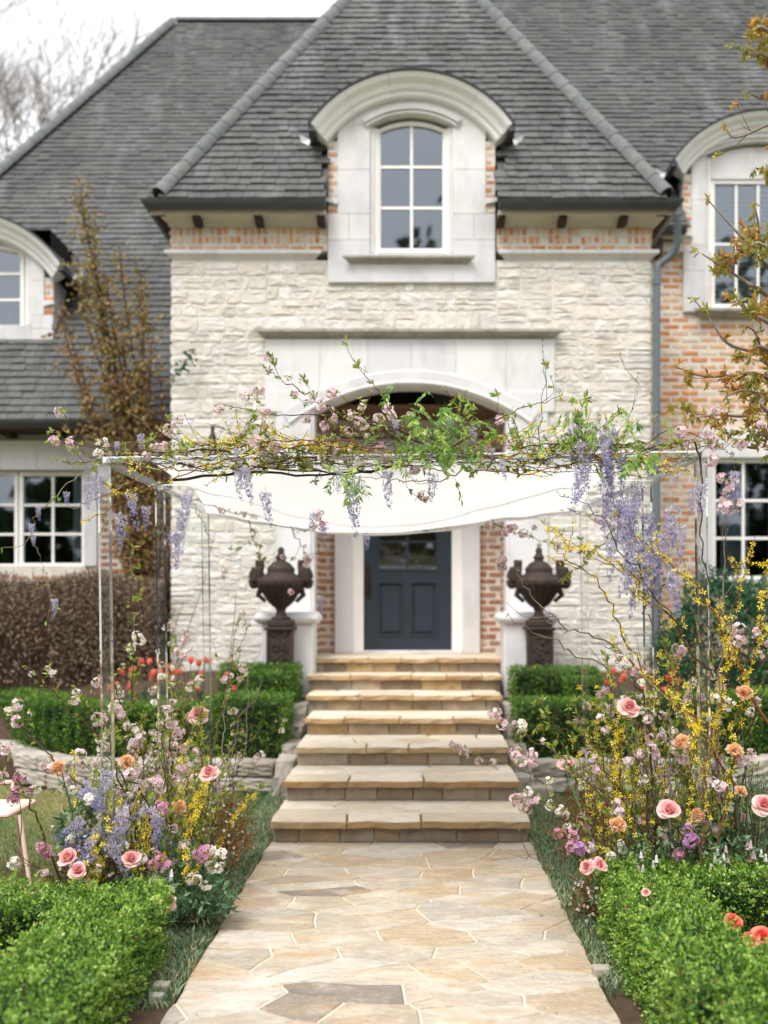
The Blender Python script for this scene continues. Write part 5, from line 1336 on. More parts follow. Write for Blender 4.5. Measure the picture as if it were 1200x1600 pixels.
def branch(kind, pts, r0, label, group, name=None, seed=None, dens=1., twigs=None, root_at=0, col=None, lf='leaf', smooth=6, jit=.012, taper=.25):
    """a cut flowering branch: bark, twigs, blossoms and young leaves"""
    sd = R.randrange(1 << 30) if seed is None else seed; r = np.random.default_rng(sd); pts = np.array(pts, float)
    P = catmull(pts, smooth); L = np.linalg.norm(np.diff(P, axis=0), axis=1).sum(); P[1:-1] += r.normal(0, jit, (len(P) - 2, 3)) * np.array([1, .6, 1])
    bark = {'forsythia': 'barkfors', 'cherry': 'barkcherry', 'leafy': 'barkcherry', 'bare': 'barkcherry', 'wisteria': 'barkgreen', 'grey': 'barkgrey'}[kind]
    cat = {'forsythia': 'forsythia branch', 'cherry': 'cherry branch', 'leafy': 'leafy branch', 'bare': 'twig', 'wisteria': 'wisteria vine', 'grey': 'grey branch'}[kind]
    nm = name or {'forsythia': 'forsythia_branch', 'cherry': 'cherry_branch', 'leafy': 'leafy_branch', 'bare': 'bare_twig', 'wisteria': 'wisteria_vine', 'grey': 'grey_branch'}[kind]
    b = B(); base = P[0].copy(); tube(b, P, r0, r0 * taper, 6, r.random()); lines = [P]
    nt = int((twigs if twigs is not None else {'forsythia': 4, 'cherry': 4, 'leafy': 3, 'bare': 2, 'wisteria': 3, 'grey': 4}[kind]) * max(.5, L))
    for i in range(nt):
        t = r.uniform(.2, .92); p = polyline_at(P, np.array([t]))[0]; d = tang_at(P, np.array([t]))[0]
        o = unit(d * .9 + rdirs(1, r)[0] * np.array([.9, .6, .9]) + np.array([0, 0, .25])); l = r.uniform(.08, .30) * (1.2 - .5 * t)
        q = np.array([p, p + o * l * .5 + r.normal(0, .012, 3), p + unit(o + np.array([0, 0, .25])) * l]); q = catmull(q, 4); tube(b, q, max(.0016, r0 * .42 * (1 - .5 * t)), .0012, 4, r.random(), cap=False); lines.append(q)
    # buds along the bark
    for ln in lines:
        k = int(14 * np.linalg.norm(np.diff(ln, axis=0), axis=1).sum()) + 1; t = r.uniform(.1, 1, k); p = polyline_at(ln, t); d = nrm(rdirs(k, r) + tang_at(ln, t) * .7)
        b.quads(leafq(p, d, .012, .5, r), r.random(k))
    o = part(b, nm, M[bark], None, label, cat=cat, group=group, base=base)
    fl = B(); lfb = B(); cl_pts = []
    for li, ln in enumerate(lines):
        ll = np.linalg.norm(np.diff(ln, axis=0), axis=1).sum()
        if kind == 'forsythia':
            k = int(ll * 42 * dens); 
            if k: t = r.uniform(.12 if li == 0 else 0, 1, k); t = np.clip(np.round(t * ll / .04) * .04 / ll + r.normal(0, .01, k), 0, 1); p = polyline_at(ln, t); d = nrm(rdirs(k, r) + np.array([0, -.3, -.1])); Q = flowerq(p + d * .008, d, r.uniform(.012, .020, k), 4, .4, .6, r); fl.quads(Q, np.tile(r.random(k), 4))
            k = int(ll * 7) + 1; t = r.uniform(.4, 1, k); sprig(lfb, polyline_at(ln, t), nrm(tang_at(ln, t) + rdirs(k, r)), 2, .022, r, .35)
        elif kind in ('cherry',):
            k = max(1, int(r.poisson(ll * 3.4 * dens) + (li == 0)));
            for q in range(k): t = r.uniform(.3, 1) if q else .98; cl_pts.append(polyline_at(ln, np.array([t]))[0] + r.normal(0, .014, 3))
            k = int(ll * 10) + 2; t = np.r_[1., r.uniform(.2, 1, k - 1)]; sprig(lfb, polyline_at(ln, t), nrm(tang_at(ln, t) + rdirs(k, r) * .8), 3, .032, r, .36)
        elif kind == 'leafy':
            k = int(ll * 22 * dens) + 2; t = np.r_[1., r.uniform(.1, 1, k - 1)]; sprig(lfb, polyline_at(ln, t), nrm(tang_at(ln, t) + rdirs(k, r) * .8), 4, .038, r, .36)
        elif kind == 'wisteria':
            k = int(ll * 5 * dens) + 1; t = np.r_[1., r.uniform(.1, 1, k - 1)]; sprig(lfb, polyline_at(ln, t), nrm(tang_at(ln, t) + rdirs(k, r) * .8), 3, .03, r, .3)
        elif kind in ('grey', 'bare'):
            k = int(ll * 3) + 1; t = np.r_[1., r.uniform(.4, 1, k - 1)]; sprig(lfb, polyline_at(ln, t), nrm(tang_at(ln, t) + rdirs(k, r) * .8), 2, .018, r, .4)
    if fl.v: part(fl, 'blossoms', M['yellow'], o, kind='stuff', base=base)
    if lfb.v: part(lfb, 'leaves', M[lf], o, kind='stuff', base=base)
    for p in cl_pts:
        c = col if col and r.random() < .8 else ('pink' if r.random() < .62 else 'white')
        if r.random() < .28: c = 'bud'
        cluster(o, c, p, .9)
    return o, P
# wisteria racemes
WM = []
for s in range(7):
    r = np.random.default_rng(200 + s); L = r.uniform(.19, .30); n = int(L * 420); t = r.beta(1.05, 1.35, n); bend = r.normal(0, .07, 2)
    A = lambda t: np.stack([bend[0] * t ** 2 * L * 2, bend[1] * t ** 2 * L * 2, -L * t], -1)
    a = r.uniform(0, 6.28, n); rr = (.034 * (1 - t) ** .55 + .005) * r.uniform(.5, 1.1, n); D = np.stack([np.cos(a), np.sin(a), -.25 * np.ones(n)], 1)
    C = A(t) + D * rr[:, None]; b = B(); sz = (.0150 * (1 - t * .55)) * r.uniform(.8, 1.2, n)
    b.quads(flowerq(C, D, sz, 3, .5, 1.1, r), np.tile(np.clip(.12 + .62 * t + r.normal(0, .17, n), 0, 1), 3)); b.quads(flowerq(C + D * .004, D + np.array([0, 0, -.8]), sz * .7, 2, .7, 1., r), np.tile(np.clip(.45 + .5 * t + r.normal(0, .12, n), 0, 1), 2))
    tube(b, A(np.linspace(-.18, 1, 8)), .0016, .0008, 4, .3, 1); k = 24; tt = r.uniform(0, .8, k)
    WM.append((b.mesh('wisteria_cluster', [M['wist'], M['leafgreen']]), L))
def wisteria(p, label, group, L=None, tilt=0.06):
    k = R.randrange(len(WM)); sc = (L / WM[k][1]) if L else R.uniform(.75, 1.1)
    rot = Matrix.Rotation(R.uniform(-tilt, tilt), 3, 'Y') @ Matrix.Rotation(R.uniform(0, 6.28), 3, 'Z')
    return inst('wisteria_cluster', WM[k][0], None, p, rot, (min(1., sc ** .7) * .92, min(1., sc ** .7) * .92, sc), label, 'wisteria cluster', group)

# ---- roses and carnations
def petal(b, c, out, up, ln, wd, th, var, nu=4, nv=5, cup=.5):
    """petal whose spine bends from angle th[0] to th[1] away from the flower axis"""
    side = np.cross(up, out); V = []; p0 = np.array(c, float)
    for j in range(nv + 1):
        v = j / nv; a = math.radians(th[0] + (th[1] - th[0]) * v)
        d = out * math.sin(a) + up * math.cos(a); n_ = up * math.sin(a) - out * math.cos(a)
        if j: p0 = p0 + d * ln / nv
        w = wd * math.sin(math.pi * (.10 + .62 * v ** .85)) ** .75
        for i in range(nu + 1):
            u = i / nu * 2 - 1; V.append(p0 + side * u * w + n_ * (u * u * w * cup) - d * (u * u * ln * .22 * v) + n_ * (.05 * wd * math.sin(5 * u + 7 * v + var * 9)))
    F = [(j * (nu + 1) + i, j * (nu + 1) + i + 1, (j + 1) * (nu + 1) + i + 1, (j + 1) * (nu + 1) + i) for j in range(nv) for i in range(nu)]
    b.add(V, F, np.clip(var + np.repeat(np.linspace(-.12, .12, nv), nu), 0, 1), 0, True)
def rose_mesh(seed, loose=0.):
    r = random.Random(seed); b = B(); up = np.array([0, 0, 1.])
    for ring, (n, ln, wd, t0, t1, va) in enumerate(((3, .026, .011, 12, -30, .05), (4, .030, .016, 20, -18, .18), (5, .034, .022, 32, 4, .34), (5, .038, .030, 46, 46 + 26 * loose, .6), (5, .048, .035, 60, 92 + 34 * loose, .9))):
        for k in range(n):
            a = 2 * math.pi * (k + r.uniform(-.18, .18)) / n + ring * .7; out = np.array([math.cos(a), math.sin(a), 0])
            petal(b, out * .0012 * ring, out, up, ln * r.uniform(.82, 1.22), wd * r.uniform(.85, 1.2), (t0 + r.uniform(-9, 9), t1 + r.uniform(-24, 24)), min(1, max(0, va + r.uniform(-.1, .1))), cup=.55 - .1 * ring)
    return b
def carn_mesh(seed):
    r = np.random.default_rng(seed); b = B(); n = 90; D = rdirs(n, r); D[:, 2] = np.abs(D[:, 2]) * 1.1 + .05; D = nrm(D); C = D * .030 * r.uniform(.55, 1.05, (n, 1))
    for q in range(3): b.quads(leafq(C - D * .01, nrm(D + rdirs(n, r) * .7), .022, 1.0, r, .4), np.clip(.2 + np.linalg.norm(C, axis=1) / .03 * .5 + r.normal(0, .15, n), 0, 1))
    return b
ROSE = [rose_mesh(1).mesh('petals', M['rose']), rose_mesh(2, .5).mesh('petals', M['rose']), rose_mesh(3, 1.1).mesh('petals', M['rose'])]
CARN = [carn_mesh(s).mesh('petals', M['peach']) for s in range(3)]
CORAL = [rose_mesh(7).mesh('petals', M['coralred'])]
def calyx_stem(t, head, foot, ax, m='leafdark', leaves=4, r=None):
    b = B(); mid_ = (head + foot) / 2 + np.array([R.uniform(-.03, .03), R.uniform(-.03, .03), .02]); P = catmull([head - ax * .004, head - ax * .06, mid_, foot], 6); tube(b, P, .0028, .0035, 5, .5)
    part(b, 'stem', M[m], t)
    b = B(); r = np.random.default_rng(R.randrange(1 << 30)); k = leaves; tt = r.uniform(.08, .6, k); sprig(b, polyline_at(P, tt), nrm(rdirs(k, r) + np.array([0, 0, .2])), 3, .045, r, .5); sprig(b, np.array([head - ax * .004]), np.array([ax * 1.]), 5, .02, r, .3, spread=1.4)
    part(b, 'leaves', M[m], t)
def bloom(kind, p, ax, foot, label, sc=1., idx=None, group=None):
    ax = unit(ax); q = Vector(ax).to_track_quat('Z', 'Y').to_matrix() @ Matrix.Rotation(R.uniform(0, 6.28), 3, 'Z')
    ms = {'garden_rose': ROSE, 'carnation': CARN, 'coral_flower': CORAL}[kind]; t = root(kind, p, label, {'garden_rose': 'rose', 'carnation': 'carnation', 'coral_flower': 'flower'}[kind], group)
    inst('petals', ms[(idx if idx is not None else R.randrange(len(ms))) % len(ms)], t, p, q, sc); calyx_stem(t, np.array(p), np.array(foot), ax)
    return t
# ------------------------------------------------------------------ garland over the canopy
def TR(pts, Y0, Y1=None, wob_=.0):
    """points on the photograph's directions set at real depths"""
    n = len(pts); Y1 = Y0 if Y1 is None else Y1
    return [W(p[0], p[1], (p[2] if len(p) > 2 else Y0 + (Y1 - Y0) * i / max(1, n - 1))) for i, p in enumerate(pts)]
TOPL = 'lying along the top of the canopy front'
G = [
 ('cherry', [(650, 690), (600, 665), (520, 650), (430, 648), (342, 632)], 4.75, .0055, 'long level cherry branch with a leafy tip, over the white rubble toward the vine', .7, 'pink'),
 ('cherry', [(690, 690), (600, 668), (540, 650), (490, 622), (450, 598), (415, 577)], 4.7, .006, 'cherry branch rising out of the garland across the corner of the stone arch', .8, 'pink'),
 ('leafy', [(665, 700), (625, 665), (592, 612), (562, 574)], 4.8, .005, 'short brown branch sticking up in front of the dark arch opening', .45, None),
 ('leafy', [(742, 700), (735, 670), (718, 640), (697, 610)], 4.8, .004, 'leafy twig standing above the dense green wisteria leaves', 1., None),
 ('leafy', [(690, 715), (745, 672), (810, 640), (872, 620)], 4.78, .0055, 'brown branch slanting up to the pale stone beside the arch', .5, None),
 ('bare', [(842, 700), (846, 640), (849, 580), (848, 526)], 4.8, .0028, 'thin straight bare twig rising in front of the hood mould', 1, None),
 ('bare', [(900, 722), (940, 700), (978, 660), (993, 620), (997, 583)], 4.8, .003, 'thin curved bare twig rising in front of the white rubble near the downpipe', 1, None),
 ('cherry', [(360, 706), (230, 706), (160, 700), (120, 695), (80, 688)], 4.8, .0045, 'cherry branch poking out over the clear corner toward the side window', .9, 'pink'),
 ('cherry', [(330, 735), (220, 712), (150, 720), (112, 722), (88, 718)], 4.85, .004, 'lower cherry twig with white blossom beyond the clear corner', .9, 'white'),
 ('forsythia', [(600, 700), (470, 695), (380, 712), (300, 735), (230, 768), (160, 800), (130, 815)], 4.72, .005, 'forsythia branch slanting down over the clear corner by the side window', .6, None),
 ('forsythia', [(560, 690), (430, 690), (330, 708), (230, 740), (165, 778)], 4.76, .004, 'upper forsythia branch crossing the clear corner nearest the side window', .6, None),
 ('forsythia', [(720, 700), (620, 705), (500, 700), (400, 690), (330, 690)], 4.8, .004, 'forsythia branch lying along the canopy top between the corner and the dense leaves', 1., None),
 ('forsythia', [(690, 705), (780, 715), (860, 705), (930, 700), (1000, 690)], 4.8, .004, 'forsythia branch ' + TOPL + ' beside the dense leaves', 1.1, None),
 ('forsythia', [(740, 735), (830, 740), (900, 722), (990, 708), (1090, 745)], 4.75, .004, 'forsythia branch drooping along the beam toward the brick wall', .9, None),
 ('cherry', [(1000, 705), (1040, 695), (1080, 690), (1115, 690)], 4.8, .004, 'cherry branch over the clear corner nearest the brick wall', 1.4, 'pink'),
 ('cherry', [(920, 700), (1010, 690), (1060, 672), (1125, 700), (1150, 720)], 4.75, .0035, 'arching cherry twig reaching past the clear corner toward the white lower window', 1.2, 'pink'),
 ('cherry', [(800, 700), (880, 690), (930, 668), (965, 650)], 4.8, .004, 'short twig with white blossom pointing up near the downpipe', 1., 'white'),
 ('leafy', [(850, 700), (890, 690), (905, 668), (900, 650)], 4.8, .004, 'bright green leafy tuft on the garland beside the arch stones', 2.6, None),
 ('bare', [(270, 750), (400, 738), (520, 742), (640, 728), (760, 715), (860, 742)], 4.86, .008, 'thick brown branch ' + TOPL + ' from corner to corner', 1, None),
 ('bare', [(360, 720), (480, 738), (600, 732), (720, 712), (830, 735), (960, 738)], 4.9, .006, 'dark branch woven behind the thick one ' + TOPL, 1, None),
 ('cherry', [(380, 735), (470, 715), (560, 728), (650, 718), (700, 700)], 4.78, .005, 'cherry branch woven along the beam under the green wisteria leaves', 1.5, 'white'),
 ('cherry', [(240, 725), (300, 735), (360, 728), (440, 700), (520, 690)], 4.78, .004, 'cherry branch with crowded white blossom over the clear corner panel', 2.2, 'white'),
 ('cherry', [(520, 672), (560, 700), (590, 712), (660, 735)], 4.82, .004, 'cherry branch with pink buds in front of the dark arch', 1.2, 'pink'),
 ('bare', [(600, 668), (640, 700), (700, 690), (770, 655), (800, 640)], 4.85, .005, 'bare brown branch crossing the dark arch opening', 1, None),
 ('wisteria', [(330, 740), (300, 712), (268, 680), (248, 676), (215, 690), (188, 712)], 4.75, .003, 'green-grey wisteria vine arching above the clear corner', 1., None),
 ('wisteria', [(250, 735), (190, 722), (150, 730), (110, 752), (75, 785), (52, 815), (50, 835), (62, 870), (72, 900), (82, 935), (88, 950)], 4.72, .003, 'long wisteria tendril dangling beside the side window', .5, None),
 ('wisteria', [(200, 755), (150, 780), (110, 795), (92, 785)], 4.74, .003, 'curled wisteria tendril beyond the clear corner', .3, None),
 ('wisteria', [(720, 735), (690, 750), (620, 752), (560, 745), (520, 770)], 4.72, .004, 'wisteria vine looping below the green leaves ' + 'at the beam', .8, None),
 ('bare', [(1085, 690), (1096, 730), (1094, 800), (1098, 870), (1105, 905), (1106, 990), (1110, 1100), (1100, 1250)], 4.72, .005, 'dark upright stem rising along the clear post nearest the brick wall', 1, None),
]
for k, pts, Y, r0, lab, dens, col in G:
    n = len(pts); o_, P_ = branch(k, [W(p[0], p[1], Y + .03 * math.sin(i * 2.1 + r0 * 999)) for i, p in enumerate(pts)], r0, lab, 'branches of the canopy garland', dens=dens, col=col, lf='leaf' if k != 'wisteria' else 'leafgreen', jit=.006)
# extra small woven twigs (nothing tells them apart)
for i in range(92):
    px = R.uniform(150, 1120); py = 718 + R.uniform(-26, 22); ln = R.uniform(70, 170) * R.choice((-1, 1)); Y = R.uniform(4.74, 5.0)
    kind = R.choice(('forsythia', 'leafy', 'cherry', 'bare', 'bare', 'leafy')); pts = [(px, py), (px + ln * .4, py + R.uniform(-16, 8)), (px + ln, py + R.uniform(-52, 18))]
    px2 = pts[-1][0]
    if px2 < 120 or px2 > 1150: continue
    branch(kind, TR(pts, Y), .003, '%s twig, ' % {'forsythia': 'yellow forsythia', 'cherry': 'blossoming cherry', 'bare': 'bare brown', 'leafy': 'leafy green'}[kind] + ('over the first clear corner' if px < 330 else 'between the corner and the arch' if px < 480 else 'at the near side of the dark arch' if px < 620 else 'under the dense leaves' if px < 760 else 'at the pale stone beside the arch' if px < 880 else 'on the wisteria fall' if px < 1010 else 'over the outer clear corner') + (', above the beam' if py < 716 else ', on the beam'), 'small twigs woven into the garland', dens=.9, jit=.005)
# far and side garlands, soft behind the clear frame
for i, (pts, Y, kind, lab) in enumerate([([(330, 800), (420, 790), (470, 800), (500, 812)], 7.5, 'cherry', 'blossoming branch on the far beam behind the cloth near the first urn'),
        ([(380, 800), (395, 830), (410, 870), (425, 885)], 7.45, 'leafy', 'thin drooping twig in front of the white rubble beside the first urn'),
        ([(440, 800), (470, 850), (478, 870)], 7.4, 'cherry', 'drooping twig ending in a pale pink bloom over the first urn'),
        ([(500, 815), (470, 830), (430, 800)], 7.4, 'leafy', 'leafy twig hanging under the cloth beside the brick jamb'),
        ([(690, 820), (675, 828), (660, 826)], 7.5, 'cherry', 'small pink sprig showing below the cloth over the blue door'),
        ([(760, 810), (800, 830), (830, 838), (870, 850)], 7.3, 'cherry', 'pink cherry branch below the far beam over the second urn'),
        ([(860, 790), (905, 800), (940, 815), (990, 800)], 7.3, 'cherry', 'pink cherry branch crossing the far post near the second urn'),
        ([(250, 760), (300, 790), (330, 850), (322, 870)], 6.4, 'wisteria', 'looping vine inside the clear frame nearer the lawn chair'),
        ([(1000, 790), (960, 830), (930, 860), (880, 905)], 6.4, 'leafy', 'leafy branch slanting inside the clear frame nearer the brick wall'),
        ([(250, 775), (300, 782), (360, 800), (420, 802)], 6.7, 'cherry', 'branch on the side beam inside the clear frame nearer the lawn chair')]):
    branch(kind, TR(pts, Y), .005, lab, 'branches on the far beams', dens=1.1)
# dense wisteria foliage tuft in the middle
def wleaf_tuft(c, n, label, spread=(.2, .1, .12), ln=.13):
    r = np.random.default_rng(R.randrange(1 << 30)); t = root('wisteria_foliage', c, label, 'wisteria leaves'); c = np.array(c)
    for i in range(n):
        p = c + r.normal(0, 1, 3) * np.array(spread) * .5; d = unit(np.array([r.normal(0, .7), r.normal(-.2, .4), r.normal(-.12, .55)])); l = ln * r.uniform(.6, 1.15)
        P = catmull([p, p + d * l * .5 + np.array([0, 0, .012]), p + d * l + np.array([0, 0, -.03])], 4); b = B(); tube(b, P, .0014, .0008, 3, .3, cap=False); base = r.uniform(.2, .85)
        m_ = 5; tt = np.linspace(.3, 1, m_); C = polyline_at(P, tt); Tn = tang_at(P, tt); sd = nrm(np.cross(Tn, np.array([0, 0, 1.]) + r.normal(0, .2, 3)))
        for s in (-1, 1): b.quads(leafq(C, nrm(Tn * .7 + sd * s + np.array([0, 0, -.35])), .040 * r.uniform(.8, 1.2, m_), .36, r, .2), np.clip(base + r.normal(0, .1, m_), 0, 1))
        b.quads(leafq(C[-1:], Tn[-1:], .044, .36, r, .2), base); part(b, 'leaf', M['leafgreen'], t, base=p)
    return t
wleaf_tuft(W(675, 680, 4.72), 38, 'dense tuft of fresh green wisteria leaves in front of the dark arch', (.24, .12, .16), .10)
wleaf_tuft(W(705, 664, 4.75), 20, 'upper tuft of wisteria leaves above the yellow forsythia', (.2, .1, .16), .1)
wleaf_tuft(W(905, 668, 4.78), 20, 'light green wisteria leaves before the white rubble near the downpipe', (.22, .1, .15), .08)
wleaf_tuft(W(640, 715, 4.7), 10, 'few green wisteria leaves hanging below the thick brown branch', (.3, .06, .05), .1)
wleaf_tuft(W(540, 745, 4.68), 8, 'small yellow-green leaves hanging over the cloth beside the drooping wisteria', (.12, .06, .05), .08)
wleaf_tuft(W(1000, 700, 4.72), 14, 'green leaves above the blue wisteria mass nearest the brick wall', (.3, .1, .1), .06)

hang = [(550, 738, 100, 'long violet wisteria cluster hanging over the cloth, second of the middle three'), (605, 735, 62, 'violet wisteria cluster hanging over the cloth below the green leaves'), (677, 738, 46, 'short deep violet wisteria cluster right below the dense green leaves'),
        (384, 728, 62, 'pale violet wisteria cluster hanging at the clear corner panel'), (415, 768, 56, 'violet wisteria cluster hanging over the white rubble below the beam'), (573, 832, 28, 'small violet wisteria cluster hanging below the cloth over the stone door surround'),
        (530, 733, 38, 'stubby violet wisteria cluster tucked under the beam'), (372, 735, 48, 'lilac wisteria cluster beside the clear corner panel'), (152, 738, 56, 'lilac wisteria cluster hanging outside the clear corner'), (104, 768, 24, 'small lilac wisteria cluster hanging in front of the side window'),
        (138, 752, 44, 'lilac wisteria cluster right beside the side window jamb'), (60, 790, 24, 'small lilac wisteria tuft on the dangling tendril, uppermost'), (50, 818, 18, 'small lilac wisteria tuft halfway down the dangling tendril'), (52, 838, 16, 'violet wisteria tuft at the bend of the dangling tendril'),
        (86, 935, 32, 'slim violet wisteria bud at the end of the dangling tendril'), (220, 678, 26, 'violet wisteria tuft on the arching vine above the clear corner'), (183, 690, 22, 'lilac wisteria tuft on the cherry branch over the clear corner'), (618, 655, 28, 'lilac wisteria flowers in front of the dark arch'),
        (505, 820, 26, 'violet wisteria cluster with pink blossom hanging beside the brick jamb'), (490, 800, 30, 'small mixed wisteria cluster below the cloth edge'), (370, 700, 22, 'lilac wisteria lying on the garland near the arch'), (740, 668, 30, 'lilac wisteria among the leaves beside the arch'), (785, 718, 34, 'lilac wisteria on the yellow forsythia over the cloth'), (770, 700, 22, 'lilac wisteria flowers beside the forsythia'), (700, 650, 26, 'lilac wisteria flowers in the upper leaf tuft')]
for px, py, h, lab in hang:
    Y = 4.68 + R.uniform(0, .06); wisteria(W(px, py, Y), lab, 'wisteria clusters hanging from the garland', h * Y / FL)
for px, py, h, Y in [(285, 790, 95, 6.1), (272, 830, 60, 6.1), (205, 770, 60, 5.3), (190, 800, 60, 5.2), (228, 790, 40, 5.3), (292, 770, 60, 6.2), (500, 930, 30, 6.4)]:
    wisteria(W(px, py, Y), 'lilac wisteria cluster seen softly through the clear frame nearer the lawn chair', 'wisteria behind the clear frame', h * Y / FL)
for px, py, h, Y in [(955, 840, 70, 6.2), (948, 760, 80, 6.3), (985, 870, 60, 6.1)]:
    wisteria(W(px, py, Y), 'lilac wisteria cluster seen softly through the clear frame nearer the brick wall', 'wisteria behind the clear frame', h * Y / FL)
rr_ = random.Random(77)                                   # the heavy fall of wisteria at the right
for i in range(34):
    t = rr_.random(); px = 905 + 115 * t ** .8 + rr_.uniform(-22, 34); py = 672 + 215 * t + rr_.uniform(-26, 20); Y = rr_.uniform(4.66, 4.86)
    wisteria(W(px, py, Y), 'blue-violet wisteria cluster of the heavy fall, %s, %s' % (('along the beam', 'upper part', 'middle part', 'lower part')[min(3, int((py - 650) / 65))] if py > 650 else 'at the very top', 'arch side' if px < 960 else 'centre' if px < 1000 else 'window side'), 'heavy fall of wisteria by the clear posts', rr_.uniform(55, 95) * Y / FL, .2)
for px, py, h, lab in [(1020, 872, 95, 'lowest long violet wisteria cluster of the heavy fall'), (1096, 752, 60, 'violet wisteria cluster before the clear post and white window'), (1082, 765, 44, 'violet wisteria cluster touching the outer clear post'), (1148, 735, 65, 'lilac wisteria cluster in front of the white lower window'), (1140, 760, 50, 'pale wisteria cluster in front of the lower window frame'), (1058, 740, 20, 'tiny deep violet wisteria tuft under the clear header'), (1050, 790, 80, 'violet wisteria cluster hanging before the brick wall'), (1062, 820, 60, 'violet wisteria cluster lower down before the brick wall')]:
    wisteria(W(px, py, 4.72), lab, 'wisteria clusters hanging from the garland', h * 4.72 / FL)
# clusters of pink at notable spots on the garland
ob_ = root('cherry_spray', W(1130, 760, 4.72), 'spray of pale pink cherry blossom beside the outer clear post', 'cherry blossom')
for px, py in [(1128, 745), (1138, 762), (1130, 780), (1145, 752), (1122, 695), (1112, 718), (1135, 795), (1150, 790)]: cluster(ob_, 'pink', W(px, py, 4.72) , 1.1)
ob_ = root('cherry_spray', W(500, 812, 4.72), 'spray of deep pink blossom hanging beside the brick jamb', 'cherry blossom')
for px, py in [(497, 810), (505, 822), (490, 822), (500, 800)]: cluster(ob_, 'magenta' if px == 505 else 'pink', W(px, py, 4.72), .8)
ob_ = root('cherry_spray', W(270, 668, 4.75), 'spray of pink blossom at the tower corner above the garland', 'cherry blossom')
for px, py in [(262, 672), (273, 663), (280, 655), (268, 678)]: cluster(ob_, 'pink', W(px, py, 4.75), .8)

# ------------------------------------------------------------------ branches and flowers at the posts
ADJ = dict(cherry=('pink-blossomed cherry branch', 'flowering cherry stem'), forsythia=('yellow forsythia branch', 'forsythia wand'), leafy=('leafy green branch', 'leafy stem'), grey=('grey budding branch', 'grey stem'), bare=('bare brown twig', 'bare twig'))
def where(kind, tx, ty, Y, label):
    """words for the place a stem's tip stands before"""
    left = tx < 600
    if left: bg = ('beside the lawn chair' if tx < 150 else 'between the lawn-side clear posts' if tx < 245 else 'beside the second lawn-side post' if tx < 320 else 'toward the path')
    else: bg = ('toward the steps' if tx < 905 else 'at the innermost clear post' if tx < 1000 else 'between the brick-side clear posts' if tx < 1085 else 'before the green shrub' if tx < 1140 else 'at the picture edge')
    h = 'reaching above the hedges' if ty < 1040 else 'tall as the raised hedge' if ty < 1130 else 'of middle height' if ty < 1230 else 'low'
    d = 'front' if Y < 5.1 else 'deeper' if Y < 5.9 else 'rearmost'
    return '%s %s, %s, %s' % (d, ADJ[kind][0], h, bg)
def fan(n, base, tips, Yb, Yt, kinds, label, group, r0=(.003, .006), bow=.06, dens=1., col=None, rnd=R):
    for i in range(n):
        kind = kinds[i % len(kinds)]; bx = rnd.uniform(*base[0]); by = rnd.uniform(*Yb); tx, ty = rnd.uniform(*tips[0]), rnd.uniform(*tips[1])
        # outer stems lean out, inner stems stand up
        tx = tips[0][0] + (tips[0][1] - tips[0][0]) * min(1, max(0, .55 * (PX(0, 1) * 0 + (bx - base[0][0]) / (base[0][1] - base[0][0])) + .45 * rnd.random() + rnd.uniform(-.12, .12)))
        T_ = W(tx, ty, rnd.uniform(*Yt)); Bp_ = np.array([bx, by, 0.0]); mid_ = Bp_ * .5 + T_ * .5 + np.array([rnd.uniform(-bow, bow), rnd.uniform(-bow, bow), rnd.uniform(0, bow)])
        q = Bp_ * .78 + T_ * .22 + np.array([rnd.uniform(-.02, .02), 0, .02])
        if i % 7 == 3: kind = rnd.choice(kinds)
        branch(kind, [Bp_, q, mid_, T_], rnd.uniform(*r0), where(kind, tx, ty, T_[1], label), group, dens=dens, col=col)
LL = {k: v + ' growing up out of the arrangement beside the lawn' for k, v in dict(cherry='pink-blossomed cherry branch', forsythia='yellow forsythia branch', leafy='leafy green branch', grey='grey budding branch', bare='bare brown twig').items()}
LR = {k: v + ' growing up out of the arrangement in front of the brick wall' for k, v in dict(cherry='pink-blossomed cherry branch', forsythia='yellow forsythia branch', leafy='leafy green branch', grey='grey budding branch', bare='bare brown twig').items()}
gL, gR = 'stems of the arrangement beside the lawn', 'stems of the arrangement before the brick wall'
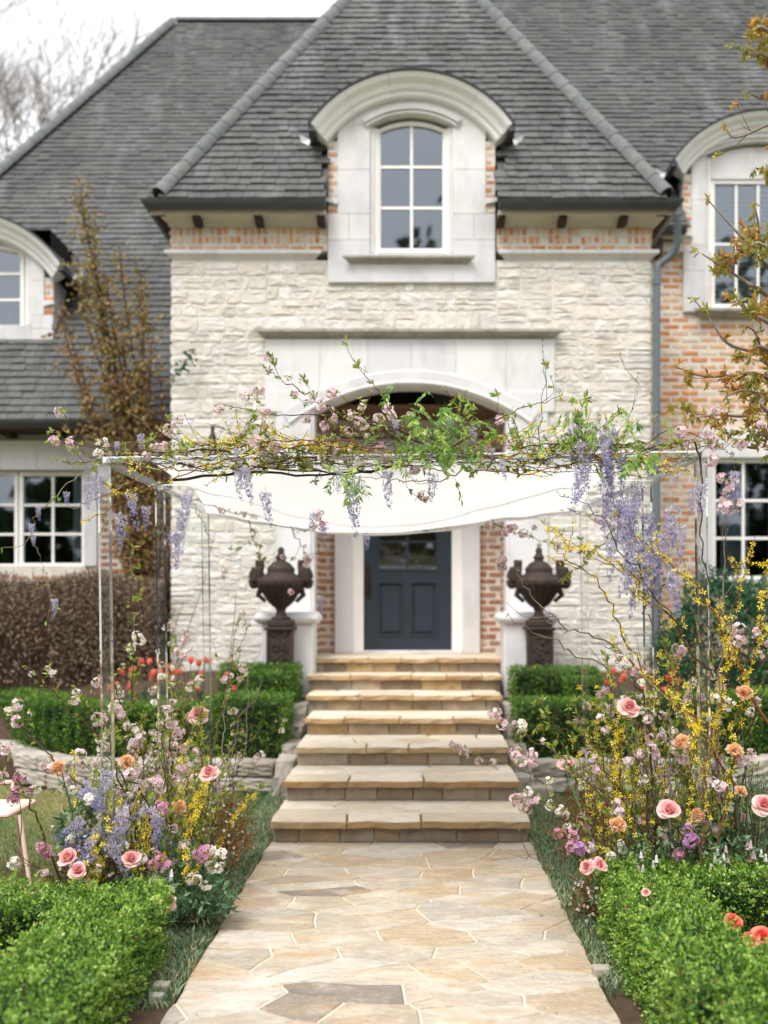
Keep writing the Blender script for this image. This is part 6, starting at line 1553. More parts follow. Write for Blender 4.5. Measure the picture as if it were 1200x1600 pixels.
# left, traced
for k, pts, Y, r0, lab, d in [
    ('cherry', [(260, 1440, 5.1), (215, 1300, 5.0), (150, 1150, 4.9), (90, 1090, 4.85), (42, 1040, 4.8)], 0, .006, 'dark budding cherry branch leaning out over the curving hedge', .5),
    ('cherry', [(250, 1440, 5.0), (180, 1290, 4.9), (100, 1205, 4.8), (50, 1150, 4.75), (15, 1118, 4.7)], 0, .007, 'dark cherry branch leaning toward the lawn over the pale block wall', .6),
    ('leafy', [(205, 1400, 5.4), (202, 1150, 5.3), (207, 1000, 5.25), (201, 830, 5.2)], 0, .005, 'tall straight leafy stem standing inside the first clear post', .9),
    ('cherry', [(215, 1330, 5.3), (200, 1150, 5.2), (170, 1060, 5.1), (153, 1062, 5.1)], 0, .005, 'dark cherry stem crossing the foot of the outer clear post', .8),
    ('cherry', [(240, 1400, 5.3), (170, 1150, 5.0), (140, 1110, 4.95), (118, 1075, 4.9)], 0, .005, 'leafy cherry branch in front of the curving hedge', 1.3),
    ('cherry', [(95, 1375, 4.7), (60, 1280, 4.65), (30, 1230, 4.6), (0, 1165, 4.6)], 0, .007, 'brown branch with magenta flowers at the lawn edge beside the blush chair', .7),
    ('bare', [(250, 1430, 4.7), (160, 1400, 4.7), (60, 1360, 4.65), (0, 1300, 4.6)], 0, .004, 'bare twig reaching over the near hedge toward the lawn', 1),
    ('grey', [(315, 1430, 5.6), (345, 1210, 5.8), (352, 1120, 6.0), (368, 930, 6.1)], 0, .006, 'grey branch standing up in front of the white rubble wall', 1),
    ('cherry', [(300, 1380, 5.6), (340, 1150, 5.8), (360, 1050, 6.0), (372, 968, 6.1)], 0, .006, 'reddish twig with bronze leaves before the white rubble', .5),
    ('grey', [(330, 1330, 6.1), (370, 1140, 6.3), (400, 1090, 6.4), (411, 1058, 6.5)], 0, .004, 'thin grey twig bending over the front hedge block', 1),
    ('cherry', [(330, 1300, 6.0), (370, 1180, 6.2), (400, 1150, 6.3), (442, 1135, 6.4)], 0, .003, 'thin twig tipped with pink blossom before the dark hedge block', .7),
    ('forsythia', [(300, 1400, 5.4), (340, 1330, 5.5), (370, 1270, 5.6), (400, 1240, 5.7)], 0, .004, 'forsythia branch leaning to the path from the lawn arrangement', 2.0),
    ('forsythia', [(270, 1420, 5.0), (285, 1340, 5.0), (300, 1280, 5.0), (330, 1200, 5.0)], 0, .005, 'bright forsythia branch in the middle of the lawn arrangement', 2.4),
    ('cherry', [(270, 1050 + 330, 5.2), (268, 1200, 5.2), (262, 1130, 5.1), (256, 1060, 5.1)], 0, .005, 'cherry branch with crowded pink blossom beside the second clear post', 1.8),
    ('bare', [(250, 1330, 4.9), (215, 1230, 4.9), (180, 1230, 4.85), (165, 1200, 4.85)], 0, .006, 'dark crooked twig among the lilac flowers', .6)]:
    branch(k, TR(pts, 5), r0, lab, gL, dens=d)
rl = random.Random(31)
base_ = [(-1.75, -1.15)]
fan(22, base_, [(110, 330), (1100, 1260)], (4.75, 5.5), (4.8, 5.4), ['cherry', 'bare', 'forsythia', 'leafy', 'cherry', 'grey'], LL, gL, rnd=rl, dens=1.35)
fan(17, base_, [(270, 390), (1120, 1320)], (5.2, 6.4), (5.3, 6.5), ['forsythia', 'bare', 'cherry', 'forsythia', 'leafy'], LL, gL, rnd=rl, dens=1.7)
fan(13, base_, [(190, 400), (960, 1140)], (5.6, 6.8), (6.0, 7.2), ['cherry', 'grey', 'leafy'], LL, gL, rnd=rl, dens=1.2)
fan(14, base_, [(90, 330), (1230, 1370)], (4.7, 5.0), (4.6, 4.9), ['cherry', 'forsythia'], LL, gL, rnd=rl, r0=(.002, .004), dens=1.5)
# right, traced
for k, pts, Y, r0, lab, d in [
    ('grey', [(1130, 1250, 5.0), (1085, 1150, 4.95), (1020, 1070, 4.9), (940, 1000, 4.85), (880, 975, 4.8), (830, 930, 4.8), (808, 890, 4.75)], 0, .008, 'long grey branch sweeping over to the second urn', .7),
    ('grey', [(1050, 1330, 4.95), (1000, 1180, 4.9), (950, 1055, 4.85), (880, 1010, 4.8), (830, 985, 4.78), (785, 957, 4.75)], 0, .006, 'slender grey branch reaching left below the second urn', .8),
    ('cherry', [(1050, 1330, 4.9), (960, 1260, 4.8), (880, 1190, 4.7), (830, 1155, 4.65), (812, 1140, 4.6)], 0, .006, 'dark cherry branch leaning to the steps with pale pink blossom', 2.0),
    ('cherry', [(960, 1330, 4.7), (905, 1300, 4.7), (860, 1270, 4.65), (828, 1245, 4.6)], 0, .005, 'low cherry branch leaning to the path with pale pink blossom', 2.0),
    ('cherry', [(850, 1225, 5.6), (800, 1195, 5.7), (750, 1180, 5.8), (705, 1162, 5.9)], 0, .004, 'thin cherry twig stretching across the middle steps', .9),
    ('forsythia', [(1200, 1130, 4.8), (1140, 1010, 4.75), (1085, 910, 4.7), (1020, 860, 4.7), (960, 800, 4.7)], 0, .008, 'stout forsythia branch slanting across the outer clear post', 1.4),
    ('forsythia', [(1150, 1240, 4.85), (1085, 1120, 4.8), (1010, 1060, 4.8), (960, 960, 4.8), (930, 905, 4.8), (870, 860, 4.8), (880, 830, 4.8)], 0, .006, 'forsythia branch curving up to the wisteria fall', 1.2),
    ('forsythia', [(1020, 980, 4.75), (985, 900, 4.75), (940, 870, 4.75), (890, 850, 4.75), (845, 812, 4.7)], 0, .004, 'thin forsythia branch pointing over the second urn', 1.3),
    ('forsythia', [(1075, 1010, 4.75), (1020, 930, 4.75), (975, 890, 4.75), (915, 865, 4.75), (850, 815, 4.7)], 0, .004, 'forked forsythia branch beneath the wisteria fall', 1.1),
    ('bare', [(1115, 1060, 4.7), (1040, 960, 4.7), (985, 870, 4.7), (930, 800, 4.7), (870, 768, 4.7)], 0, .005, 'dark bare branch slanting under the wisteria fall', 1),
    ('forsythia', [(1095, 1350, 4.7), (1105, 1200, 4.7), (1130, 1050, 4.7), (1150, 950, 4.7), (1165, 880, 4.7), (1180, 840, 4.7)], 0, .005, 'tall forsythia wand before the white lower window', 1.3),
    ('forsythia', [(1120, 1340, 4.7), (1140, 1200, 4.7), (1160, 1080, 4.7), (1185, 980, 4.7), (1198, 880, 4.7)], 0, .005, 'outermost tall forsythia wand beside the lower window', 1.3),
    ('forsythia', [(1070, 1340, 4.75), (1082, 1230, 4.75), (1080, 1130, 4.75), (1045, 1080, 4.7)], 0, .005, 'forsythia stem in front of the outer clear post', 2.0),
    ('grey', [(1050, 1345, 4.8), (1045, 1230, 4.8), (1048, 1140, 4.8), (1060, 1060, 4.85)], 0, .008, 'upright pale grey stem behind the large pink rose', .4),
    ('grey', [(1130, 1300, 4.85), (1120, 1130, 4.85), (1128, 980, 4.85), (1132, 870, 4.85), (1133, 805, 4.85)], 0, .006, 'pale grey twig standing in front of the white lower window', .4),
    ('cherry', [(1010, 1330, 4.8), (1015, 1200, 4.8), (1005, 1100, 4.8), (985, 1055, 4.8), (960, 1010, 4.8)], 0, .007, 'dark cherry stem rising beside the open pink rose', 1.3),
    ('leafy', [(1060, 1080, 4.8), (1040, 1010, 4.8), (1030, 960, 4.8), (1005, 930, 4.8)], 0, .005, 'leafy stem with drooping green leaves below the wisteria fall', 1.6),
    ('leafy', [(950, 1330, 5.2), (900, 1220, 5.1), (870, 1140, 5.0), (838, 1095, 5.0)], 0, .005, 'yellow-green leafy stem in front of the dark hedge block', 1.0),
    ('leafy', [(985, 1280, 5.1), (930, 1165, 5.0), (880, 1135, 5.0), (825, 1140, 5.0)], 0, .004, 'arching leafy twig before the dark hedge block', 1.0),
    ('forsythia', [(975, 1340, 5.0), (965, 1230, 5.0), (962, 1130, 5.0), (955, 1050, 5.0)], 0, .004, 'upright forsythia stem beside the dark hedge block', 1.8),
    ('bare', [(960, 1400, 4.6), (905, 1380, 4.55), (850, 1350, 4.5), (800, 1335, 4.5)], 0, .003, 'thin bare twig lying out over the edge of the path', .7),
    ('cherry', [(1150, 1290, 4.8), (1160, 1180, 4.8), (1190, 1080, 4.8), (1215, 1010, 4.8)], 0, .006, 'dark cherry branch at the picture edge below the window', .9)]:
    branch(k, TR(pts, 5), r0, lab, gR, dens=d)
rl = random.Random(32)
base_ = [(.98, 1.85)]
fan(46, base_, [(900, 1200), (960, 1230)], (4.86, 5.5), (4.75, 5.4), ['forsythia', 'cherry', 'bare', 'grey', 'leafy', 'forsythia', 'bare'], LR, gR, rnd=rl, dens=.85)
fan(24, base_, [(860, 1200), (1110, 1310)], (4.9, 5.4), (4.75, 5.2), ['cherry', 'bare', 'forsythia', 'leafy'], LR, gR, rnd=rl, dens=1.)
fan(15, [(.98, 1.7)], [(860, 1060), (1060, 1250)], (5.6, 6.8), (5.8, 6.8), ['forsythia', 'cherry', 'leafy', 'bare'], LR, gR, rnd=rl, dens=1.)

fan(10, [(-1.75, -1.15)], [(100, 380), (1060, 1300)], (4.7, 5.6), (4.7, 5.6), ['leafy', 'cherry', 'bare'], LL, gL, rnd=rl, dens=.9)
fan(16, [(.98, 1.85)], [(870, 1200), (1000, 1290)], (4.7, 5.5), (4.65, 5.3), ['leafy', 'cherry', 'bare', 'leafy'], LR, gR, rnd=rl, dens=.9)
# low leafy filling of both arrangements
def bush(name, c, rad, m, n, leaf, seed, label, wr=.35, flow=None, sq=2.):
    r = np.random.default_rng(seed); c = np.array(c, float); rad = np.array(rad); t = root(name, (c[0], c[1], 0), label, 'leafy filler')
    k = n // 7; D = rdirs(k, r); D[:, 2] = np.abs(D[:, 2]); C0 = c + D * rad * r.uniform(.35, 1., (k, 1)); C0[:, 2] = np.maximum(C0[:, 2], .03); b = B()
    Cc = np.repeat(C0, 7, 0) + r.normal(0, .012, (k * 7, 3)); DD = nrm(np.repeat(D, 7, 0) + rdirs(k * 7, r)); b.quads(leafq(Cc, DD, leaf * r.uniform(.6, 1.3, k * 7), wr, r, .3), np.clip(np.repeat(r.normal(.45, .2, k), 7) + r.normal(0, .12, k * 7), 0, 1)); part(b, 'leaves', m, t, kind='stuff')
    b = B()
    for i in range(26): e = c + rdirs(1, r)[0] * rad * .85; e[2] = abs(e[2] - c[2]) + c[2]; s0 = np.array([c[0] + r.normal(0, rad[0] * .25), c[1] + r.normal(0, rad[1] * .25), 0]); tube(b, catmull([s0, (s0 + e) / 2 + r.normal(0, .02, 3), e], 3), .004, .0015, 4, r.random())
    part(b, 'stems', M['barkcherry'], t)
    if flow:
        k = flow[1]; D = rdirs(k, r); D[:, 2] = np.abs(D[:, 2]); D[:, 1] = -np.abs(D[:, 1]); b = B(); b.quads(flowerq(c + D * rad * r.uniform(.75, 1.1, (k, 1)), D, .010, 5, .3, .9, r), np.tile(r.random(k), 5)); part(b, 'blossoms', M[flow[0]], t, kind='stuff')
    return t
bush('leafy_filler', (-1.3, 5.0, .1), (.32, .3, .34), M['leafdark'], 2400, .038, 1, 'dark blue-green leaves filling the foot of the lawn arrangement')
bush('leafy_filler', (-1.08, 4.85, .08), (.17, .2, .24), M['leafdark'], 1200, .045, 2, 'pale green drooping leaves spilling from the lawn arrangement toward the path', .3)
bush('leafy_filler', (-1.62, 4.9, .1), (.28, .2, .4), M['leafbronze'], 1300, .035, 3, 'brownish leaves low down behind the near hedge with roses', .45, ('white_p', 60))
bush('leafy_filler', (-1.2, 5.8, .15), (.25, .5, .42), M['leafbronze'], 2200, .03, 4, 'fine bronze foliage trailing beside the path past the lawn arrangement', .4, ('pink', 70))
bush('leafy_filler', (-1.75, 5.05, .2), (.12, .12, .5), M['leafdark'], 700, .06, 5, 'dark glossy leaves standing beside the blush chair', .4)
bush('leafy_filler', (1.3, 5.0, .12), (.36, .25, .38), M['leafdark'], 2600, .045, 6, 'dark green leaves filling the foot of the arrangement behind the right-hand hedge')
bush('leafy_filler', (1.02, 5.0, .05), (.2, .22, .3), M['leafbronze'], 2400, .022, 7, 'fine reddish foliage spilling over the path edge below the pink rose pair', .5, ('white_p', 90))
bush('leafy_filler', (1.7, 5.05, .15), (.36, .22, .42), M['leafdark'], 2400, .045, 8, 'dark green leaves with hanging white bells at the picture edge', .4)
bush('leafy_filler', (1.15, 5.9, .15), (.3, .6, .42), M['leafbronze'], 3000, .03, 9, 'brownish green foliage deeper behind the right-hand arrangement', .4, ('lilacp', 80))
bush('leafy_filler', (1.75, 4.9, .62), (.14, .1, .16), M['leafdark'], 900, .022, 10, 'feathery dark green sprig beside the lower peach carnation', .18)

# lilac and white bloom masses
def spray(c, kind, n, rad, label, sc=1., cat='flower spray', name='flower_spray', foot=None, m='leafdark'):
    c = np.array(c); t = root(name, c, label, cat)
    for i in range(n): cluster(t, kind, c + np.array([R.gauss(0, rad[0]), R.gauss(0, rad[1] if len(rad) > 2 else .03), R.gauss(0, rad[-1])]), sc)
    ft = c + (np.array([R.uniform(-.03, .03), .05, -.25]) if kind in ('magenta', 'lilac') else np.array([R.uniform(-.03, .03), .04, -.03])) if foot is None else np.array(foot); b = B(); tube(b, catmull([ft, (ft + c) / 2 + np.array([.01, 0, 0]), c], 4), .003, .002, 5); part(b, 'stem', M[m], t)
    return t
def foot(px, s=1, Y=5.0): return (min(max(PX(px, Y), -1.7), -1.1) if s < 0 else min(max(PX(px, Y), 1.0), 1.85), Y, .0)
spots = [('magenta', 30, 1245, 4.62, 4, (.02, .05), 'drooping spike of magenta stock beside the blush chair'), ('magenta', 60, 1330, 4.62, 3, (.02, .03), 'magenta stock flowers just above the near hedge, beside the chair leg'), ('magenta', 250, 1265, 4.75, 2, (.02, .03), 'rosy stock beside the bright forsythia'),
         ('magenta', 242, 1343, 4.7, 3, (.03, .012), 'dusky pink stock low in the lawn arrangement'), ('magenta', 313, 1332, 4.75, 3, (.02, .03), 'rosy stock at the path side of the lawn arrangement'), ('pink', 90, 1195, 4.75, 4, (.04, .03), 'pale pink blossom ball around the peach carnation above the lawn'),
         ('white', 335, 1330, 4.8, 3, (.04, .012), 'white flowers at the path side of the lawn arrangement, upper'), ('white', 302, 1375, 4.75, 3, (.03, .015), 'white flowers at the path side of the lawn arrangement, lower'), ('white', 338, 1360, 4.8, 2, (.02, .02), 'white flowers nearest the path in the lawn arrangement'), ('white', 80, 1232, 4.75, 3, (.04, .012), 'white blossom spray over the lawn'), ('white', 20, 1345, 4.6, 2, (.015, .02), 'white flowers at the picture edge above the near hedge'),
         ('pink', 260, 1140, 5.0, 5, (.05, .05), 'pale pink blossom against the second clear post'), ('pink', 175, 1130, 5.0, 5, (.06, .04), 'pale pink blossom at the foot of the outer clear post'), ('white', 200, 1010, 5.3, 4, (.05, .05), 'white blossom inside the clear frame high above the lawn arrangement'),
         ('white', 207, 1165, 5.1, 3, (.04, .02), 'white blossom between the two clear posts'), ('pink', 240, 1225, 4.9, 4, (.05, .03), 'pale pink blossom above the lilac mass'),
         ('magenta', 890, 1310, 4.65, 3, (.03, .02), 'lilac-pink stock leaning to the path'), ('lilac', 895, 1325, 4.65, 2, (.03, .015), 'lilac stock just below, leaning to the path'), ('lilac', 1078, 1305, 4.72, 4, (.04, .035), 'mauve stock below the large pink rose'), ('magenta', 1070, 1318, 4.74, 2, (.03, .02), 'magenta stock tucked under the large pink rose'),
         ('pink', 824, 1180, 4.62, 5, (.03, .02), 'pale pink cherry blossom ball in front of the fourth step'), ('pink', 822, 1252, 4.62, 5, (.03, .025), 'pale pink cherry blossom ball in front of the second step'), ('pink', 994, 1052, 4.78, 3, (.03, .015), 'pink cherry blossom above the open pink rose'), ('pink', 997, 1183, 4.72, 2, (.02, .015), 'pink blossom ball on the dark stem beside the clear post'),
         ('white', 965, 1330, 4.74, 3, (.03, .02), 'white starry flowers above the path-side hedge corner'), ('white', 880, 1265, 5.3, 4, (.06, .03), 'white flowers low behind the leaning cherry branches'), ('pink', 1115, 1225, 4.72, 2, (.02, .01), 'pale pink blossom between the carnations'), ('white', 1120, 1100, 4.72, 3, (.04, .03), 'white blossom on the forsythia tangle'), ('pink', 1150, 980, 4.72, 4, (.03, .04), 'pink and white blossom before the shrub'), ('pink', 1165, 1190, 4.68, 2, (.02, .02), 'lilac-pink blossom behind the lower peach carnation'),
         ('pink', 1050, 1010, 4.85, 3, (.03, .02), 'pink blossom between the clear posts'), ('pink', 955, 1100, 6.0, 4, (.05, .05), 'soft pink blossom behind beside the hedge block'), ('pink', 300, 1010, 6.0, 4, (.08, .06), 'soft pink blossom behind the second clear post'), ('white', 290, 1050, 6.3, 6, (.12, .05), 'soft white blossom before the coral tulips'), ('pink', 350, 895, 6.6, 2, (.02, .03), 'pink blossom before the white rubble beside the first urn'), ('pink', 455, 925, 6.7, 1, (.02, .01), 'single pink bloom in front of the first urn'), ('pink', 478, 878, 6.7, 3, (.02, .015), 'pale pink bloom beside the first urn'), ('pink', 780, 880, 5.6, 3, (.015, .01), 'single pink blossom ball between the door and the second urn'), ('pink', 800, 828, 6.2, 5, (.07, .02), 'pink blossoms hanging over the brick jamb')]
for kind, px, py, Y, n, rad, lab in spots: spray(W(px, py, Y), kind, n, rad, lab)
rl = random.Random(8)
for i in range(18):
    px, py = 120 + rl.random() * 135, 1185 + rl.random() * 150
    wisteria(W(px, py, rl.uniform(4.7, 4.95)), 'lilac wisteria cluster tucked into the lawn arrangement, %s, %s' % ('upper' if py < 1235 else 'middle' if py < 1285 else 'low', 'chair side' if px < 165 else 'centre' if px < 210 else 'path side'), 'wisteria in the lawn arrangement', rl.uniform(40, 70) * 4.8 / FL, .9)
# hanging bells
def bells(px, py, n, lab):
    c = W(px, py, 4.68); t = root('foxglove', c, lab, 'bell flower')
    for i in range(n):
        p = c + np.array([R.uniform(-.05, .05), R.uniform(-.03, .02), R.uniform(-.07, .05)]); b = B(); lathe(b, (0, 0, 0), [(.002, .010), (.005, .007), (.007, -.008), (.009, -.022), (.011, -.026)], 7, R.random()); o = part(b, 'bell', M['white_p'] if R.random() < .6 else M['pink'], t, base=(0, 0, 0)); o.location = V3(p) - WL[t]
    b = B(); r = np.random.default_rng(n); k = 26; sprig(b, c + r.normal(0, .05, (k, 3)), rdirs(k, r), 4, .035, r, .4); tube(b, [c + np.array([0, 0, .06]), c, c + np.array([.01, .04, -.25])], .003, .003, 5); part(b, 'leaves', M['leafdark'], t)
bells(262, 1370, 7, 'pale hanging bell flowers in the lawn arrangement above the hedge'); bells(1010, 1330, 6, 'pale bell flowers behind the near hedge beside the clear post'); bells(1125, 1330, 8, 'white bell flowers behind the near hedge, below the forsythia wands'); bells(1180, 1325, 7, 'white and pink bell flowers at the picture edge behind the near hedge')

# roses and carnations
DN = lambda a, c: (a * 1.5, -1, c + .55)
bloom('garden_rose', W(108, 1342, 4.6), DN(-.3, .5), foot(110, -1), 'open pink rose, upper of the touching pair above the near hedge', 1.01, 0)
bloom('garden_rose', W(122, 1362, 4.56), DN(.2, .3), foot(120, -1), 'pink rose, lower of the touching pair above the near hedge', 0.85, 1)
bloom('garden_rose', W(205, 1343, 4.62), DN(.2, .9), foot(205, -1), 'pink rose with a high bud centre in the lawn arrangement', 0.93, 0)
bloom('garden_rose', W(262, 1410, 4.5), DN(.8, .2), foot(262, -1), 'pink rose hanging over the near hedge corner by the path', 0.97, 2)
bloom('garden_rose', W(328, 1208, 4.9), DN(-.2, .8), foot(320, -1), 'open blush rose among the forsythia of the lawn arrangement', 1.01, 2)
bloom('garden_rose', W(310, 1118, 6.2), DN(.1, .6), (-1.45, 5.02, 0), 'soft blush rose further back beside the dark hedge block', 1.4, 2)
bloom('garden_rose', W(983, 1106, 4.66), DN(.1, .4), foot(1010, 1), 'large open pink and yellow rose halfway up the tall branches', 1.10, 2)
bloom('garden_rose', W(1046, 1268, 4.62), DN(-.1, .7), foot(1050, 1), 'large pink rose with a full centre above the near hedge', 1.13, 0)
bloom('garden_rose', W(1195, 1258, 4.6), DN(-.3, .4), foot(1195, 1), 'pink rose cut by the picture edge', 1.10, 1)
bloom('garden_rose', W(918, 1354, 4.6), DN(-.6, .3), foot(930, 1), 'pink rose leaning to the path beside the near hedge, outer of two', 0.77, 2)
bloom('garden_rose', W(936, 1352, 4.6), DN(.3, .4), foot(940, 1), 'pink rose leaning to the path beside the near hedge, inner of two', 0.77, 1)
bloom('garden_rose', W(886, 1195, 5.6), DN(0, .6), (1.05, 4.54, 0), 'soft coral rose behind the leaning cherry branch', 1.1, 1)
bloom('garden_rose', W(1010, 1395, 4.2), DN(-.2, .8), (1.3, 4.9, .2), 'small pinkish rose bud peeping over the near hedge', 0.41, 1)
bloom('carnation', W(92, 1200, 4.7), DN(0, .3), foot(110, -1), 'peach carnation among pink blossom above the lawn', 1.05)
bloom('carnation', W(198, 1192, 4.8), DN(.1, .3), foot(200, -1), 'peach carnation between the clear posts of the lawn arrangement', 1.05)
bloom('carnation', W(280, 1262, 5.0), DN(.1, .3), foot(280, -1), 'pale peach carnation half hidden behind bright forsythia', 1.0)
bloom('carnation', W(193, 1278, 4.8), DN(-.1, .3), foot(200, -1), 'small peach carnation in the lilac mass', .7)
bloom('carnation', W(1163, 1084, 4.66), DN(.1, .4), foot(1160, 1), 'peach carnation before the green shrub, highest of them', 1.15)
bloom('carnation', W(1065, 1160, 4.68), DN(-.1, .2), foot(1070, 1), 'peach carnation in the twig tangle above the pink rose', 1.05)
bloom('carnation', W(1148, 1175, 4.66), DN(.1, .3), foot(1150, 1), 'peach carnation with lilac petals behind it, at the right', 1.15)
bloom('carnation', W(965, 1290, 4.68), DN(0, .4), foot(980, 1), 'pale peach carnation beside the leaning cherry branch', 1.15)
bloom('carnation', W(1090, 1275, 4.8), DN(0, .4), foot(1090, 1), 'peach carnation half hidden right of the large pink rose', 1.0)
bloom('carnation', W(1157, 1237, 4.7), DN(.1, .7), foot(1157, 1), 'small peach carnation seen from the side among the twigs', .85)
bloom('coral_flower', W(1145, 1442, 3.95), DN(0, .8), (1.32, 3.95, 0), 'coral ranunculus on a short stem inside the hedged bed', .8)
bloom('coral_flower', W(1190, 1464, 3.85), DN(0, .9), (1.42, 3.87, 0), 'coral-red flower low in the hedged bed by the picture edge', .85)
bloom('coral_flower', W(1172, 1470, 3.82), DN(-.2, .9), (1.36, 3.85, 0), 'coral-red flower touching its neighbour low in the hedged bed', .7)
bush('leafy_filler', (1.45, 3.95, .02), (.22, .2, .2), M['leafdark'], 1500, .04, 15, 'dark rounded leaves around the coral flowers in the hedged bed', .6)

# tulips in the raised beds
def tulip_meshes():
    out = []
    for s in range(3):
        r = random.Random(s); b = B()
        for k in range(6):
            a = k * math.pi / 3 + r.uniform(-.1, .1); o = np.array([math.cos(a), math.sin(a), 0]); petal(b, o * .004, o, np.array([0, 0, 1.]), .075, .03, (48, -14 + 8 * (k % 2)), r.uniform(.2, .9), 3, 5)
        out.append(b.mesh('petals', M['coral']))
    return out
TU = tulip_meshes()
def tulip(p, z0, label, group):
    t = root('tulip', (p[0], p[1], z0), label, 'tulip', group); inst('petals', TU[R.randrange(3)], t, p, Matrix.Rotation(R.uniform(-.3, .3), 3, 'X') @ Matrix.Rotation(R.uniform(0, 6), 3, 'Z'), R.uniform(.85, 1.15))
    b = B(); q = np.array(p); tube(b, catmull([(q[0] + .01, q[1], z0), (q[0] - .01, q[1], (z0 + q[2]) / 2), q + np.array([0, 0, .005])], 3), .005, .004, 5); r = np.random.default_rng(R.randrange(1 << 30)); b.quads(leafq(np.tile(np.array([[q[0], q[1], z0 + .02]]), (4, 1)), nrm(r.normal(0, .4, (4, 3)) + np.array([0, 0, 1.3])), .26, .16, r, .1), .5); part(b, 'stem_and_leaves', M['leafdark'], t)
for i in range(30):
    px = R.uniform(172, 378); py = R.uniform(1036, 1082); Y = R.uniform(9.1, 9.9); tulip(W(px, py, Y), .35, 'coral tulip in the lawn-side raised bed, %s, %s' % ('tallest row' if py < 1050 else 'middle height' if py < 1066 else 'low', 'by the outer clear post' if px < 240 else 'by the second clear post' if px < 310 else 'nearest the clipped block'), 'tulips in the bed on the lawn side')
for i in range(20):
    px = R.uniform(900, 1062); py = R.uniform(1046, 1086); Y = R.uniform(9.1, 9.8); tulip(W(px, py, Y), .35, 'coral tulip in the downpipe-side raised bed, %s, %s' % ('tall' if py < 1066 else 'low', 'by the clipped block' if px < 950 else 'middle of the bed' if px < 1010 else 'by the green shrub'), 'tulips in the bed on the downpipe side')
bush('bedding_plants', (-2.5, 9.7, .35), (1.0, .35, .45), M['shrub'], 5000, .05, 30, 'green bedding foliage between the tulips on the lawn side'); bush('bedding_plants', (2.3, 9.6, .35), (.75, .3, .42), M['shrub'], 4000, .05, 31, 'green bedding foliage between the tulips on the downpipe side')
# fallen petal, paper-like rose petal on the path edge
b = B(); petal(b, W(301, 1442, 4.85), np.array([.3, -.9, .2]), np.array([.2, .1, 1.]), .045, .022, (10, 60), .4); part(b, 'fallen_petal', M['rose'], label='single pink petal lying at the path edge below the lawn arrangement', cat='petal', base=W(301, 1442, 4.85))

r = np.random.default_rng(3); n = 46
xx = np.where(r.random(n) < .5, r.uniform(-.95, -.55, n), r.uniform(.4, .78, n)); C = np.stack([xx, r.uniform(3.4, 6.5, n), np.full(n, .006)], 1); D = rdirs(n, r); D[:, 2] = .08; b = B(); b.quads(leafq(C, D, r.uniform(.008, .018, n), .7, r, .1, (0, 0, 1)), r.random(n), r.integers(0, 3, n)); 
part(b, 'fallen_petals', [M['pink'], M['yellow'], M['leafbronze']], kind='stuff')
# ------------------------------------------------------------------ blush chair cut by the picture edge
ch = root('garden_chair', (-2.55, 5.75, 0), 'blush pink slim metal chair on the lawn, cut by the picture edge', 'chair')
sz = PZ(1262, 5.6)
b = B(); cbox(b, -2.85, PX(31, 5.6), 5.45, 5.85, sz - .03, sz, .01); part(b, 'seat', M['blush'], ch)
b = B(); tube(b, [(-2.84, 5.92, PZ(1222, 5.92)), (PX(17, 5.9), 5.92, PZ(1222, 5.92))], .013, .013, 7); tube(b, [(PX(17, 5.9), 5.92, PZ(1222, 5.92)), (PX(24, 5.9), 5.86, sz - .01)], .012, .012, 6); tube(b, [(-2.83, 5.92, PZ(1222, 5.92)), (-2.84, 5.86, sz - .01)], .012, .012, 6); part(b, 'backrest', M['blush'], ch)
for p, q in (((PX(31, 5.5) - .0, 5.5, sz - .02), (PX(49, 5.45), 5.45, 0)), ((-2.8, 5.5, sz - .02), (-2.86, 5.45, 0)), ((PX(27, 5.8), 5.82, sz - .02), (PX(30, 5.9), 5.92, 0)), ((-2.82, 5.82, sz - .02), (-2.87, 5.92, 0))):
    b = B(); tube(b, [p, q], .014, .011, 7); part(b, 'leg', M['blush'], ch)

# ------------------------------------------------------------------ young oak at the right, its boughs reaching in
tree = root('oak_tree', (3.2, 6.2, 0), 'young oak with yellow-green and rust coloured new leaves reaching in before the brick wall', 'tree')
b = B(); tube(b, catmull([(3.2, 6.2, 0), (3.15, 6.15, 1.2), (3.25, 6.1, 2.6), (3.1, 6.0, 4.2), (3.2, 6.0, 5.6)], 6), .09, .03, 9); part(b, 'trunk', M['barkgrey'], tree)
boughs = [
 [(3.2, 6.1, 2.4), (1215, 600), (1150, 588), (1100, 588), (1052, 572)], [(3.2, 6.1, 2.5), (1220, 560), (1170, 548), (1135, 535), (1110, 500), (1085, 468)],
 [(3.2, 6.1, 2.2), (1210, 630), (1165, 650), (1120, 648), (1072, 656)], [(3.22, 6.1, 2.9), (1210, 470), (1165, 440), (1130, 418), (1096, 396)],
 [(3.2, 6.1, 3.1), (1215, 400), (1175, 385), (1140, 350), (1105, 311)], [(3.15, 6.05, 3.7), (1230, 290), (1200, 270), (1180, 262)], [(3.15, 6.05, 4.4), (1215, 100), (1180, 88), (1146, 72)], [(3.15, 6.05, 4.5), (1215, 60), (1185, 50), (1165, 38)],
 [(3.15, 6.05, 4.1), (1215, 165), (1190, 155), (1168, 145)], [(3.2, 6.1, 2.0), (1215, 690), (1180, 700), (1150, 690), (1130, 668)], [(3.2, 6.1, 2.7), (1215, 515), (1185, 500), (1160, 480), (1145, 455)], [(3.2, 6.1, 3.0), (1215, 430), (1190, 400), (1185, 350), (1178, 318)],
 [(3.2, 6.1, 2.3), (1215, 655), (1190, 620), (1160, 610), (1135, 620)], [(3.2, 6.1, 2.5), (1215, 580), (1195, 560), (1180, 520), (1165, 510)], [(3.2, 6.1, 4.0), (1250, 200), (1215, 190), (1150, 215), (1130, 190)]]
ro = np.random.default_rng(5)
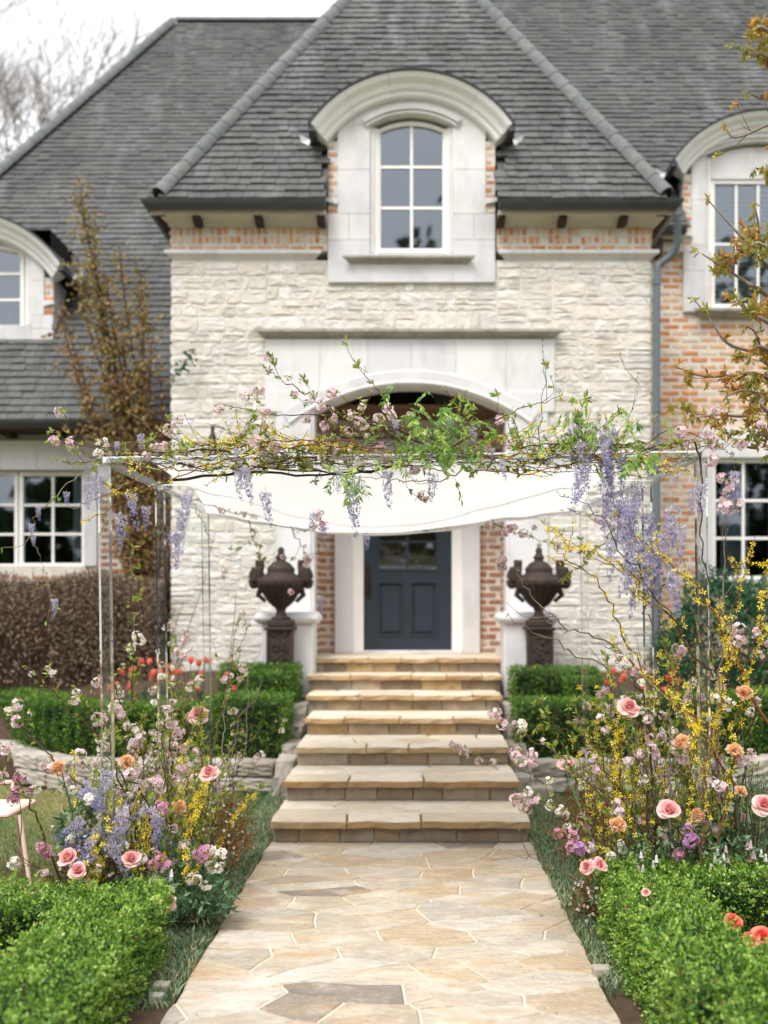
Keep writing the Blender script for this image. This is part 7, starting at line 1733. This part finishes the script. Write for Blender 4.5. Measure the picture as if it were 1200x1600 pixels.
for bi, q in enumerate(boughs):
    Yb = 5.0 + .5 * ro.random(); P = [np.array(q[0])] + [W(a[0], a[1], Yb) for a in q[1:]]; C = catmull(P, 6); b = B(); tube(b, C, .014, .003, 6, ro.random()); lf = B(); lines = [C]
    for k in range(9 if bi < 8 else 6):
        t = ro.uniform(.35, .95); p = polyline_at(C, np.array([t]))[0]; d = unit(tang_at(C, np.array([t]))[0] + rdirs(1, ro)[0] * .9 + np.array([0, 0, .3])); l = ro.uniform(.06, .2); s = catmull([p, p + d * l * .5, p + d * l + np.array([0, 0, .02])], 3); tube(b, s, .003, .0015, 4, ro.random(), cap=False); lines.append(s)
    part(b, 'bough', M['barkgrey'], tree)
    if bi in (8, 14): dn = 1.5
    else: dn = 9
    for li, ln in enumerate(lines):
        ll = np.linalg.norm(np.diff(ln, axis=0), axis=1).sum(); k = int(min(ll, .7) * dn * (4.5 if li else 2.2)) + (3 if dn > 2 else 0)
        if not k: continue
        t = np.r_[1., ro.uniform(.45 if li == 0 else .3, 1, k - 1)]; cc = polyline_at(ln, t); cc = cc[(cc[:, 0] < 3.6)]
        if len(cc): base = ro.uniform(.0, .8); sprig(lf, cc + ro.normal(0, .01, cc.shape), nrm(rdirs(len(cc), ro) + np.array([0, 0, -.2])), 10, .040, ro, .42, base=base, spread=1.2, fold=.35)
    if lf.v: part(lf, 'leaf_cluster', M['mapleleaf'], tree, kind='stuff')
# outer crown beyond the frame, sparse
lf = B(); cc = np.array([3.9, 6.0, 3.6]) + rdirs(500, ro) * np.array([1., .9, 1.8]) * ro.uniform(.4, 1, (500, 1)); cc = cc[cc[:, 0] > 2.95]; sprig(lf, cc, rdirs(len(cc), ro), 8, .05, ro, .42, base=.4, spread=1.2); part(lf, 'crown', M['mapleleaf'], tree)

# ------------------------------------------------------------------ rusty vine at the tower corner
vine = root('climbing_vine', (-3.2, 11.0, .5), 'tall vine with rusty young leaves climbing between the slate side roof and the tower corner', 'vine')
rv = np.random.default_rng(9); b = B(); lf = B(); tips = [(130, 275), (112, 300), (150, 330), (185, 380), (120, 400), (210, 400), (165, 430), (225, 460), (240, 520), (100, 470), (250, 590), (190, 500), (150, 520), (215, 560), (128, 560), (85, 480), (255, 650), (170, 600), (235, 700), (190, 660)]
for i, (px, py) in enumerate(tips):
    T_ = W(px, py, 10.75); B0 = np.array([PX(rv.uniform(205, 245), 10.95), 10.95, .5]); m1 = B0 * .55 + T_ * .45 + np.array([rv.normal(0, .06) + .08, 0, .15]); C = catmull([B0, m1, T_ * .8 + m1 * .2 + rv.normal(0, .05, 3), T_], 7); tube(b, C, rv.uniform(.014, .03), .004, 5, rv.random()); lines = [C]
    for k in range(10):
        t = rv.uniform(.35, .95); p = polyline_at(C, np.array([t]))[0]; d = unit(np.array([rv.normal(0, .8), rv.normal(-.3, .5), rv.normal(.3, .6)])); l = rv.uniform(.12, .42); s = catmull([p, p + d * l * .5, p + d * l], 3); tube(b, s, .005, .002, 4, rv.random(), cap=False); lines.append(s)
    for li, ln in enumerate(lines):
        ll = np.linalg.norm(np.diff(ln, axis=0), axis=1).sum(); k = int(ll * (46 if py < 480 else 26)); t = rv.uniform(.3 if li == 0 else .1, 1, k); cc = polyline_at(ln, t) + rv.normal(0, .05, (k, 3)); up_ = (py < 420)
        sprig(lf, cc, rdirs(k, rv), 3, .048, rv, .6, base=(.62 if up_ else .32) + rv.uniform(-.1, .2), spread=1.)
part(b, 'stems', M['barkcherry'], vine); part(lf, 'leaves', M['vineleaf'], vine)
ivy = root('ivy_sprig', W(285, 575, 10.55), 'small green ivy sprig on the white rubble near the tower corner', 'ivy'); lf = B(); C = catmull([W(262, 600, 10.55), W(275, 585, 10.5), W(290, 568, 10.45), W(303, 545, 10.42)], 6); b = B(); tube(b, C, .006, .002, 5); part(b, 'stem', M['barkgrey'], ivy); t = rv.uniform(.1, 1, 34); sprig(lf, polyline_at(C, t) + rv.normal(0, .03, (34, 3)), rdirs(34, rv), 3, .05, rv, .6); part(lf, 'leaves', M['shrub'], ivy)

# ------------------------------------------------------------------ bare trees beyond the roof
def bare_tree(x, y, h, seed, label):
    r = random.Random(seed); b = B(); t = root('bare_tree', (x, y, 0), label, 'tree')
    def grow(p, d, l, rad, dep):
        q = p + d * l * .5 + np.array([r.uniform(-1, 1) * l * .07 for _ in range(3)]); e = q + unit(d + np.array([0, 0, .12])) * l * .5
        tube(b, [p, q, e], rad, rad * .62, 5 if dep < 3 else 3, r.random(), cap=False)
        if dep >= 8: return
        for k in range(3 if dep < 6 else 2):
            dd = unit(d + np.array([r.gauss(0, .45), r.gauss(0, .3), r.gauss(.10, .25)])); grow(e, dd, l * r.uniform(.66, .86), rad * .58, dep + 1)
    bt = B(); tube(bt, [(x, y, 0), (x, y, h * .3)], h * .016, h * .012, 8); part(bt, 'trunk', M['barkfar'], t)
    grow(np.array([x, y, h * .3]), np.array([0, 0, 1.]), h * .17, h * .011, 0); part(b, 'crown', M['barkfar'], t)
bare_tree(-14.2, 33, 22.5, 3, 'pale bare winter tree standing in the sky beyond the slate roof'); bare_tree(-17.5, 38, 27, 5, 'paler bare tree further away, higher in the sky beyond the slate roof'); bare_tree(-9.5, 44, 27, 8, 'thin pale treetop just above the slate roof corner')
# leafy trees on the far side of the garden, seen in the window glass
def shade_tree(x, y, h, seed):
    r = np.random.default_rng(seed); t = root('shade_tree', (x, y, 0), 'tall leafy garden tree facing the house, mirrored in the windows', 'tree', 'garden trees facing the house'); b = B()
    tube(b, [(x, y, 0), (x + .2, y, h * .35), (x, y, h * .8)], h * .022, h * .006, 7); part(b, 'trunk', M['barkgrey'], t); n = 2600; D = rdirs(n, r)
    P = np.array([x, y, h * .62]) + D * np.array([h * .26, h * .26, h * .38]) * (r.uniform(.45, 1, (n, 1)) * (1 + .18 * np.sin(D[:, :1] * 7 + D[:, 2:] * 6))); b = B(); b.quads(leafq(P, rdirs(n, r), r.uniform(.5, .9, n), .7, r), r.random(n)); part(b, 'crown', M['leaffar'], t)
for i, (x, y, h) in enumerate([(-16, -24, 19), (-8.5, -27, 22), (-1.5, -25, 18.5), (5.5, -28, 23), (12.5, -24, 19), (20, -27, 21)]): shade_tree(x, y, h, 70 + i)
r_ = np.random.default_rng(4); n_ = 9000; P_ = np.stack([r_.uniform(-45, 50, n_), r_.uniform(-34, -30, n_), r_.uniform(0, 8, n_)], 1); P_[:, 2] *= 1 + .25 * np.sin(P_[:, 0] * .6); b = B(); b.quads(leafq(P_, rdirs(n_, r_), r_.uniform(.9, 1.6, n_), .8, r_), r_.random(n_)); part(b, 'mirrored_treeline', M['leaffar'], kind='stuff')  # unseen foliage belt, added so the lower panes mirror green instead of sky
for o in list(bpy.data.objects):
    if o.parent is None and o.type == 'EMPTY' and not o.children: bpy.data.objects.remove(o)
